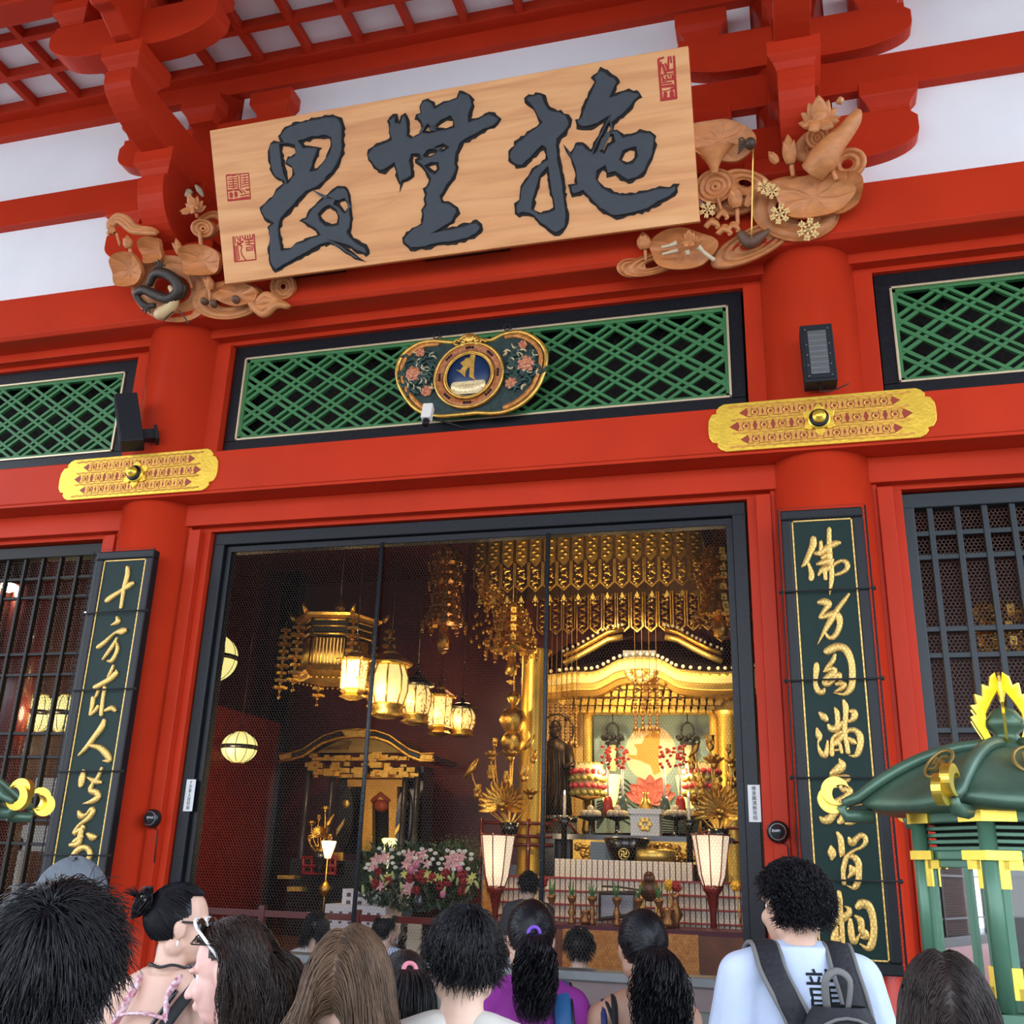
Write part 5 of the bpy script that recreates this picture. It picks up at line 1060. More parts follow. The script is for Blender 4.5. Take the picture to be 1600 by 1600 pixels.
for g, sx in (([(560,782),(640,745),(720,700),(800,655),(880,640)], 1), ([(1420,772),(1330,735),(1260,700),(1180,655),(1110,640)], -1)):
    pts = [Vector((x, 11.0, z)) for x, z in za(g, 11.0)]
    for o, r_, m in ((0, .05, GOLDD), (-.14, .06, GOLDL)): MB().tube([q + Vector((0, 0, o)) for q in pts], r_, 6).obj('gable_board', m, T)
    b = MB()
    for q in cat(pts, 3): b.ell(q + Vector((0, -.03, .09)), .03, 7, 5)
    b.obj('gable_studs', mat('ivory', (.85, .78, .58), .4), T)
MB().prism(za([(880,752),(1060,752),(1060,785),(880,785)], 11.2), 11.2, 11.4).obj('ridge_end', mat('grey_ridge', (.25, .26, .28), .5), T)
MB().prism(za([(760,925),(860,880),(920,868),(1090,868),(1130,880),(1220,925)], Y + .3), Y + .3, Y + .36).obj('gable_panel', mat('bright_gold_panel', (.95, .62, .16), .4, .55, bump=.3, bs=70), T)
b = MB(); cx_, cz_ = za([(975, 870)], Y - .1)[0]
for i in range(9): a = PI * i / 8; b.ell((cx_ + .22 * cos(a), Y - .12, cz_ - .16 * sin(a)), (.07, .05, .06), 8, 6)
b.ell((cx_, Y - .14, cz_ - .05), (.11, .06, .1), 10, 8); b.obj('gable_pendant', mat('pale_gold_band', (.92, .72, .30), .35, .7), T)
AG = mat('altar_gold', (.95, .60, .12), .36, .7, var=.15, vs=25, bump=.25, bs=50)
MB().prism(za([(470,920),(1480,920),(1480,1100),(660,1100),(470,960)], 11.3), 11.3, 11.4).obj('frieze', AG, T)
b = MB(); r5 = random.Random(4)
for j, zz_ in enumerate((945, 985, 1030, 1070)):
    for i in range(26 - j * 2):
        gx = 490 + i * 40 + j * 35; x, z = za([(gx, zz_)], 11.15)[0]
        b.obox(Vector((x, 11.15, z)), Vector((1, 0, 0)), Vector((0, 1, 0)), Vector((0, 0, 1)), .085, .1, .035); b.obox(Vector((x, 11.1, z - .055)), Vector((1, 0, 0)), Vector((0, 1, 0)), Vector((0, 0, 1)), .05, .1, .03)
b.obj('bracket_rows', AG, T)
b = MB()
for i in range(22): x, z = za([(500 + i * 46, 965 + (i % 2) * 45)], 11.0)[0]; b.obox(Vector((x, 11.03, z)), Vector((1, 0, 0)), Vector((0, 1, 0)), Vector((0, 0, 1)), .03, .03, .03)
b.obj('dark_bracket_ends', mat('dark_brown_gold', (.16, .07, .02), .5), T)
for gx, w, y in ((690, .09, 11.2), (1375, .09, 11.2), (1445, .16, 11.0), (610, .05, 11.4)):
    a_ = za([(gx, 1085)], y)[0]; MB().lathe([(w * 1.3, .42), (w * 1.3, .6), (w, .65), (w, a_[1] - .1), (w * 1.3, a_[1])], (a_[0], y, 0), 16).obj('post', AG, T)
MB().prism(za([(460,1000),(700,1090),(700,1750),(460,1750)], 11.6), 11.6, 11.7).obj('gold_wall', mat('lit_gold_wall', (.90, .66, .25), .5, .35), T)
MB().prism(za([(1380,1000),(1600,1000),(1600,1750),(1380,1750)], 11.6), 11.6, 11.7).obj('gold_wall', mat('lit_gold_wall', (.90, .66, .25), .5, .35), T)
MB().box(-5.6, .2, 10.9, 11.9, .42, 1.75).obj('plinth', BLK, T)
p = at(828, 1200, 9.5); MB().lathe([(.30, .42), (.30, .55), (.23, .6), (.23, 5.2), (.3, 5.3)], (p[0] + .05, 9.5, 0), 24).obj('gold_pillar', mat('pillar_gold', (.85, .52, .08), .32, .75), label='round golden pillar behind the left gilt lotus spray', cat='pillar', kind='thing')
# hanging strings in front of the gable and left of it
for px0, wd, n_, y0, y1, lab in ((1010, 34, 4, 1062, 1137, 'cluster of gilt bead strings under the middle of the shrine gable'), (880, 40, 6, 1100, 1160, 'cluster of gilt bead strings over the dark standing statue')):
    T = thing('bead_strings', at(px0, y1, 10.3), lab, 'pendant', 'gilt bead strings')
    for i in range(n_):
        px = px0 - wd / 2 + wd * i / (n_ - 1); b = MB()
        for k in range(12): q = at(px, y0 + (y1 - y0) * k / 12, 10.3); b.ell(q, (.026 + .012 * (k % 2), .02, .03), 6, 5)
        q = at(px, y1, 10.3); b.lathe([(.01, .05), (.05, -.03), (.04, -.09), (.01, -.1)], q, 8); b.tube([(q[0], q[1], 7.6), q], .006, 4); b.obj('string', mat('bronze_beads', (.32, .16, .05), .4, .8), T)
# ---- painted hanging with moon disc and letter
T = thing('painted_hanging', (CX, 11.45, 2.3), 'pale teal hanging with a golden moon disc, seed letter and red lotus', 'hanging')
def zb(pts, y=11.45): return [(q[0], q[2]) for q in [at(720 + a / 3.478, 1080 + c_ / 3.478, y) for a, c_ in pts]]
MB().prism(zb([(718,112),(1348,112),(1380,770),(730,770)]), 11.45, 11.48).obj('cloth', mat('teal_cloth', (.27, .40, .44), .8, var=.12, vs=2), T)
cx_, cz_ = zb([(1032, 335)])[0]
b = MB(); b.prism([(cx_ + 1.62 * cos(a), cz_ + 1.66 * sin(a)) for a in [i * PI / 24 for i in range(48)]][:0] or [(cx_ + .47 * cos(i * PI / 24), cz_ + .50 * sin(i * PI / 24)) for i in range(48)], 11.44, 11.45); b.obj('moon_disc', mat('moon_gold', (.85, .66, .46), .6, var=.06), T)
b = MB().prism(zb([(905,345),(955,350),(960,320),(940,290),(985,285),(1000,250),(1035,225),(1050,195),(1085,215),(1080,300),(1075,380),(1085,440),(1050,455),(1030,400),(1000,390),(985,380),(965,375),(930,365)]), 11.43, 11.44); b.obj('seed_letter', mat('letter_ochre', (.55, .30, .06), .6), T)
b = MB(); lx, lz = zb([(1032, 560)])[0]
for ring, (m_, R_, col) in enumerate(((7, .46, 0), (5, .32, 1))):
    for i in range(m_):
        a = PI * (.05 + .9 * i / (m_ - 1)); d = Vector((cos(a), 0, sin(a) * .8 + .15)); 
        gpetal(b, Vector((lx, 11.43 - .01 * ring, lz - .12)), d.normalized(), Vector((0, -1, 0)), R_, .12, .02)
b.obj('painted_lotus', mat('lotus_red', (.60, .16, .15), .7, var=.25, vs=8), T)
b = MB()
for k in range(9):
    pts = [zb([(730 + 30 * k * .3, 690 - k * 12)])[0], zb([(840, 560 - 14 * k + k * k)])[0] if k > 2 else zb([(830, 650)])[0], zb([(900, 500 + 24 * k)])[0], zb([(1010, 600 + 18 * k)])[0], zb([(1150, 640 + 14 * k)])[0], zb([(1370, 720 + 5 * k)])[0]]
    pts = [zb([(740, 745 - 18 * k)])[0], zb([(800, 650 - 6 * k)])[0], zb([(870, 480 + 26 * k)])[0], zb([(960, 545 + 24 * k)])[0], zb([(1080, 640 + 15 * k)])[0], zb([(1370, 715 + 6 * k)])[0]]
    pts = [(x, z) for x, z in pts]; pp = cat([(x, 11.435, z) for x, z in pts], 5); b.tube(pp, .012, 4)
b.obj('wave_lines', mat('wave_black', (.02, .03, .035), .7), T)
for gx, lab in ((825, 'black hanging lamp with looped cords left of the moon disc'), (1233, 'black hanging lamp with looped cords right of the moon disc')):
    x, z = zb([(gx, 250)], 11.2)[0]; T = thing('knotted_lamp', (x, 11.2, z - .5), lab, 'hanging ornament', 'knotted black hangings'); KB = mat('cord_black', (.015, .018, .022), .5)
    b = MB(); b.tube([(x, 11.2, z + .42), (x, 11.2, z + .24)], .012, 5); b.tube([(x + .11 * cos(a), 11.2, z + .12 + .14 * sin(a)) for a in [i * PI / 8 for i in range(9)]], .022, 6); b.tube([(x - .11, 11.2, z + .12), (x - .12, 11.2, z)], .02, 5).tube([(x + .11, 11.2, z + .12), (x + .12, 11.2, z)], .02, 5); b.obj('loop', KB, T)
    b = MB()
    for i in range(14): a = 2 * PI * i / 14; b.ell((x + .17 * cos(a), 11.2 + .12 * sin(a), z - .03 + .03 * (i % 2)), (.055, .04, .04), 7, 5); b.ell((x + .10 * cos(a), 11.2 + .08 * sin(a), z - .11), (.05, .04, .035), 7, 5)
    b.obj('knot_ring', KB, T)
    b = MB()
    for dx in (-.08, .08): b.tube([(x + dx, 11.2, z - .12), (x + dx, 11.2, z - .5)], .016, 5); b.tube([(x + dx, 11.2, z - .3), (x + dx, 11.2, z - .5)], .026, 6)
    b.obj('tassels', mat('tassel_red_black', (.05, .012, .01), .7), T)
    MB().lathe([(.05, -.6), (.075, -.35), (.07, -.14)], (x, 11.25, z), 10).obj('glass_tube', mat('candle_pale', (.85, .7, .3), .5, emit=.5, ecol=(1, .8, .3)), T)
    MB().lathe([(.09, -1.25), (.14, -1.1), (.2, -.72), (.19, -.7)], (x, 10.9, z), 14).obj('lit_shade', mat('altar_lamp_glow', (1, .85, .4), .7, emit=1.6, ecol=(1, .78, .22)), T); MB().ell((x, 10.68, z - .98), .05, 8, 6).obj('flame', HOT, T)
    lamp('altar_lamp', (x, 10.1, z - .7), 75, (1, .72, .28))
# ---- standing dark statue
p = at(866, 1275, 10.2); T = thing('bronze_statue', (p[0], 10.2, p[2] - .1), 'dark standing bronze statue with a ringed staff beside the bright gold wall', 'statue')
sx_, sz_ = p[0], p[2]; BRZ = mat('dark_bronze', (.05, .03, .015), .4, .7, var=.4, vs=20)
H = 1.55
b = MB(); b.lathe([(.30, 0), (.27, .25), (.22, .6), (.26, .85), (.28, 1.05), (.24, 1.2), (.1, 1.3), (.07, 1.33)], (sx_, 10.2, sz_), 20, sq=.75)
for k in range(9): a = -PI * k / 8; b.tube([(sx_ + .25 * cos(a), 10.2 + .2 * sin(a), sz_ + 1.1), (sx_ + .24 * cos(a + .2), 10.2 + .19 * sin(a + .2), sz_ + .55), (sx_ + .29 * cos(a), 10.2 + .24 * sin(a), sz_ + .02)], .03, 5)
b.ell((sx_, 10.17, sz_ + 1.42), (.095, .11, .125), 14, 10); b.lathe([(.11, 1.47), (.12, 1.5), (.08, 1.6), (.03, 1.64)], (sx_, 10.19, sz_), 12)
b.tube([(sx_ + .24, 10.15, sz_ + 1.15), (sx_ + .33, 10.05, sz_ + .85), (sx_ + .2, 9.95, sz_ + .8)], [.09, .07, .05], 8).tube([(sx_ - .24, 10.15, sz_ + 1.15), (sx_ - .3, 10.05, sz_ + .85), (sx_ - .12, 9.95, sz_ + .9)], [.09, .07, .05], 8)
b.obj('figure', BRZ, T)
MB().tube([(sx_ + .3 * cos(i * PI / 12), 10.3, sz_ + 1.45 + .3 * sin(i * PI / 12)) for i in range(24)], .018, 6, closed=True).obj('halo', BRZ, T)
MB().lathe([(.4, -.1), (.42, 0)], (sx_, 10.2, sz_), 16).box(sx_ - .34, sx_ + .34, 9.95, 10.5, .42, sz_ - .1).obj('pedestal', BLK, T)
for i in range(6):
    a = i * PI / 3 + .5; b = MB().ell((sx_ + .22 * cos(a), 10.25, sz_ + 1.72 + .1 * sin(a)), .05, 8, 6); 
    if i == 5: b.obj('crown_ornament', BRZ, T)
# ---- altar tables
def zt(px, py, y): p = at(px, py, y); return p
a_ = at(925, 1307, 9.2); b_ = at(1090, 1307, 9.2)
T = thing('altar_table', (CX, 9.2, .42), 'black lacquer altar table with a gilt carved apron before the shrine', 'table')
MB().box(-4.15, -1.05, 9.2, 10.0, a_[2] - .05, a_[2] + .03).obj('tabletop', BLK, T)
b = MB(); r5 = random.Random(8)
for i in range(90): x = r5.uniform(-3.5, -1.6); z = a_[2] - .1 - r5.uniform(0, .26); b.ell((x, 9.16, z), (r5.uniform(.04, .1), .05, r5.uniform(.03, .06)), 6, 5)
b.box(-3.55, -1.55, 9.17, 9.2, a_[2] - .38, a_[2] - .05); b.obj('carved_apron', GOLDD, T)
for x in (-3.95, -1.25): MB().box(x - .08, x + .08, 9.25, 9.9, .42, a_[2] - .05).obj('leg', BLK, T)
b = MB()
for z in (a_[2] + .18, a_[2] - .02, a_[2] - .15): b.tube([(-5.1, 9.2, z), (-3.9, 9.2, z)], .03, 6)
for x in (-5.1, -4.3): b.tube([(x, 9.2, .42), (x, 9.2, a_[2] + .25)], .035, 6)
b.tube([(-3.9, 9.2, a_[2] + .25), (-3.6, 9.2, a_[2] + .18), (-3.5, 9.3, a_[2] + .02)], .03, 6); b.obj('red_railing', DRED, T)
b = MB()
for z in (a_[2] + .18, a_[2] - .02): b.tube([(-1.3, 9.4, z), (.2, 9.4, z)], .03, 6)
b.tube([(-1.3, 9.4, a_[2] + .18), (-1.5, 9.35, a_[2] + .1), (-1.55, 9.3, a_[2] + .0)], .03, 6); b.obj('red_railing', DRED, T)
p = at(1009, 1292, 9.3); T = thing('offering_box', (p[0], 9.3, a_[2] + .03), 'small white offering box with a gold crest on the altar table', 'box')
MB().box(p[0] - .23, p[0] + .23, 9.2, 9.55, a_[2] + .03, a_[2] + .40).obj('body', mat('white_cloth_box', (.62, .66, .70), .7), T); MB().box(p[0] - .27, p[0] + .27, 9.17, 9.58, a_[2] + .36, a_[2] + .44).obj('lid', mat('white_cloth_box', (.62, .66, .70), .7), T)
b = MB()
for i in range(6): q = i * PI / 3; b.ell((p[0] + .07 * cos(q), 9.19, a_[2] + .2 + .07 * sin(q)), (.045, .01, .045), 8, 5)
b.obj('crest', GOLDL, T)
p = at(980, 1335, 8.6); T = thing('incense_bowl', (p[0], 8.6, p[2] - .3), 'black incense bowl with a gold fylfot emblem below the offering box', 'bowl')
MB().lathe([(.14, -.28), (.18, -.2), (.30, .05), (.36, .22), (.33, .24)], p, 24).obj('bowl', BLK, T)
b = MB().lathe([(.085, 0), (.085, .012), (.07, .012), (.07, 0)], n=20, fr=Fr((p[0], 8.3, p[2]))); f2 = Fr((p[0], 8.29, p[2]))
b.box(-.045, .045, 0, .008, -.008, .008, f2).box(-.008, .008, 0, .008, -.045, .045, f2).box(.008, .045, 0, .008, -.045, -.03, f2).box(-.045, -.008, 0, .008, .03, .045, f2).box(-.045, -.03, 0, .008, -.045, -.008, f2).box(.03, .045, 0, .008, .008, .045, f2); b.obj('emblem', GOLDL, T)
p = at(1022, 1338, 8.6); b = MB().lathe([(.28, -.09), (.33, -.04), (.33, .06), (.28, .1)], p, 24).box(p[0] - .3, p[0] + .3, 8.4, 8.9, .42, p[2] - .08); b.obj('gold_cushion', GOLDL, label='round golden brocade cushion beside the incense bowl', cat='cushion')
p = at(950, 1335, 8.8); MB().box(p[0] - .28, p[0] + .2, 8.8, 9.0, .42, p[2] + .18).obj('side_chest', mat('blue_grey_cloth', (.16, .22, .28), .5), label='blue-grey covered chest left of the black incense bowl', cat='chest')
for px, py, y, lab in ((563 / 3.478 + 720, 1278, 8.4, 'slim black candle stand left of the altar table'), (1240 / 3.478 + 720, 1282, 8.4, 'slim black candle stand right of the altar table')):
    p = at(px, py, y); T = thing('candle_stand', (p[0], y, .42), lab, 'candle stand', 'candle stands'); MB().lathe([(.16, .42), (.05, .5), (.045, p[2] - .1), (.13, p[2])], (p[0], y, 0), 12).obj('stand', BLK, T); MB().lathe([(.025, 0), (.022, .34)], (p[0], y, p[2]), 8).obj('candle', mat('candle_wax', (.85, .75, .55), .6), T); MB().ell((p[0], y, p[2] + .38), (.014, .014, .035), 8, 6).obj('flame', HOT, T)
# tiered food offerings
for px, lab in ((688, 'drum-shaped offering of red and yellow rosettes left of the altar'), (1310, 'drum-shaped offering of red and yellow rosettes right of the altar')):
    p = at(720 + px / 3.478, 1080 + 480 / 3.478, 10.3); T = thing('rosette_offering', (p[0], 10.3, p[2] - .6), lab, 'offering', 'rosette offerings')
    R_ = .30
    MB().lathe([(R_ * .9, -.28), (R_ * .92, .25)], p, 20).obj('core', mat('offering_cream', (.6, .5, .25), .7), T)
    for row, (dz, m) in enumerate(((-.24, mat('rosette_olive', (.30, .26, .05), .6)), (-.12, mat('rosette_red', (.55, .05, .06), .6)), (.0, mat('rosette_olive', (.30, .26, .05), .6)), (.12, mat('rosette_red', (.55, .05, .06), .6)), (.24, mat('rosette_olive', (.30, .26, .05), .6)))):
        b = MB()
        for i in range(16): a = 2 * PI * i / 16 + row * .2; rr_ = R_ * (.97 if row < 4 else .75); b.ell(p + Vector((rr_ * cos(a), rr_ * sin(a), dz)), (.055, .055, .05), 8, 6)
        b.obj('rosette_row', m, T)
    MB().lathe([(.02, -.95), (.1, -.85), (.04, -.6), (.06, -.35), (.3, -.28)], p, 14).obj('stand', GOLDD, T)
# small altar vessels
VS = [(800, 560, 'red'), (880, 570, 'clear'), (1110, 570, 'clear'), (1195, 570, 'red')]
for k, (gx, gz, c_) in enumerate(VS):
    p = at(720 + gx / 3.478, 1080 + 660 / 3.478, 9.9); T = thing('altar_vase', (p[0], 9.9, p[2] - .05), ('red vase with a tall white candle and red leaves, far left of the altar pairs', 'glass vase with a white candle and red leaves, left of the moon disc', 'glass vase with a white candle and red leaves, right of the moon disc', 'red vase with a white candle and red leaves, far right of the altar pairs')[k], 'vase', 'candle vases on the altar')
    MB().lathe([(.05, -.05), (.09, .05), (.075, .2), (.05, .26)], p, 12).obj('vase', mat('vase_red', (.30, .02, .015), .25) if c_ == 'red' else mat('vase_glass', (.05, .08, .08), .1), T)
    MB().lathe([(.022, .26), (.02, .75)], p, 8).obj('candle', mat('candle_white', (.82, .80, .76), .5), T)
    b = MB(); r5 = random.Random(k)
    for i in range(18): a = r5.uniform(0, 2 * PI); r_ = r5.uniform(.0, .12); b.ell(p + Vector((r_ * cos(a), r_ * sin(a), .72 + r5.uniform(0, .36))), (.035, .035, .028), 6, 5)
    b.obj('red_leaves', mat('berry_red', (.38, .03, .03), .6), T)
for k, gx in enumerate((850, 1168, 705, 1320)):
    p = at(720 + gx / 3.478, 1080 + 690 / 3.478, 9.7); T = thing('footed_dish', (p[0], 9.7, a_[2] + .03), ('black footed dish below the left pair of candle vases', 'black footed dish below the right pair of candle vases', 'black footed dish of sweets under the left rosette offering', 'black footed dish of oranges under the right rosette offering')[k], 'dish', 'footed dishes on the altar')
    h = p[2] - a_[2] - .03
    MB().lathe([(.13, 0), (.04, .06), (.035, h - .05), (.2, h), (.22, h + .03), (.2, h + .03)], (p[0], 9.7, a_[2] + .03), 16).obj('dish', BLK, T)
    b = MB(); r5 = random.Random(k + 20)
    for i in range(9): q = 2 * PI * i / 8; rr_ = .12 if i < 8 else 0; b.ell((p[0] + rr_ * cos(q), 9.7 + rr_ * sin(q), p[2] + .07 + (.08 if i == 8 else 0)), .06, 8, 6)
    b.obj('offerings', mat('sweets', (.45, .38, .30), .6) if k != 3 else mat('oranges', (.75, .28, .03), .5), T)
p = at(1009, 1268, 9.5); MB().lathe([(.10, -.15), (.07, 0), (.12, .08), (.06, .17), (.03, .26), (.05, .3)], p, 14).obj('gilt_vessel', GOLDD, label='small gilt vessel standing on the white offering box', cat='vessel')
# ---- rack of white tablets and the front table
def rack():
    y = 7.8; z0 = at(970, 1447, y)[2]; z1 = at(900, 1372, y)[2]; zt_ = at(975, 1347, y)[2]
    t = thing('tablet_rack', (CX, y, .42), 'wide tiered rack of narrow white paper tablets in front of the altar', 'rack')
    xa_, xb_ = at(780, 1400, y)[0], at(1166, 1400, y)[0]; xc, xd = at(868, 1360, y)[0], at(1083, 1360, y)[0]
    MB().box(xa_, xb_, y + .05, y + .12, .42, z1).box(xc, xd, y + .05, y + .12, z1, zt_).obj('back_board', DRED, t)
    b = MB(); rows = 4; dz = (z1 - z0 + .1) / rows
    for k in range(rows + 1): b.box(xa_, xb_, y - .1, y + .06, z0 - .1 + k * dz - .012, z0 - .1 + k * dz + .012)
    b.obj('shelf_boards', mat('rack_red', (.34, .03, .02), .5), t)
    TAB = mat('paper_tablet_white', (.82, .72, .58), .7)
    n = 46; w = (xb_ - xa_) / n; cnt = 0; bs_ = MB(); lab = MB()
    for k in range(rows):
        for i in range(n):
            x = xa_ + w * (i + .5); zz_ = z0 - .1 + k * dz + .012
            if k == rows - 1 and xc < x < xd: hh = dz * .93
            else: hh = dz * .93
            b = MB().box(x - w * .40, x + w * .40, y - .06, y - .03, zz_, zz_ + hh)
            if k in (2, 3): b.obj('paper_tablet', TAB, t)
            else: bs_.v, bs_.f, bs_.mi, bs_.sm = bs_.v, bs_.f, bs_.mi, bs_.sm; bs_.box(x - w * .40, x + w * .40, y - .06, y - .03, zz_, zz_ + hh)
    n2 = int((xd - xc) / w)
    for i in range(n2): x = xc + (xd - xc) * (i + .5) / n2; bs_.box(x - w * .42, x + w * .42, y - .08, y - .04, z1 + .01, zt_ + .02)
    bs_.obj('more_tablets', TAB, t, kind='stuff')
rack()
T = thing('brocade_table', (-2.6, 6.3, .42), 'long altar table draped in orange brocade with a purple edge', 'table')
z = at(1000, 1450, 6.3)[2]; xa_, xb_ = at(762, 1450, 6.3)[0], at(1168, 1460, 6.3)[0]
BRO = mat('orange_brocade', (.50, .14, .02), .5, .15, var=.5, vs=18, col2=(.75, .36, .08))
MB().box(xa_, xb_, 6.3, 7.1, z - .06, z).obj('tabletop', mat('purple_edge', (.10, .012, .03), .6), T); MB().box(at(880, 1480, 6.3)[0], at(1092, 1480, 6.3)[0], 6.26, 6.3, .42, z - .05).obj('brocade_cloth', BRO, T)
BRP = mat('brown_panel', (.20, .06, .02), .5, var=.3); MB().box(xa_, at(880, 1480, 6.3)[0], 6.28, 6.32, .42, z - .06).obj('side_panel', BRP, T); MB().box(at(1092, 1480, 6.3)[0], xb_, 6.28, 6.32, .42, z - .06).obj('side_panel', BRP, T)
p = at(762, 1410, 7.0); MB().box(p[0] - .08, p[0] + .10, 7.0, 7.1, .42, at(762, 1368, 7)[2]).obj('brocade_banner', BRO, label='narrow orange brocade strip left of the tablet rack', cat='banner')
for k, px in enumerate((861, 893, 925, 964, 998, 1030)):
    p = at(px, 1447, 6.5); T = thing('sprig_vase', (p[0], 6.5, z), 'bronze vase with a green sprig, %s' % ('leftmost of its row', 'second from the left of its row', 'third from the left of its row', 'fourth from the left, before the reading stand', 'fifth from the left, by the wooden gong', 'rightmost of its row')[k], 'vase', 'sprig vases on the brocade table')
    MB().lathe([(.055, 0), (.05, .03), (.025, .08), (.055, .14), (.03, .2), (.025, .24), (.06, .31), (.065, .35)], (p[0], 6.5, z), 12).obj('vase', mat('bronze_vase', (.36, .16, .05), .35, .85), T)
    b = MB(); r5 = random.Random(k)
    for i in range(9): b.tube([(p[0], 6.5, z + .33), (p[0] + r5.uniform(-.06, .06), 6.5 + r5.uniform(-.05, .05), z + .42 + r5.uniform(0, .12))], [.012, .006], 5)
    b.obj('sprig', mat('sprig_green', (.06, .20, .05), .6), T)
for k, (px, pz, s_) in enumerate(((914, 1447, .8), (1044, 1440, 1.1), (1052, 1436, 1.3))):
    p = at(px, pz, 6.45); MB().lathe([(.07 * s_, 0), (.09 * s_, .06 * s_), (.05 * s_, .14 * s_), (.08 * s_, .2 * s_), (.075 * s_, .22 * s_)] if k < 2 else [(.06, 0), (.04, .05), (.10, .16), (.04, .3), (.03, .36), (.07, .42)], (p[0], 6.45 + .25 * (k == 2), z), 14).obj('bronze_vessel', mat('bronze_vase', (.36, .16, .05), .35, .85), label=('squat bronze cup between the second and third sprig vases', 'bronze incense pot at the right end of the vase row', 'tall-necked bronze flower vase at the right end of the brocade table')[k], cat='vessel', group='bronze vessels')
T = thing('reading_stand', (at(962, 1440, 6.7)[0], 6.7, z), 'dark framed reading stand on the brocade table', 'stand')
q = [(q[0], q[2]) for q in [at(720 + a / 3.478, 1080 + c_ / 3.478, 6.7) for a, c_ in ((755,1095),(945,1095),(945,1215),(755,1240))]]
MB().prism(q, 6.7, 6.72).obj('paper', mat('paper_pale', (.45, .45, .48), .7), T); MB().tube([(x, 6.69, zz_) for x, zz_ in q], .035, 6, closed=True).obj('frame', mat('stand_dark', (.05, .025, .015), .4), T)
MB().tube([at(720 + a / 3.478, 1080 + c_ / 3.478, 6.6) for a, c_ in ((765,1060),(870,1065),(1000,1085))], .014, 6).obj('mallet', mat('stand_dark', (.05, .025, .015), .4), T)
p = at(1015, 1405, 6.8); T = thing('wooden_gong', (p[0], 6.8, z), 'carved brown wooden gong standing upright on the brocade table', 'gong')
MB().box(p[0] - .13, p[0] - .08, 6.78, 6.86, z, p[2] + .2).box(p[0] + .08, p[0] + .13, 6.78, 6.86, z, p[2] + .2).obj('posts', GOLDD, T); b = MB().ell((p[0], 6.8, p[2] + .12), (.14, .08, .15), 14, 10).ell((p[0], 6.78, p[2] + .26), (.08, .06, .09), 12, 8); b.obj('gong', mat('gong_brown', (.12, .045, .015), .35, .4), T)
for k, (px, py) in enumerate(((843, 1376), (1051, 1384), (1156, 1385))):
    T = thing('pompom_flowers', at(px, 1440, 7.2), ('yellow and red ball flowers behind the left upright bar', 'yellow and red ball flowers right of the wooden gong', 'yellow and red ball flowers against the right screen jamb')[k], 'flowers', 'ball flowers on the altar')
    for dx, dy, m in ((-6, -1, mat('pom_yellow', (.75, .42, .02), .7)), (6, 1, mat('pom_red', (.32, .02, .02), .7))):
        c = at(px + dx, py + dy, 6.95); b = MB(); r5 = random.Random(int(px + dx))
        for i in range(40): v = Vector((r5.gauss(0, 1), r5.gauss(0, 1), r5.gauss(0, 1))).normalized() * .06; b.ell(c + v, .018, 5, 4)
        b.ell(c, .06, 8, 6); b.tube([c, at(px, 1447, 6.95)], .008, 5); b.obj('ball_flower', m, T)
# floor lamps with flared paper shades
for px, lab in ((775, 'flared paper floor lamp left of the tablet rack'), (1113, 'flared paper floor lamp right of the tablet rack')):
    y = 7.0; p = at(px, 1387, y); T = thing('floor_lamp', (p[0], y, .42), lab, 'lamp', 'paper floor lamps'); x = p[0]
    zt_ = at(px, 1305, y)[2]
    MB().lathe([(.12, p[2] + .02), (.17, p[2] + .15), (.215, p[2] + .45), (.25, zt_), (.235, zt_ - .02)], (x, y, 0), 8, smooth=False).obj('shade', GLOWP, T)
    b = MB()
    for i in range(8): a = 2 * PI * i / 8; b.tube([(x + r * cos(a), y + r * sin(a), zz_) for r, zz_ in ((.122, p[2]), (.175, p[2] + .15), (.22, p[2] + .45), (.257, zt_ + .02))], .009, 5)
    b.tube([(x + .122 * cos(i * PI / 4), y + .122 * sin(i * PI / 4), p[2] + .09) for i in range(8)], .008, 5, closed=True); b.tube([(x + .25 * cos(i * PI / 4), y + .25 * sin(i * PI / 4), zt_) for i in range(8)], .01, 5, closed=True); b.obj('ribs', DRED, T)
    MB().lathe([(.04, .5), (.045, p[2] - .3), (.09, p[2] - .08), (.14, p[2] - .02), (.12, p[2] + .03)], (x, y, 0), 10).lathe([(.24, .42), (.22, .47), (.05, .52)], (x, y, 0), 12).obj('stand', DRED, T)
    lamp('floor_lamp_light', (x, y, zt_ + .15), 16, (1, .75, .42)); lamp('floor_lamp_front', (x, y - .45, p[2] + .3), 6, (1, .78, .5))
# stepped white stand and flowers
T = thing('stepped_stand', (-5.95, 6.2, .42), 'stepped white boxes with rows of dark crests left of the flowers', 'stand'); WB = mat('white_box', (.74, .70, .72), .6); 
x0, x1 = at(507, 1430, 6.2)[0], at(602, 1430, 6.2)[0]; x2 = at(523, 1400, 6.2)[0]; z0, z1_ = at(550, 1414, 6.2)[2], at(550, 1390, 6.2)[2]
MB().box(x0, x1, 6.2, 6.8, .42, z0).obj('lower_box', WB, T); MB().box(x2, x1 + .1, 6.45, 6.8, z0, z1_).obj('upper_box', WB, T)
b = MB()
for k in range(6):
    for i in range(6): b.box(x0 + .1 + i * (x1 - x0 - .2) / 5 - .02, x0 + .1 + i * (x1 - x0 - .2) / 5 + .02, 6.19, 6.2, z0 - .12 - k * .12, z0 - .09 - k * .12)
for k in range(2):
    for i in range(5): b.box(x2 + .1 + i * .17 - .03, x2 + .1 + i * .17 + .03, 6.44, 6.45, z1_ - .1 - k * .1, z1_ - .05 - k * .1)
b.obj('crest_marks', mat('crest_ink', (.10, .08, .10), .7), T)
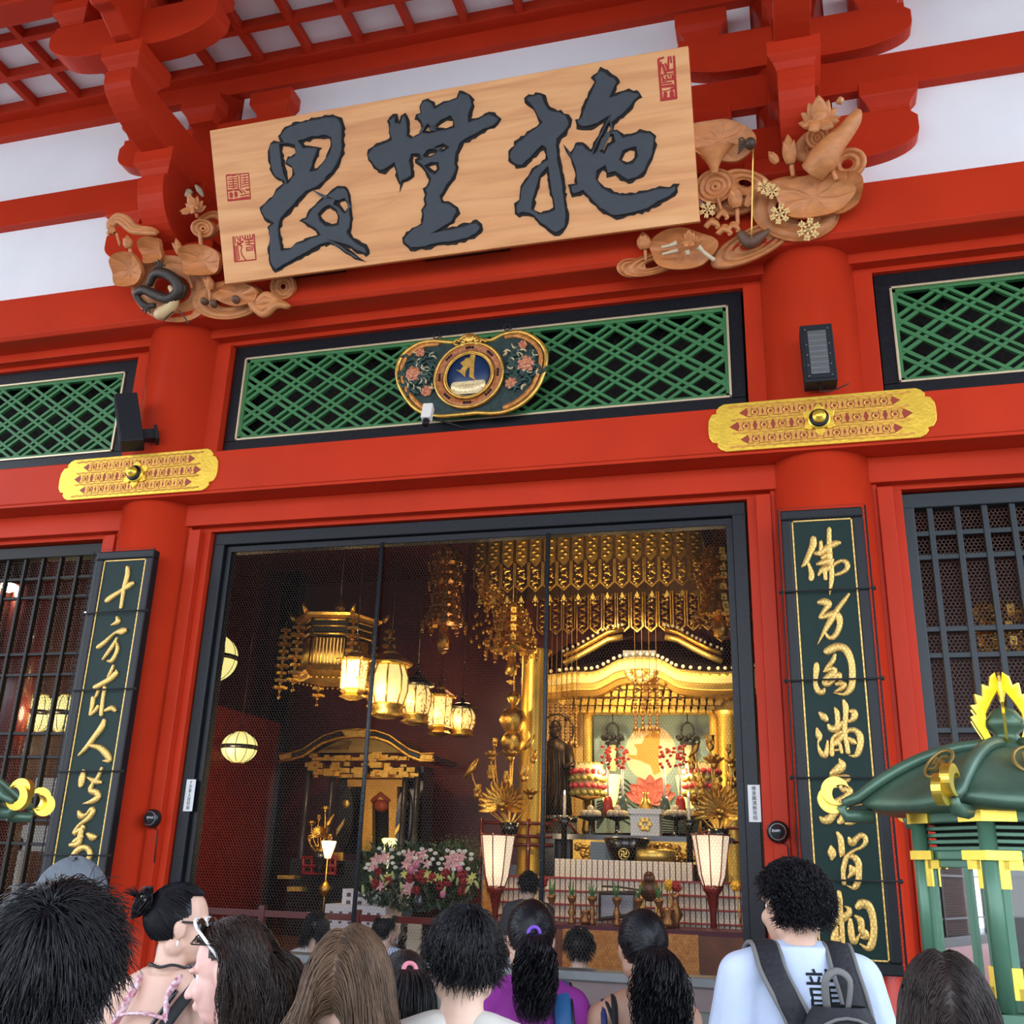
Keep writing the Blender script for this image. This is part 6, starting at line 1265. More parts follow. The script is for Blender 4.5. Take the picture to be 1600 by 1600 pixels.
MB().ell((x2 + .35, 6.6, z1_ + .05), (.12, .08, .06), 10, 6).obj('cloth_bundle', mat('peach_cloth', (.7, .42, .25), .7), T)
# ---- flower arrangement
T = thing('flower_arrangement', at(655, 1425, 6.0), 'wide bank of pink lilies, white chrysanthemums and red carnations on greenery', 'flowers')
r5 = random.Random(21); b = MB(); LF = mat('dark_leaves', (.022, .06, .02), .5, var=.5, vs=9)
def inside(px, py): 
    e = ((px - 655) / 95) ** 2; top = 1322 - 6 * sin(px * .11); return 1 - (e + max(0, (1385 - py) / 75) ** 4 + max(0, (py - 1385) / 42) ** 2) > 0
cnt = 0
while cnt < 1500:
    px, py = r5.uniform(562, 750), r5.uniform(1318, 1424)
    if not inside(px, py): continue
    cnt += 1; c = at(px, py, 6.0 + r5.uniform(0, .5)); a = r5.uniform(0, 2 * PI); t_ = r5.uniform(.2, 1.3); d = Vector((cos(a) * cos(t_), sin(a) * cos(t_) * .8, sin(t_))); n_ = d.cross(Vector((r5.uniform(-1, 1), r5.uniform(-1, 1), .3))).normalized(); L_ = r5.uniform(.05, .13); w = L_ * .2
    b.add([c - d * L_ * .4, c + n_ * w, c + d * L_, c - n_ * w], [(0, 1, 2, 3)])
b.obj('foliage', LF, T, kind='stuff')
b = MB()
for i in range(26):
    px = r5.uniform(570, 745) if i % 3 else r5.uniform(690, 745); py = r5.uniform(1335, 1350); c0 = at(px, py, 6.3)
    for k in range(26):
        t_ = k / 26; q = c0 + Vector((0.05 * (r5.random() - .5), 0, t_ * r5.uniform(.22, .36)))
        a = r5.uniform(0, 2 * PI); d = Vector((cos(a), sin(a) * .6, .5)).normalized(); b.add([q, q + d * .06 * (1.2 - t_) + Vector((.01, 0, 0)), q + d * .075 * (1.2 - t_)], [(0, 1, 2)])
b.obj('fern_sprays', mat('fern_green', (.10, .19, .035), .6), T, kind='stuff')
MB().lathe([(.25, 0), (.3, .3), (.2, .5)], (at(655, 1420, 6.25)[0], 6.25, .42), 16).lathe([(.12, .4), (.12, 1.2)], (at(655, 1420, 6.25)[0], 6.25, .42), 10).obj('vase', BLK, T)
PK = mat('lily_pink', (.78, .42, .40), .6, var=.15, vs=30, sss=0); WH = mat('mum_white', (.80, .80, .70), .7); RC = mat('carnation_red', (.28, .010, .015), .7); YL = mat('lily_yellow', (.55, .55, .14), .6); YG = mat('bud_green_yellow', (.45, .52, .20), .6); MG = mat('pink_petals', (.65, .20, .32), .6)
def lily(c, R_, m, nm):
    R_ *= .78
    b = MB(); f = Vector((r5.uniform(-.4, .4), -1, r5.uniform(-.1, .5))).normalized(); u = f.orthogonal().normalized(); v = f.cross(u)
    for i in range(6):
        a = 2 * PI * i / 6; d = (u * cos(a) + v * sin(a) + f * .35).normalized(); gpetal(b, c, d, f * -1, R_, R_ * .22, .25)
    b.obj(nm, m, T)
for px, py, R_ in ((588, 1345, .15), (600, 1340, .14), (583, 1352, .12), (640, 1338, .14), (652, 1344, .13), (635, 1350, .12), (660, 1335, .12), (706, 1342, .15), (716, 1348, .14), (700, 1352, .12), (594, 1384, .11), (638, 1387, .15), (646, 1358, .10), (668, 1350, .10), (722, 1338, .1)): lily(at(px, py, 5.85), R_, PK, 'pink_lily')
for px, py in ((593, 1325), (600, 1330), (612, 1330), (625, 1335), (659, 1327), (671, 1328), (680, 1334), (677, 1345), (690, 1342), (700, 1330), (707, 1332), (727, 1330), (735, 1335), (736, 1345), (572, 1356), (580, 1362), (587, 1352), (604, 1350), (615, 1348), (630, 1331), (651, 1343), (665, 1339), (684, 1350), (672, 1352), (689, 1358), (710, 1358), (724, 1350), (730, 1358), (620, 1358), (612, 1340), (575, 1350), (716, 1329)):
    c = at(px + r5.uniform(-2, 2), py + r5.uniform(-2, 2), 5.83); b = MB()
    for i in range(9): a = 2 * PI * i / 9; b.ell(c + Vector((.021 * cos(a), -.01, .008 + .015 * sin(a))), (.015, .01, .010), 6, 4)
    b.ell(c, (.018, .014, .014), 6, 5); b.obj('white_chrysanthemum', WH, T)
for px, py in ((590, 1362), (660, 1366), (655, 1370), (697, 1364), (720, 1370), (722, 1366), (663, 1375), (586, 1380), (650, 1392), (688, 1384), (722, 1392), (640, 1372), (676, 1372), (607, 1376), (725, 1378), (700, 1378)):
    c = at(px, py, 5.85); b = MB()
    for i in range(16): v = Vector((r5.gauss(0, 1), r5.gauss(0, .6) - .5, r5.gauss(0, 1))).normalized() * .045; b.ell(c + v, (.026, .02, .022), 6, 4)
    b.obj('red_carnation', RC, T)
for px, py in ((668, 1366), (680, 1370), (673, 1373), (690, 1370), (735, 1376), (738, 1370), (606, 1370), (632, 1366)): lily(at(px, py, 5.83), .09, YL, 'yellow_lily')
for px, py in ((580, 1374), (597, 1372), (614, 1368), (604, 1380), (567, 1390), (627, 1385), (702, 1372), (708, 1368), (730, 1390), (694, 1392), (715, 1376), (745, 1382)):
    c = at(px, py, 5.83); a = r5.uniform(-.8, .8); MB().ell(c, (.022, .022, .06), 8, 6, Matrix.Rotation(a, 3, 'Y')).obj('lily_bud', YG, T)
for px, py in ((718, 1358), (650, 1352), (642, 1360), (692, 1397)):
    c = at(px, py, 5.83); MB().ell(c, (.045, .03, .05), 8, 6).obj('pink_bud', MG, T)
# wooden offering strips by the aisle
for k, (px, py, w, h) in enumerate(((646, 1473, .085, .42),)):
    p = at(px, py, 4.6 + k); MB().box(p[0] - w, p[0] + w, p[1], p[1] + .04, p[2] - h / 2, p[2] + h / 2).box(p[0] - .02, p[0] + .02, p[1] + .01, p[1] + .03, .42, p[2]).obj('notice_strip', mat('notice_cream', (.70, .60, .42), .7), label=('cream notice strip standing between the seated visitors', 'cream notice strip standing under the flowers')[k], cat='sign', group='notice strips')
# ---- added fill lights without fixtures, brightening altar, tables and flowers
spot('altar_spot', (-3.6, 8.5, 6.8), (-2.7, 11.2, 4.2), 700); spot('altar_fill_b', (-1.6, 8.5, 6.8), (-2.4, 11.2, 3.2), 700)
spot('table_fill', (-2.7, 5.4, 6.9), (-2.7, 7.6, 1.4), 420, (1, .82, .6), 1.2); spot('canopy_fill', (-3.2, 5.6, 4.9), (-3.1, 8, 6.1), 620, (1, .75, .4), 1.2)  # the canopy light is added in mid-air to brighten the gilt tablets
spot('side_altar_fill', (-7.6, 8.2, 6.8), (-8.0, 11, 2.8), 260, (1, .7, .35), 1.0); spot('flower_fill', (-4.9, 4.2, 6.8), (-5.2, 6, 1.6), 240, (1, .85, .65), .8)
lamp('hall_lamp', (-6.0, 10.6, 5.0), 34, (1, .55, .3), .3); lamp('hall_fill_b', (-8.6, 7.0, 3.2), 22, (1, .6, .3), .3)  # ambient fill added to lift the dark red walls
spot('pendant_fill', (-6.0, 5.0, 3.6), (-6.0, 7.8, 5.2), 420, (1, .75, .4), 1.3)  # added light below the pendants, no fixture there
# ================================================================ visitors
from mathutils.bvhtree import BVHTree
def skin_mesh(b, voxel, smooth=3):
    me = bpy.data.meshes.new('t'); me.from_pydata(b.v, [], b.f); me.update()
    o = bpy.data.objects.new('t', me); COL.objects.link(o)
    r = o.modifiers.new('r', 'REMESH'); r.mode = 'VOXEL'; r.voxel_size = voxel
    s = o.modifiers.new('s', 'SMOOTH'); s.factor = .5; s.iterations = smooth
    dg = bpy.context.evaluated_depsgraph_get(); e = bpy.data.meshes.new_from_object(o.evaluated_get(dg)); bpy.data.objects.remove(o)
    q = MB(); q.v = [tuple(v.co) for v in e.vertices]; q.f = [list(p.vertices) for p in e.polygons]; q.mi = [0] * len(q.f); q.sm = [True] * len(q.f)
    bpy.data.meshes.remove(e); return q
def cap_(b, p0, p1, r0, r1, n=12):
    p0, p1 = Vector(p0), Vector(p1); d = p1 - p0; L = d.length; d.normalize(); path = []; rad = []
    for k in range(5): a = PI / 2 * k / 4; path.append(p0 - d * r0 * cos(a)); rad.append(max(r0 * sin(a), .001))
    for k in range(5): a = PI / 2 * k / 4; path.append(p1 + d * r1 * sin(a)); rad.append(max(r1 * cos(a), .001))
    b.tube(path, rad, n)
def chain_(b, pts): 
    for i in range(len(pts) - 1): cap_(b, pts[i][0], pts[i + 1][0], pts[i][1], pts[i + 1][1])
def loft_(b, rings, n=24):                 # rings: (x, y, z, rx, ry)
    vs = [(x + rx * cos(2 * PI * k / n), y + ry * sin(2 * PI * k / n), z) for x, y, z, rx, ry in rings for k in range(n)]
    fs = [(i * n + k, i * n + (k + 1) % n, (i + 1) * n + (k + 1) % n, (i + 1) * n + k) for i in range(len(rings) - 1) for k in range(n)]
    b.add(vs, fs + [tuple(range(n))[::-1], tuple((len(rings) - 1) * n + k for k in range(n))], True)
SKIN = lambda c: mat('skin_%d' % int(c[0] * 1000 + c[1] * 100), c, .5, sss=.12, var=.06, vs=14)
class Person:
    def __init__(s, px, py, Z, label, head=0, body=0, pitch=0, male=True, skin=(.60, .36, .25), y=None, seat=False, floor=0, voxel=.009, k=1.0, roll=0, zs=.215):
        s.c = at(px, py, y) if y is not None else far(px, py, Z)
        s.k = k; s.floor = floor; s.male = male
        cb, sb = cos(body), sin(body); s.B = Matrix(((cb, -sb, 0), (sb, cb, 0), (0, 0, 1)))
        s.Hm = (Matrix.Rotation(head, 3, 'Z') @ Matrix.Rotation(pitch, 3, 'X') @ Matrix.Rotation(roll, 3, 'Y'))
        s.t = thing('person', (s.c[0], s.c[1], floor), label, 'person', None)
        s.ht = s.c[2] - floor            # cranium centre height
        s.seat = seat; s.voxel = voxel; s.skin = skin; s.sw = (.185 if male else .16) * k; s.zs = zs
        s.build()
    def L(s, x, y, z): return Vector((s.c[0], s.c[1], s.floor)) + s.B @ Vector((x, y, z))
    def Hd(s, x, y, z): return s.c + s.Hm @ (Vector((x, y, z)) * s.k)
    def W(s, b): b.v = [tuple(s.L(*v)) for v in b.v]; return b
    def zsh(s): return s.ht - s.zs * s.k
    def rings(s, g=0.0, top=True):
        k = s.k; z = s.zsh(); hp = s.hip; m = 1 if s.male else .9
        r = [(0, -.03, hp - .07, .15 + g, .10 + g), (0, -.03, hp, .165 + g, .115 + g), (0, -.03, hp + (z - hp) * .35, .135 * m + g, .098 + g), (0, -.035, hp + (z - hp) * .7, .162 * m * k + g, .108 * k + g), (0, -.04, z - .05, .165 * m * k + g, .095 * k + g), (0, -.045, z + .015, .125 * m * k + g, .07 * k + g)]
        if top: r.append((0, -.04, z + .065 * k, .072 * k + g, .058 * k + g))
        return r
    def arms(s, b, g=0.0, upto=3):
        z = s.zsh(); k = s.k; h = (z - s.hip)
        for sd in (-1, 1):
            S_ = (sd * (s.sw - .02), -.045, z - .012); E = (sd * (s.sw + .045), -.06, z - .31 * k); Wr = (sd * (s.sw + .03), .03, z - .55 * k)
            cap_(b, (sd * .06, -.045, z + .035), S_, .052 * k + g * .6, .056 * k + g)
            if upto == 1: mid = tuple(a + (c - a) * .55 for a, c in zip(S_, E)); cap_(b, S_, mid, .056 * k + g, .052 * k + g * 1.5); continue
            if upto == 0: continue
            chain_(b, [(S_, .054 * k + g), (E, .041 * k + g), (Wr, .028 * k + g)])
            if upto < 3: continue
            P_ = Vector(Wr) + Vector((0, .02, -.05)); b.ell(P_, (.018, .036, .046), 10, 8)
            for i in range(4):
                q = P_ + Vector((0, -.026 + .0175 * i, -.038)); f1 = q + Vector((-sd * .004, .004, -.036 - .004 * (i in (1, 2)))); f2 = f1 + Vector((-sd * .014, .006, -.026)); chain_(b, [(q, .0085), (f1, .008), (f2, .007)])
            q = P_ + Vector((-sd * .004, .03, -.005)); chain_(b, [(q, .010), (q + Vector((-sd * .012, .022, -.026)), .009), (q + Vector((-sd * .016, .026, -.05)), .008)])
    def legs(s, b, g=0.0):
        for sd in (-1, 1):
            H_ = (sd * .085, -.03, s.hip - .02)
            if s.seat: K = (sd * .14, .38, s.hip - .02); A = (sd * .12, .36 if s.hip > .35 else .02, .07)
            else: K = (sd * .10, .0, s.hip * .52); A = (sd * .10, -.03, .085)
            chain_(b, [(H_, .085 + g), (K, .055 + g), (A, .036 + g)])
            if not g: cap_(b, (A[0], A[1] - .02, .045), (A[0] + sd * .02, A[1] + .15, .03), .04, .028)
    def build(s):
        k = s.k; z = s.zsh(); s.hip = (z * .64) if not s.seat else max(z - .52 * k, .12)
        b = MB(); loft_(b, s.rings()); s.arms(b); s.legs(b)
        b = s.W(b)
        h = MB(); T = s.Hd
        def E(c, r): h.ell(T(*c), tuple(q * k for q in r), 18, 12, s.Hm)
        E((0, -.012, .02), (.076, .095, .092)); E((0, .035, -.045), (.060, .058, .078)); E((0, .040, -.092), (.043, .046, .036)); E((0, .068, -.108), (.018, .016, .016))
        cap_(h, T(0, .086, -.010), T(0, .112, -.044), .009 * k, .0125 * k)
        for sd in (-1, 1):
            E((sd * .011, .099, -.047), (.009, .010, .008)); E((sd * .028, .079, .010), (.025, .014, .009)); E((sd * .036, .062, -.042), (.024, .026, .026)); E((sd * .077, -.008, -.018), (.009, .021, .031)); E((sd * .082, -.016, -.012), (.006, .012, .022)); E((sd * .05, -.02, -.07), (.025, .03, .03))
        E((0, .091, -.071), (.022, .012, .0065)); E((0, .090, -.081), (.019, .012, .0075))
        cap_(h, T(0, -.022, -.07), s.L(0, -.045, z + .03), .053 * k * (1 if s.male else .86), .060 * k * (1 if s.male else .88))
        b.add(h.v, h.f, True)
        s.bodyo = skin_mesh(b, s.voxel).obj('body', SKIN(s.skin), s.t)
        for sd in (-1, 1):
            MB().ell(T(sd * .031, .0675, -.009), .0115 * k, 12, 8, None).obj('eye', mat('eye_white', (.75, .72, .68), .2), s.t)
            MB().ell(T(sd * .0315, .0748, -.009), .0052 * k, 10, 6).obj('iris', mat('iris_dark', (.02, .012, .008), .15), s.t)
            MB().tube([T(sd * .019, .0775, -.006), T(sd * .026, .0815, .001), T(sd * .035, .080, .001), T(sd * .044, .073, -.006)], .0016 * k, 5).obj('eyelash', mat('lash_dark', (.012, .01, .01), .6), s.t)
            MB().tube([T(sd * .013, .0925, .016), T(sd * .028, .0915, .024), T(sd * .045, .080, .020)], [.0016 * k, .0028 * k, .001], 5).obj('eyebrow', mat('lash_dark', (.012, .01, .01), .6), s.t)
        if not s.seat:
            q = MB()
            for sd in (-1, 1): cap_(q, (sd * .10, -.06, .04), (sd * .12, .13, .035), .052, .042)
            s.W(q).obj('shoes', mat('shoe_dark', (.03, .03, .035), .6), s.t)
    def shirt(s, col, g=.016, sleeve=1, name='shirt', low=True, mt=None, top=.045):
        b = MB(); r = s.rings(g, False); z = s.zsh(); r[-1] = (0, -.045, z + .02, .115 * s.k + g, .066 * s.k + g); r.append((0, -.045, z + top, .078 * s.k + g * .7, .062 * s.k + g * .7))
        loft_(b, r); s.arms(b, g, sleeve)
        s.shirto = skin_mesh(s.W(b), .009, 4).obj(name, mt or mat('cloth_' + name + '_%d' % int(sum(c * 100 * (i + 1) for i, c in enumerate(col))), col, .85, var=.08, vs=8, bump=.35, bs=9), s.t)
    def pants(s, col):
        b = MB(); loft_(b, [(0, -.03, s.hip - .09, .155, .115), (0, -.03, s.hip, .182, .13), (0, -.03, s.hip + .1, .165, .12)]); s.legs(b, .018)
        skin_mesh(s.W(b), .014).obj('trousers', mat('trousers_%d' % int(col[0] * 999 + col[2] * 333), col, .85), s.t)
    # hair -----------------------------------------------------------------
    def hair(s, m, mode, n, length, thick=.0018, seed=1, whorl=(0, -.55, .83), tie=(0, -.80, .35), wave=0, wf=5, spread=1.0, part=None, vol=1.0, fringe=.50, tail=None, lift=.5, name='hair', bald=0, drop=1.0, back=-.82, side=-.30, comb=(.7, -.25, -.15), gap=None, flare=0):
        k = s.k; rd = Vector((.083, .103, .099)) * k * vol; off = Vector((0, -.012, .018)) * k
        r = random.Random(seed); b = MB(); vs, fs = [], []
        def ok(d):
            if bald and d[2] > bald and d[1] < .6: return False
            if d[1] > .30: return d[2] > fringe
            if d[1] > -.12: return d[2] > side + (.55 * max(0, d[1] + .05))
            return d[2] > back
        def surf(d, q=1.0): return Vector((d[0] * rd[0], d[1] * rd[1], d[2] * rd[2])) * q + off
        def out(p, q):
            e = p - off; l = math.sqrt((e[0] / rd[0]) ** 2 + (e[1] / rd[1]) ** 2 + (e[2] / rd[2]) ** 2)
            return off + e * (q / l) if l < q and l > 0 else p
        def strand(pts, th, tip=.25):
            k0 = len(vs); N = len(pts); pts = [s.c + s.Hm @ p for p in pts]
            for i, p in enumerate(pts):
                t = (pts[min(i + 1, N - 1)] - pts[max(i - 1, 0)]); t = t.normalized() if t.length > 1e-8 else Vector((0, 0, 1))
                u = t.cross(Vector((.31, .22, .93))); u = u.normalized() if u.length > 1e-6 else Vector((1, 0, 0)); w = t.cross(u); rr_ = th * (1 - (1 - tip) * (i / (N - 1)) ** 2)
                for a in (0, 2.094, 4.189): vs.append(p + u * (cos(a) * rr_) + w * (sin(a) * rr_))
            for i in range(N - 1):
                for q in range(3): l = (q + 1) % 3; fs.append((k0 + i * 3 + q, k0 + i * 3 + l, k0 + i * 3 + 3 + l, k0 + i * 3 + 3 + q))
        G = s.Hm.transposed() @ Vector((0, 0, -1))
        # under-layer
        N_, M_ = 72, 44; dirs = [[Vector((sin(PI * j / M_) * sin(2 * PI * i / N_), sin(PI * j / M_) * cos(2 * PI * i / N_), cos(PI * j / M_))) for i in range(N_)] for j in range(M_ + 1)]
        gv = [s.c + s.Hm @ surf(d, .985) for row in dirs for d in row]; gf = []
        for j in range(M_):
            for i in range(N_):
                l = (i + 1) % N_; c = (dirs[j][i] + dirs[j + 1][l]) / 2
                if c.length and ok(c.normalized()): gf.append((j * N_ + i, j * N_ + l, (j + 1) * N_ + l, (j + 1) * N_ + i))
        b.add(gv, gf, True)
        W_ = Vector(whorl).normalized(); TT = Vector(tie).normalized(); cnt = 0; tries = 0
        while cnt < n and tries < n * 20:
            tries += 1; d = Vector((r.gauss(0, 1), r.gauss(0, 1), r.gauss(0, 1)))
            if d.length < .01: continue
            d.normalize()
            if not ok(d): continue
            cnt += 1; p = surf(d)
            if mode in ('tied', 'bun'):
                N = 9; pts = []
                for i in range(N):
                    t = i / (N - 1); e = (d * (1 - t) + TT * t + Vector((0, 0, .15 * sin(PI * t)))).normalized(); pts.append(surf(e, 1.01 + .05 * sin(PI * t) * r.uniform(.3, 1) + .05 * t))
                strand(pts, thick, .8); continue
            L_ = length * r.uniform(.7, 1.1); N = 9 if L_ < .15 else 14; st_ = L_ / N; nrm = Vector((d[0] / rd[0], d[1] / rd[1], d[2] / rd[2])).normalized()
            if mode == 'short': cmb = (d - W_ * d.dot(W_)); cmb = cmb.normalized() if cmb.length > .02 else Vector((1, 0, 0)); cmb = (cmb - nrm * cmb.dot(nrm)); t = (nrm * lift + cmb * .8 + Vector((r.gauss(0, .22), r.gauss(0, .22), r.gauss(0, .22)))).normalized()
            else:
                side_ = (1 if d[0] > (part or 0) else -1); cmb = Vector((side_ * comb[0], comb[1], comb[2])); cmb = cmb - nrm * cmb.dot(nrm); t = (nrm * .25 + cmb).normalized()
            pts = [p]; ph = r.uniform(0, 6.28); ph2 = r.uniform(0, 6.28)
            for i in range(N):
                if mode == 'short': t = (t + G * (.16 * drop) + cmb * .12 + (-nrm) * .05).normalized()
                else: t = (t + G * .42).normalized()
                p = p + t * st_
                if gap is not None and p[2] < .07 and p[1] > gap: p = Vector((p[0] * 1.03, gap + (p[1] - gap) * .3, p[2]))
                if flare and p[2] < -.06: p = p + Vector((p[0], p[1] + .02, 0)) * flare
                q = out(p, 1.02 + .10 * r.random() * spread)
                if wave: a = i / N; q2 = q + Vector((sin(wf * a * 6.28 + ph), cos(wf * a * 6.28 + ph2), sin(wf * a * 6.28 + ph2) * .5)) * wave * min(1, a * 3)
                else: q2 = q
                p = q; pts.append(q2)
            strand(pts, thick * r.uniform(.7, 1.2))
        if mode == 'tied' and tail:
            Lt, wd, nt_, wv = tail; T0 = surf(TT, 1.08)
            for i in range(nt_):
                a = r.uniform(0, 6.28); q = r.random() ** .5; p = T0 + Vector((cos(a) * q * .018, -.004 + sin(a) * q * .012, 0)); pts = [p]; t = (TT * .9 + Vector((0, 0, .1))).normalized(); N = 14; L_ = Lt * r.uniform(.75, 1.05); ph = r.uniform(0, 6.28); sd = Vector((cos(a) * q, sin(a) * q * .6 - .15, 0)) * wd
                for j in range(N):
                    t = (t + G * .5).normalized(); p = p + t * (L_ / N); a_ = (j + 1) / N
                    pts.append(p + sd * sin(PI * min(a_ * .75 + .05, 1)) + Vector((sin(wf * a_ * 6.28 + ph), cos(wf * a_ * 6.28 + ph), 0)) * wv * min(1, a_ * 3))
                strand(pts, thick * 1.1, .3)
        if mode == 'bun':
            T0 = surf(TT, 1.25)
            for i in range(260):
                a0 = r.uniform(0, 6.28); R_ = r.uniform(.012, .042); pts = []; tx = r.gauss(0, .5); 
                for j in range(10): a = a0 + j * .42; pts.append(T0 + Vector((R_ * cos(a) + .012 * r.gauss(0, .3), R_ * .7 * sin(a * 1.0 + tx), R_ * 1.15 * sin(a))))
                strand(pts, thick * 1.3, .5)
            for i in range(30):
                d = (TT + Vector((r.gauss(0, .3), r.gauss(0, .2), .6))).normalized(); p = T0; pts = [p]
                for j in range(6): p = p + d * .014 + Vector((0, 0, -.0015 * j)); pts.append(p)
                strand(pts, thick, .2)
        b.add(vs, fs, True); return b.obj(name, m, s.t)
def hairmat(nm, c, c2=None, rough=.38): return mat(nm, c, rough, var=.35, vs=16, col2=c2, spec=.3, stretch=(1, 1, .25))
HB = hairmat('black_hair', (.003, .003, .004), (.010, .010, .013), .30); HB2 = hairmat('soft_black_hair', (.006, .005, .005), (.018, .015, .015), .36)
HBR = hairmat('dark_brown_hair', (.012, .007, .005), (.045, .026, .018), .36); HLB = hairmat('light_brown_hair', (.055, .030, .016), (.19, .115, .066), .42); HDB = hairmat('very_dark_brown_hair', (.014, .009, .008), (.05, .034, .028), .36)
YW = math.radians(16)                                        # the way to the altar from the lens
# 1 close dark spiky head
P = Person(84, 1512, 1.62, 'person with tousled black hair, closest to the camera, seen from behind at bottom left', YW, YW, .05, skin=(.55, .34, .24), k=1.0)
P.hair(HB, 'short', 5200, .060, .0013, 3, whorl=(.12, -.62, .78), lift=.45, vol=1.03, drop=.8, back=-.75); P.shirt((.03, .03, .035)); P.pants((.05, .06, .09))
# 2 grey cap
P = Person(112, 1402, 3.5, 'person in a flat grey cap mostly hidden behind the closest dark head', YW, YW, skin=(.55, .36, .27))
P.hair(HB2, 'short', 500, .05, .002, 4, back=-.7); P.shirt((.12, .12, .13)); P.pants((.06, .06, .07))
b = MB(); CAPM = mat('grey_cap', (.125, .15, .17), .85, bump=.3, bs=40, var=.12, vs=9)
b.grid(lambda i, j: P.Hd(.115 * sin(j * PI * .52) * sin(i * 2 * PI), -.012 + .132 * sin(j * PI * .52) * cos(i * 2 * PI), .028 + .103 * cos(j * PI * .52) + .006 * sin(i * 25)), 32, 10)
b.grid(lambda i, j: P.Hd((.09 + .02 * j) * sin((i - .5) * 1.9), .07 + (.06 + .07 * j) * cos((i - .5) * 1.9), .045 - .018 * j), 12, 4); b.obj('cap', CAPM, P.t)
# 3 woman with a bun and glasses
P = Person(284, 1441, 3.3, 'woman with black hair clipped in a bun, dark glasses and a patterned halter top', YW - 1.22, YW - .25, .02, male=False, skin=(.66, .42, .31), voxel=.006)
P.hair(HB, 'bun', 2200, .1, .0014, 5, tie=(.12, -.93, .36), fringe=.66, side=-.12, back=-.72)
GLB = mat('glasses_black', (.01, .01, .012), .25)
b = MB()
for sd in (-1, 1):
    b.tube([P.Hd(sd * .034 + .026 * cos(a), .104, -.010 + .021 * sin(a)) for a in [i * PI / 10 for i in range(20)]], .0035, 6, closed=True); b.tube([P.Hd(sd * .060, .103, -.002), P.Hd(sd * .074, .07, .0), P.Hd(sd * .084, -.005, .006)], .004, 6)
b.tube([P.Hd(-.008, .107, -.006), P.Hd(.008, .107, -.006)], .003, 6); b.obj('glasses', GLB, P.t)
MB().ell(P.Hd(.083, -.012, -.058), (.004, .004, .011), 8, 6).ell(P.Hd(-.083, -.012, -.058), (.004, .004, .011), 8, 6).obj('earrings', mat('pearl', (.8, .75, .65), .3), P.t)
b = MB(); b.obox(P.Hd(.03, -.13, .075), P.Hm @ Vector((1, 0, 0)), P.Hm @ Vector((0, 1, 0)), P.Hm @ Vector((0, 0, 1)), .018, .008, .008); b.obj('hair_clip', mat('clip_silver', (.55, .5, .42), .3, .8), P.t)
HALT = mat('halter_pattern', (.42, .03, .10), .8, vs=70, col2=(.85, .78, .76))
def halter(P, m, lowz=.14):
    b = MB(); z = P.zsh(); r = P.rings(.010, False)[:4]; r[-1] = (0, -.035, z - lowz, .165, .108); loft_(b, r); skin_mesh(P.W(b), .008).obj('halter_top', m, P.t)
halter(P, HALT, .155); z = P.zsh()
b = MB()
for sd in (-1, 1):
    b.tube(cat([P.L(sd * .135, -.155, z - .17), P.L(sd * .10, -.158, z - .09), P.L(sd * .065, -.135, z + .005), P.L(sd * .07, -.07, z + .055), P.L(sd * .08, .04, z - .02)], 5), .017, 8, flat=.5)
b.tube(cat([P.L(-.10, -.157, z - .05), P.L(0, -.160, z - .035), P.L(.10, -.157, z - .05)], 4), .011, 8, flat=.5); b.obj('halter_straps', HALT, P.t)
b = MB(); b.tube(cat([P.L(.09, -.13, z + .03), P.L(.02, -.168, z - .10), P.L(-.05, -.165, z - .25)], 5), .007, 6); b.tube(cat([P.L(.085, -.01, z + .07), P.L(.045, -.085, z + .095), P.L(0, -.098, z + .088), P.L(-.045, -.085, z + .095), P.L(-.08, -.01, z + .07)], 5), .005, 6); b.obj('cord_strap', GLB, P.t)
P.pants((.03, .03, .04))
TB = thing('shoulder_bag', P.L(-.2, -.25, z - .62), 'black shoulder bag slung on the woman with the patterned halter top', 'bag')
MB().box(-.16, .16, -.06, .06, 0, .26, Fr(P.L(-.18, -.26, z - .68), P.B @ Vector((1, 0, 0)))).obj('bag_body', GLB, TB, .02)
b = MB(); b.tube(cat([P.L(.15, .03, z + .01), P.L(.145, -.05, z + .068), P.L(.10, -.15, z - .03), P.L(-.02, -.185, z - .24), P.L(-.16, -.17, z - .45)], 6), .03, 8, flat=.3); b.obj('strap', mat('black_webbing', (.008, .008, .010), .8), TB)
# 4 woman with curly hair and sunglasses, facing left
P = Person(358, 1512, 2.6, 'woman with wavy dark brown hair and white-rimmed sunglasses pushed up, facing left', YW + 1.45, YW + .9, -.22, male=False, skin=(.74, .44, .36), voxel=.005)
P.hair(HBR, 'long', 2600, .32, .0016, 6, wave=.009, wf=1.7, spread=.8, vol=1.0, fringe=.60, side=-.05, comb=(.45, -.75, .1), gap=-.03)
P.shirt((.68, .70, .76), .014, 1); P.pants((.10, .12, .18))
b = MB(); WHF = mat('white_plastic_frame', (.80, .78, .76), .3)
for sd in (-1, 1):
    b.tube([P.Hd(sd * .036 + .030 * cos(a), .050 + .010 * sin(a), .108 + .024 * sin(a)) for a in [i * PI / 10 for i in range(20)]], .0042, 6, closed=True); b.tube([P.Hd(sd * .066, .05, .108), P.Hd(sd * .090, .02, .075), P.Hd(sd * .096, -.02, .015)], .0042, 6)
b.obj('sunglasses', WHF, P.t)
b = MB()
for sd in (-1, 1): b.ell(P.Hd(sd * .036, .048, .108), (.028, .008, .024), 10, 6, P.Hm)
b.obj('dark_lenses', mat('lens_dark', (.02, .015, .012), .1), P.t)
z = P.zsh(); MB().tube([P.L(.12 * cos(a), -.05 + .10 * sin(a), z + .055 + .015 * sin(a * 2)) for a in [i * PI / 12 for i in range(24)]], .010, 8, closed=True).obj('collar_band', mat('lilac_band', (.55, .55, .80), .5), P.t)
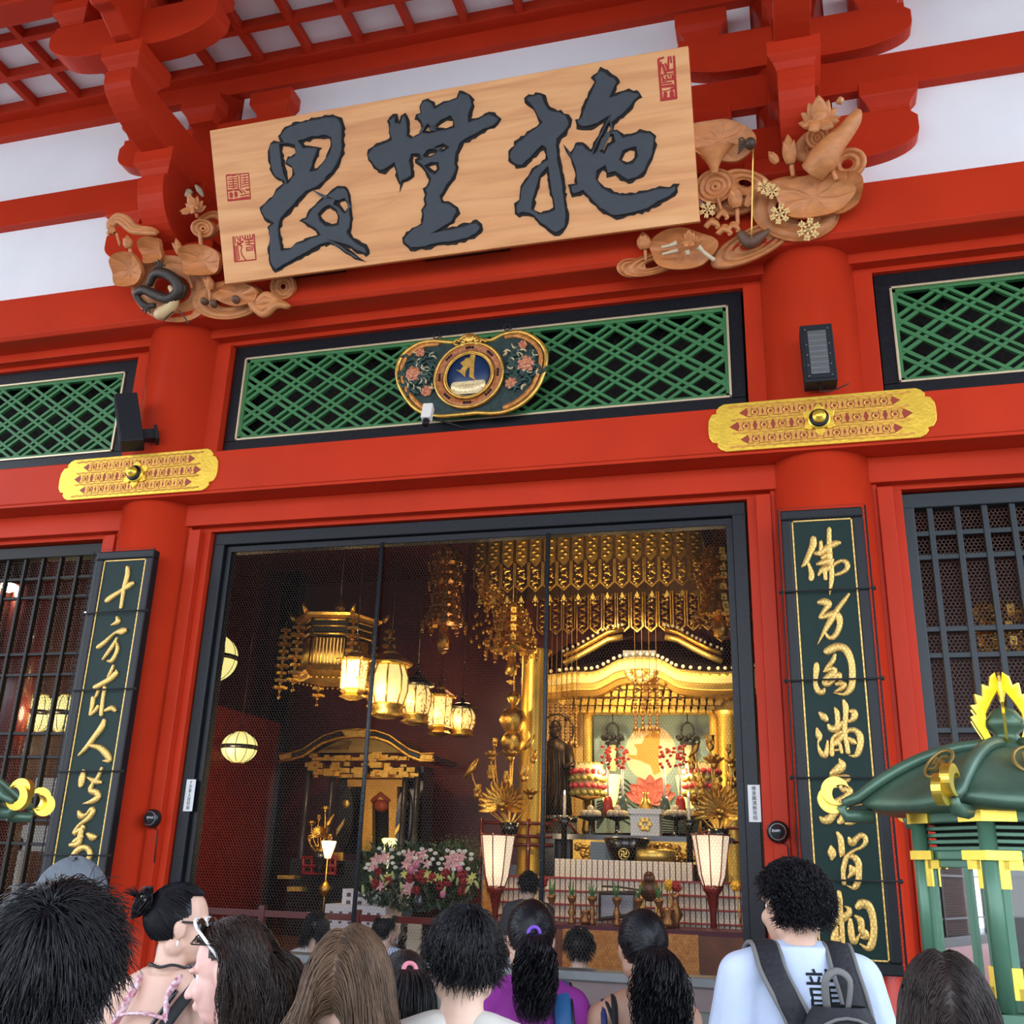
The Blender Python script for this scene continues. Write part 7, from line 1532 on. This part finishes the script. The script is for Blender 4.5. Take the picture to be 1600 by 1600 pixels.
# 5 light brown hair from behind
P = Person(545, 1532, 2.42, 'woman with straight light brown shoulder-length hair and a black top, from behind', YW, YW, .0, male=False, skin=(.66, .42, .33))
P.hair(HLB, 'long', 3600, .30, .0013, 7, spread=.9, vol=1.02, part=-.25, wave=.003, wf=1.0, flare=.02); P.shirt((.012, .012, .014)); P.pants((.03, .03, .04))
# 6 girl with a ponytail
P = Person(630, 1548, 3.0, 'girl with dark hair in a long ponytail held by a pink band', YW, YW, .0, male=False, k=.92, skin=(.66, .44, .34))
P.hair(HB2, 'tied', 1400, .1, .0017, 8, tie=(.28, -.82, .50), tail=(.30, .05, 520, .004), back=-.7, wf=1.2); P.shirt((.62, .60, .56)); P.pants((.10, .10, .16))
def band(P, tie, m, R_=.020):
    d = Vector(tie).normalized(); p = Vector((d[0] * .083, d[1] * .103, d[2] * .099)) * 1.11 + Vector((0, -.012, .018)); u = d.orthogonal().normalized(); v = d.cross(u)
    MB().tube([P.Hd(*(p + u * R_ * cos(a) + v * R_ * sin(a))) for a in [i * PI / 8 for i in range(16)]], .007, 8, closed=True).obj('hair_band', m, P.t)
band(P, (.28, -.82, .50), mat('pink_band', (.75, .25, .30), .6))
# 7 man with black hair, beige shirt
P = Person(724, 1494, 2.62, 'person with short straight black hair and a beige shirt, in the middle of the crowd', YW + .22, YW, .02, skin=(.68, .45, .33), voxel=.007)
P.hair(HB, 'short', 3600, .050, .0013, 9, whorl=(.05, -.35, .93), lift=.16, vol=1.03, drop=1.1, side=-.2, back=-.68); P.shirt((.58, .55, .48)); P.pants((.06, .07, .1))
# 8 woman in purple
P = Person(829, 1462, 3.75, 'woman in a purple shirt with a wavy black ponytail, from behind', YW + .05, YW, .0, male=False, skin=(.55, .34, .24), k=1.04)
P.hair(HB, 'tied', 1600, .1, .0018, 10, tie=(.02, -.95, -.02), tail=(.30, .058, 700, .012), wf=2.5, back=-.7); band(P, (.02, -.95, -.02), mat('violet_band', (.16, .06, .45), .6)); P.shirt((.24, .022, .24), .016, 1); P.pants((.03, .03, .05))
z = P.zsh(); T = thing('backpack', P.L(.05, -.28, z - .5), 'blue backpack strap over the right shoulder of the purple shirt', 'backpack', 'backpacks')
MB().tube(cat([P.L(.125, .07, z - .05), P.L(.115, -.02, z + .07), P.L(.115, -.14, z - .01), P.L(.125, -.175, z - .14), P.L(.13, -.165, z - .35)], 6), .032, 8, flat=.35).obj('strap', mat('blue_webbing', (.012, .10, .26), .55), T)
MB().tube(cat([P.L(.155, .06, z - .05), P.L(.147, -.02, z + .068), P.L(.147, -.135, z - .015), P.L(.158, -.17, z - .14), P.L(.16, -.16, z - .35)], 6), .008, 6).obj('strap_edge', GLB, T)
MB().tube(cat([P.L(.0, -.175, z - .07), P.L(-.06, -.178, z - .17), P.L(-.11, -.165, z - .32)], 5), .009, 6).obj('side_strap', mat('pale_blue_cord', (.28, .42, .66), .6), T)
MB().box(-.13, .13, -.05, .05, 0, .3, Fr(P.L(.06, -.24, z - .72), P.B @ Vector((1, 0, 0)))).obj('bag_body', mat('blue_webbing', (.012, .10, .26), .55), T, .03)
# 9 woman in a tank top
P = Person(1003, 1478, 3.7, 'woman with a long black ponytail in a black strappy top baring her shoulders', YW + .1, YW, .0, male=False, skin=(.46, .26, .17), k=1.05)
P.hair(HB, 'tied', 1700, .1, .0018, 11, tie=(.08, -.93, -.08), tail=(.36, .09, 950, .012), wf=2.2, back=-.72); z = P.zsh()
halter(P, mat('black_knit', (.010, .010, .012), .8), .13)
b = MB()
for sd in (-1, 1): b.tube(cat([P.L(sd * .12, -.155, z - .15), P.L(sd * .115, -.15, z - .03), P.L(sd * .11, -.06, z + .058), P.L(sd * .10, .06, z - .06)], 6), .016, 8, flat=.5); b.tube(cat([P.L(sd * .06, -.165, z - .15), P.L(sd * .10, -.16, z - .06), P.L(sd * .14, -.06, z + .045), P.L(sd * .13, .06, z - .06)], 6), .007, 6)
b.obj('shoulder_straps', mat('black_knit', (.010, .010, .012), .8), P.t)
b = MB().tube(cat([P.L(.13, -.152, z - .16), P.L(.135, -.14, z - .03), P.L(.135, -.05, z + .05)], 6), .008, 6).tube(cat([P.L(-.15, -.15, z - .16), P.L(-.15, -.13, z - .03), P.L(-.148, -.05, z + .045)], 6), .011, 6); b.obj('lace_strap', mat('navy_lace', (.02, .03, .13), .6), P.t); P.pants((.02, .02, .03))
# 10 man with backpack
P = Person(1237, 1412, 3.2, 'man with wavy black hair and a black backpack over a pale T-shirt', YW + .42, YW, .0, skin=(.60, .37, .26), voxel=.006, k=1.06, zs=.19)
P.hair(HB, 'short', 3400, .042, .0016, 12, whorl=(-.1, -.2, .97), lift=.65, vol=1.03, drop=.9, wave=.006, wf=1.2, side=-.05, back=-.70, fringe=.42)
P.shirt((.50, .59, .74), .018, 1, top=.085); P.pants((.05, .07, .13)); z = P.zsh()
fr = Fr(P.L(.045, -.175, z - .04), P.B @ Vector((1, 0, 0)))
o = text_mb('龍', fr, 0, .12, mat('print_black', (.02, .025, .03), .8), 'printed_character', P.t)
bv = BVHTree.FromObject(P.shirto, bpy.context.evaluated_depsgraph_get()); so_ = wloc(P.shirto); oo = wloc(o); dv = P.B @ Vector((0, 1, 0))
for v in o.data.vertices:
    h = bv.ray_cast(v.co + oo - dv * .3 - so_, dv)
    if h[0]: v.co = h[0] + so_ - dv * .003 - oo
T = thing('backpack', P.L(.06, -.3, z - .7), 'black backpack with grey-edged straps worn over the pale T-shirt', 'backpack', 'backpacks')
BK = mat('backpack_black', (.010, .011, .014), .7, bump=.3, bs=60); GE = mat('grey_edging', (.16, .16, .15), .7)
b = MB(); bx_ = Fr(P.L(.05, -.255, z - .34), P.B @ Vector((1, 0, 0)))
b.grid(lambda i, j: bx_.P(.145 * cos(i * 2 * PI) * (abs(cos(i * 2 * PI)) ** -.35 if abs(cos(i * 2 * PI)) > .01 else 1) * (.86 + .14 * sin(PI * min(j * 1.6, 1) / 2)) * sin(PI * (.03 + .94 * j)) ** .22, .30 * (1 - 2 * j) * .93 + .0, -(-.075 * sin(i * 2 * PI)) * sin(PI * (.03 + .94 * j)) ** .25), 40, 22)
b.obj('bag_body', BK, T)
MB().tube([bx_.P(.135 * cos(a) * (1.0), .10 + .155 * sin(a), .062) for a in [PI * i / 14 for i in range(15)]], .005, 6).obj('zip', GE, T)
MB().tube(cat([bx_.P(-.03, .27, -.02), bx_.P(-.035, .345, .0), bx_.P(.0, .37, .0), bx_.P(.035, .345, .0), bx_.P(.03, .27, -.02)], 5), .011, 8, flat=.5).obj('handle', GE, T)
for sd in (-1, 1):
    path = cat([P.L(sd * .13, .09, z - .08), P.L(sd * .118, .03, z + .052), P.L(sd * .112, -.07, z + .088), P.L(sd * .108, -.15, z + .02), P.L(sd * .10 + .015, -.185, z - .04), P.L(sd * .09 + .035, -.195, z - .10), P.L(sd * .085 + .05, -.20, z - .16)], 6)
    MB().tube(path, .038, 10, flat=.28).obj('strap', BK, T)
    for q in (-1, 1): MB().tube([p + P.B @ Vector((q * .038, 0, 0)) for p in path], .0075, 6).obj('strap_edge', GE, T)
# 11 dark head at the bottom right
P = Person(1480, 1578, 2.3, 'person with straight dark brown hair, only the crown showing below the bronze lantern', YW - .3, YW, .0, male=False, skin=(.6, .4, .3))
P.hair(HDB, 'long', 3200, .22, .0013, 13, spread=.8, vol=1.05, wave=.002, wf=1.0); P.shirt((.05, .05, .06)); P.pants((.04, .04, .05))
# seated visitors in the hall
STR = bpy.data.materials.new('striped_shirt'); STR.use_nodes = True
_n = STR.node_tree; _t = _n.nodes.new('ShaderNodeTexCoord'); _w = _n.nodes.new('ShaderNodeTexWave'); _w.inputs['Scale'].default_value = 16; _r = _n.nodes.new('ShaderNodeValToRGB'); _r.color_ramp.elements[0].color = (.20, .30, .55, 1); _r.color_ramp.elements[1].color = (.72, .76, .84, 1)
_n.links.new(_t.outputs['Object'], _w.inputs[0]); _n.links.new(_w.outputs[0], _r.inputs[0]); _n.links.new(_r.outputs[0], _n.nodes['Principled BSDF'].inputs['Base Color']); _n.nodes['Principled BSDF'].inputs['Roughness'].default_value = .85
def seated(px, py, y, label, hm, mode, n, L_, shirt, head=YW, male=True, bald=0, k=1.1, mt=None, **kw):
    P = Person(px, py, 0, label, head, YW, 0, male, (.55, .36, .27), y=y, seat=True, floor=.42, voxel=.011, k=k)
    P.hair(hm, mode, n, L_, .003, int(px), bald=bald, **kw); P.shirt(shirt, .016, 1, mt=mt); P.pants((.04, .04, .06)); return P
seated(494, 1450, 1.35, 'seated visitor with a dark bob behind the screen, left of the upright bar', HB2, 'long', 700, .14, (.55, .53, .50), male=False, vol=1.1)
P = seated(604, 1452, 1.7, 'balding seated man in a striped blue shirt and face mask behind the screen', HB2, 'short', 700, .035, (.4, .5, .7), head=YW - .8, bald=.72, mt=STR)
b = MB(); b.grid(lambda i, j: P.Hd(.062 * sin((i - .5) * 2.4), .045 + .062 * cos((i - .5) * 2.4), -.035 - .075 * j), 10, 6); b.obj('face_mask', mat('mask_white', (.78, .8, .8), .8), P.t)
P = seated(766, 1462, 1.9, 'grey-haired seated visitor in a striped shirt half hidden behind the black-haired crowd', hairmat('grey_hair', (.10, .09, .085), (.2, .19, .18), .5), 'short', 600, .06, (.3, .35, .5), mt=STR)
seated(826, 1382, 3.4, 'small dark head inside the hall in front of the tablet rack', HB2, 'short', 600, .05, (.05, .05, .06))
seated(905, 1480, 1.0, 'seated visitor with a round dark head in front of the orange brocade', HB2, 'short', 700, .05, (.6, .58, .55), vol=1.12)
# ================================================================ bronze lanterns
BRG = mat('green_bronze', (.075, .145, .095), .38, .35, var=.22, vs=5, bump=.08, bs=40); BRG2 = mat('green_paint_metal', (.085, .20, .125), .35, .2, var=.12, vs=4); LG = mat('lantern_gold', (.92, .66, .10), .3, .9, var=.1, vs=12)
lc = far(1592, 1300, 4.25); LX, LY = lc[0], lc[1]
def lz(py): return far(1592, py, 4.25)[2]
T = thing('bronze_lantern', (LX, LY, 0), 'tall green bronze hexagonal lantern with gold fittings and a gold flame finial', 'lantern', 'bronze lanterns')
A0 = math.radians(-90 - 16 - 11)
def cor(R, z, i): a = A0 + i * PI / 3; return Vector((LX + R * cos(a), LY + R * sin(a), z))
def hexloft(prof, sag=0):
    b = MB(); N = 8; rows = []
    for R, z, sg in prof:
        row = []
        for i in range(6):
            p0, p1 = cor(R, z, i), cor(R, z, i + 1)
            for k in range(N): t = k / N; q = p0.lerp(p1, t); q.z -= sg * 4 * t * (1 - t); row.append(q)
        rows.append(row)
    M_ = 6 * N; b.add([p for r in rows for p in r], [(j * M_ + i, j * M_ + (i + 1) % M_, (j + 1) * M_ + (i + 1) % M_, (j + 1) * M_ + i) for j in range(len(rows) - 1) for i in range(M_)] + [tuple(range(M_))[::-1], tuple((len(rows) - 1) * M_ + i for i in range(M_))], True)
    return b
zE = lz(1268); zA = lz(1165)
prof = [(.40, zE - .02, .0), (.60, zE + .0, .02), (.63, zE + .03, .025)]
for i in range(1, 11): t = i / 10; prof.append((.63 - .56 * t, zE + .03 + (zA - zE - .03) * (1 - (1 - t) ** 1.9) * 1.0, .02 * (1 - t)))
hexloft(prof).obj('roof', BRG, T)
for i in range(6):
    path = []
    for k in range(11): t = k / 10; path.append(cor(.64 - .56 * t, zE + .045 + (zA - zE - .03) * (1 - (1 - t) ** 1.9), i))
    b = MB().tube([cor(.70, zE + .02, i)] + path, [.02] + [.026] * 11, 8)
    o = cor(1, 0, i) - Vector((LX, LY, 0)); o.normalize(); sd = Vector((-o[1], o[0], 0))
    base = cor(.66, zE - .03, i); b.tube([base - o * .08, base + o * .03, base + o * .05 + Vector((0, 0, .03)), base + o * .02 + Vector((0, 0, .05))], [.03, .028, .02, .012], 8); b.obj('roof_ridge', BRG, T)
    c = cor(.73, zE + .075, i); b = MB()
    for off_ in (0,):
        for q, (tilt, cc) in enumerate(((0, c), (.9, c + Vector((0, 0, -.035)) + o * .015))):
            f = Fr(cc, o if q else (o + Vector((0, 0, 0))), (0, 0, 1)); R_ = .06
            rq = .35 if q else -.5; cr = [(R_ * cos(a), R_ * sin(a)) for a in [math.radians(40 + 280 * k / 26) for k in range(27)]] + [(R_ * .5 + R_ * .696 * cos(a), R_ * .696 * sin(a)) for a in [math.radians(292.5 - 225 * k / 20) for k in range(1, 20)]]; cr = [(-x * cos(rq) - y * sin(rq), x * sin(rq) - y * cos(rq)) for x, y in cr]; arc, inn = cr, []
            b.prism(arc + inn, -.018 + q * .03, .018 + q * .03, f)
        
    b.obj('gold_crescent', LG, T)
# roof emblems
for i in (5, 0, 1):
    p0 = (cor(.40, 0, i) + cor(.40, 0, i + 1)) / 2; z = zE + .03 + (zA - zE - .03) * (1 - (1 - .42) ** 1.9) - .005; m = Vector((p0[0], p0[1], z)); o = (m - Vector((LX, LY, z))).normalized(); ez = Vector((-o[0] * .62, -o[1] * .62, .78)).normalized(); ex = Vector((-o[1], o[0], 0)); f = Fr(m + o * .018, ex, ez)
    b = MB().tube([f.P(.072 * cos(a), .072 * sin(a), .006) for a in [k * PI / 12 for k in range(24)]], .008, 6, closed=True)
    for x0, x1, y0, y1 in ((-.036, .036, -.006, .006), (-.006, .006, -.036, .036), (.006, .036, .026, .036), (-.036, -.006, -.036, -.026), (-.036, -.026, .006, .036), (.026, .036, -.036, -.006)): b.box(x0, x1, -.014, .0, y0, y1, f)
    b.obj('emblem', mat('worn_gold', (.35, .24, .07), .45, .6), T)
# finial and flame
MB().lathe([(.10, zA - .06), (.105, zA + .0), (.06, zA + .03), (.05, zA + .06), (.075, zA + .085), (.085, zA + .11), (.05, zA + .16), (.015, zA + .18)], (LX, LY, 0), 18).obj('finial', BRG, T)
zf = lz(1070)
for k in range(3):
    a = k * PI / 3 + .35; f = Fr((LX, LY, zA + .03), (cos(a), sin(a), 0), (0, 0, 1)); H = zf - zA - .03; b = MB()
    for sd in (-1, 1):
        out = [(.06, -.03), (.10, .0), (.135, .06), (.155, .10), (.125, .11), (.15, .15), (.118, .155), (.125, .20), (.09, .19), (.085, .245), (.055, .235), (.045, .28), (.02, .30), (0, H)]
        inn = [(0, H - .06), (.02, .22), (.055, .17), (.085, .12), (.092, .06), (.07, .01)]
        b.prism([(sd * x, y) for x, y in out + inn][:: sd], -.006, .006, f)
    b.obj('gold_flame', LG, T)
def hexring(R, z0, z1, m, nm, bev=.006, t=.03):
    b = MB()
    for i in range(6):
        p0, p1 = cor(R, z0, i), cor(R, z0, i + 1); d = (p1 - p0); L_ = d.length; d.normalize(); o = Vector((d[1], -d[0], 0)); c = (p0 + p1) / 2; c.z = (z0 + z1) / 2
        if o.dot(c - Vector((LX, LY, c.z))) < 0: o = -o
        b.obox(c - o * t, d, o, Vector((0, 0, 1)), L_ / 2, t, (z1 - z0) / 2)
    return b.obj(nm, m, T, bev)
hexring(.43, lz(1291), lz(1274), BRG2, 'upper_rail'); hexring(.415, lz(1348), lz(1334), BRG2, 'middle_rail')
for k in range(4): z = lz(1331 - k * 10.5); hexring(.375, z - .006, z + .010, BRG2, 'louver', .003)
hexring(.33, lz(1335), lz(1288), DARK, 'louver_backing', 0, .01)
zb0 = lz(1560); zb1 = lz(1348)
for i in range(6):
    p = cor(.395, zb0, i); MB().tube([p, (p[0], p[1], lz(1290))], .034, 6).obj('post', BRG2, T)
    p0, p1 = cor(.385, 0, i), cor(.385, 0, i + 1); d = (p1 - p0).normalized(); o = Vector((d[1], -d[0], 0)); c = (p0 + p1) / 2; L_ = (p1 - p0).length / 2
    if o.dot(c - Vector((LX, LY, 0))) < 0: o = -o
    b = MB()
    for u0, u1, v0, v1 in ((-L_, -L_ + .055, zb0, zb1), (L_ - .055, L_, zb0, zb1), (-L_, L_, zb1 - .03, zb1), (-L_, L_, zb0, zb0 + .06)): b.obox(Vector((c[0], c[1], (v0 + v1) / 2)) + d * ((u0 + u1) / 2), d, o, Vector((0, 0, 1)), (u1 - u0) / 2, .014, (v1 - v0) / 2)
    b.obj('door_frame', BRG2, T, .004)
    gl = MB().obox(Vector((c[0], c[1], (zb0 + zb1) / 2)) - o * .004, d, o, Vector((0, 0, 1)), L_ - .05, .003, (zb1 - zb0) / 2 - .03).obj('glass_pane', mat('lantern_glass', (.85, .95, .9), .02, trans=1.0), T)
    MB().obox(Vector((c[0], c[1], zb0 + .4 * (zb1 - zb0) + .1)) + d * .06 + o * .0, d, o, Vector((0, 0, 1)), .012, .012, (zb1 - zb0) / 2 - .03).obj('glazing_bar', BRG2, T)
    for sg in (-1, 1):
        for zc, dz in ((zb1 - .05, 1), (zb0 + .10, -1)):
            b = MB(); q = c + d * (sg * (L_ - .03)); b.obox(Vector((q[0], q[1], zc)) + o * .016, d, o, Vector((0, 0, 1)), .03, .004, .055); q = c + d * (sg * (L_ - .075)); b.obox(Vector((q[0], q[1], zc + dz * .035)) + o * .016, d, o, Vector((0, 0, 1)), .035, .004, .02); b.obj('gold_corner_plate', LG, T)
        for zc in (lz(1282.5), lz(1341)):
            b = MB(); q = cor(.43, 0, i) if sg < 0 else cor(.43, 0, i + 1); e0 = q - d * sg * .055 if False else q + d * (-sg * .06); b.obox(Vector((e0[0], e0[1], zc)) + o * .004, d, o, Vector((0, 0, 1)), .065, .006, .022 if zc > lz(1300) else .018); b.obj('gold_rail_plate', LG, T)
hexring(.47, zb0 - .10, zb0, BRG2, 'lower_rail'); hexring(.50, zb0 - .14, zb0 - .10, LG, 'gold_base_band')
b = MB().lathe([(.34, 0), (.36, .12), (.22, .2), (.14, .35), (.13, zb0 - .42), (.2, zb0 - .3), (.42, zb0 - .14)], (LX, LY, 0), 24); b.obj('pedestal', BRG, T)
b = MB().lathe([(.05, zb0), (.06, zb0 + .05), (.035, zb0 + .12), (.035, zb0 + .2)], (LX, LY, 0), 12); b.obj('lamp_holder', BRG, T)
# its twin at the left edge: only a roof corner with its crescent shows
tip = far(34, 1236, 5.0); ref = cor(.73, zE + .075, 2)
dup(T, Vector((LX, LY, 0)) + Vector((tip[0] - ref[0], tip[1] - ref[1], tip[2] - ref[2])) * 1.0, 'green bronze lantern showing only a roof corner and crescent at the left edge')
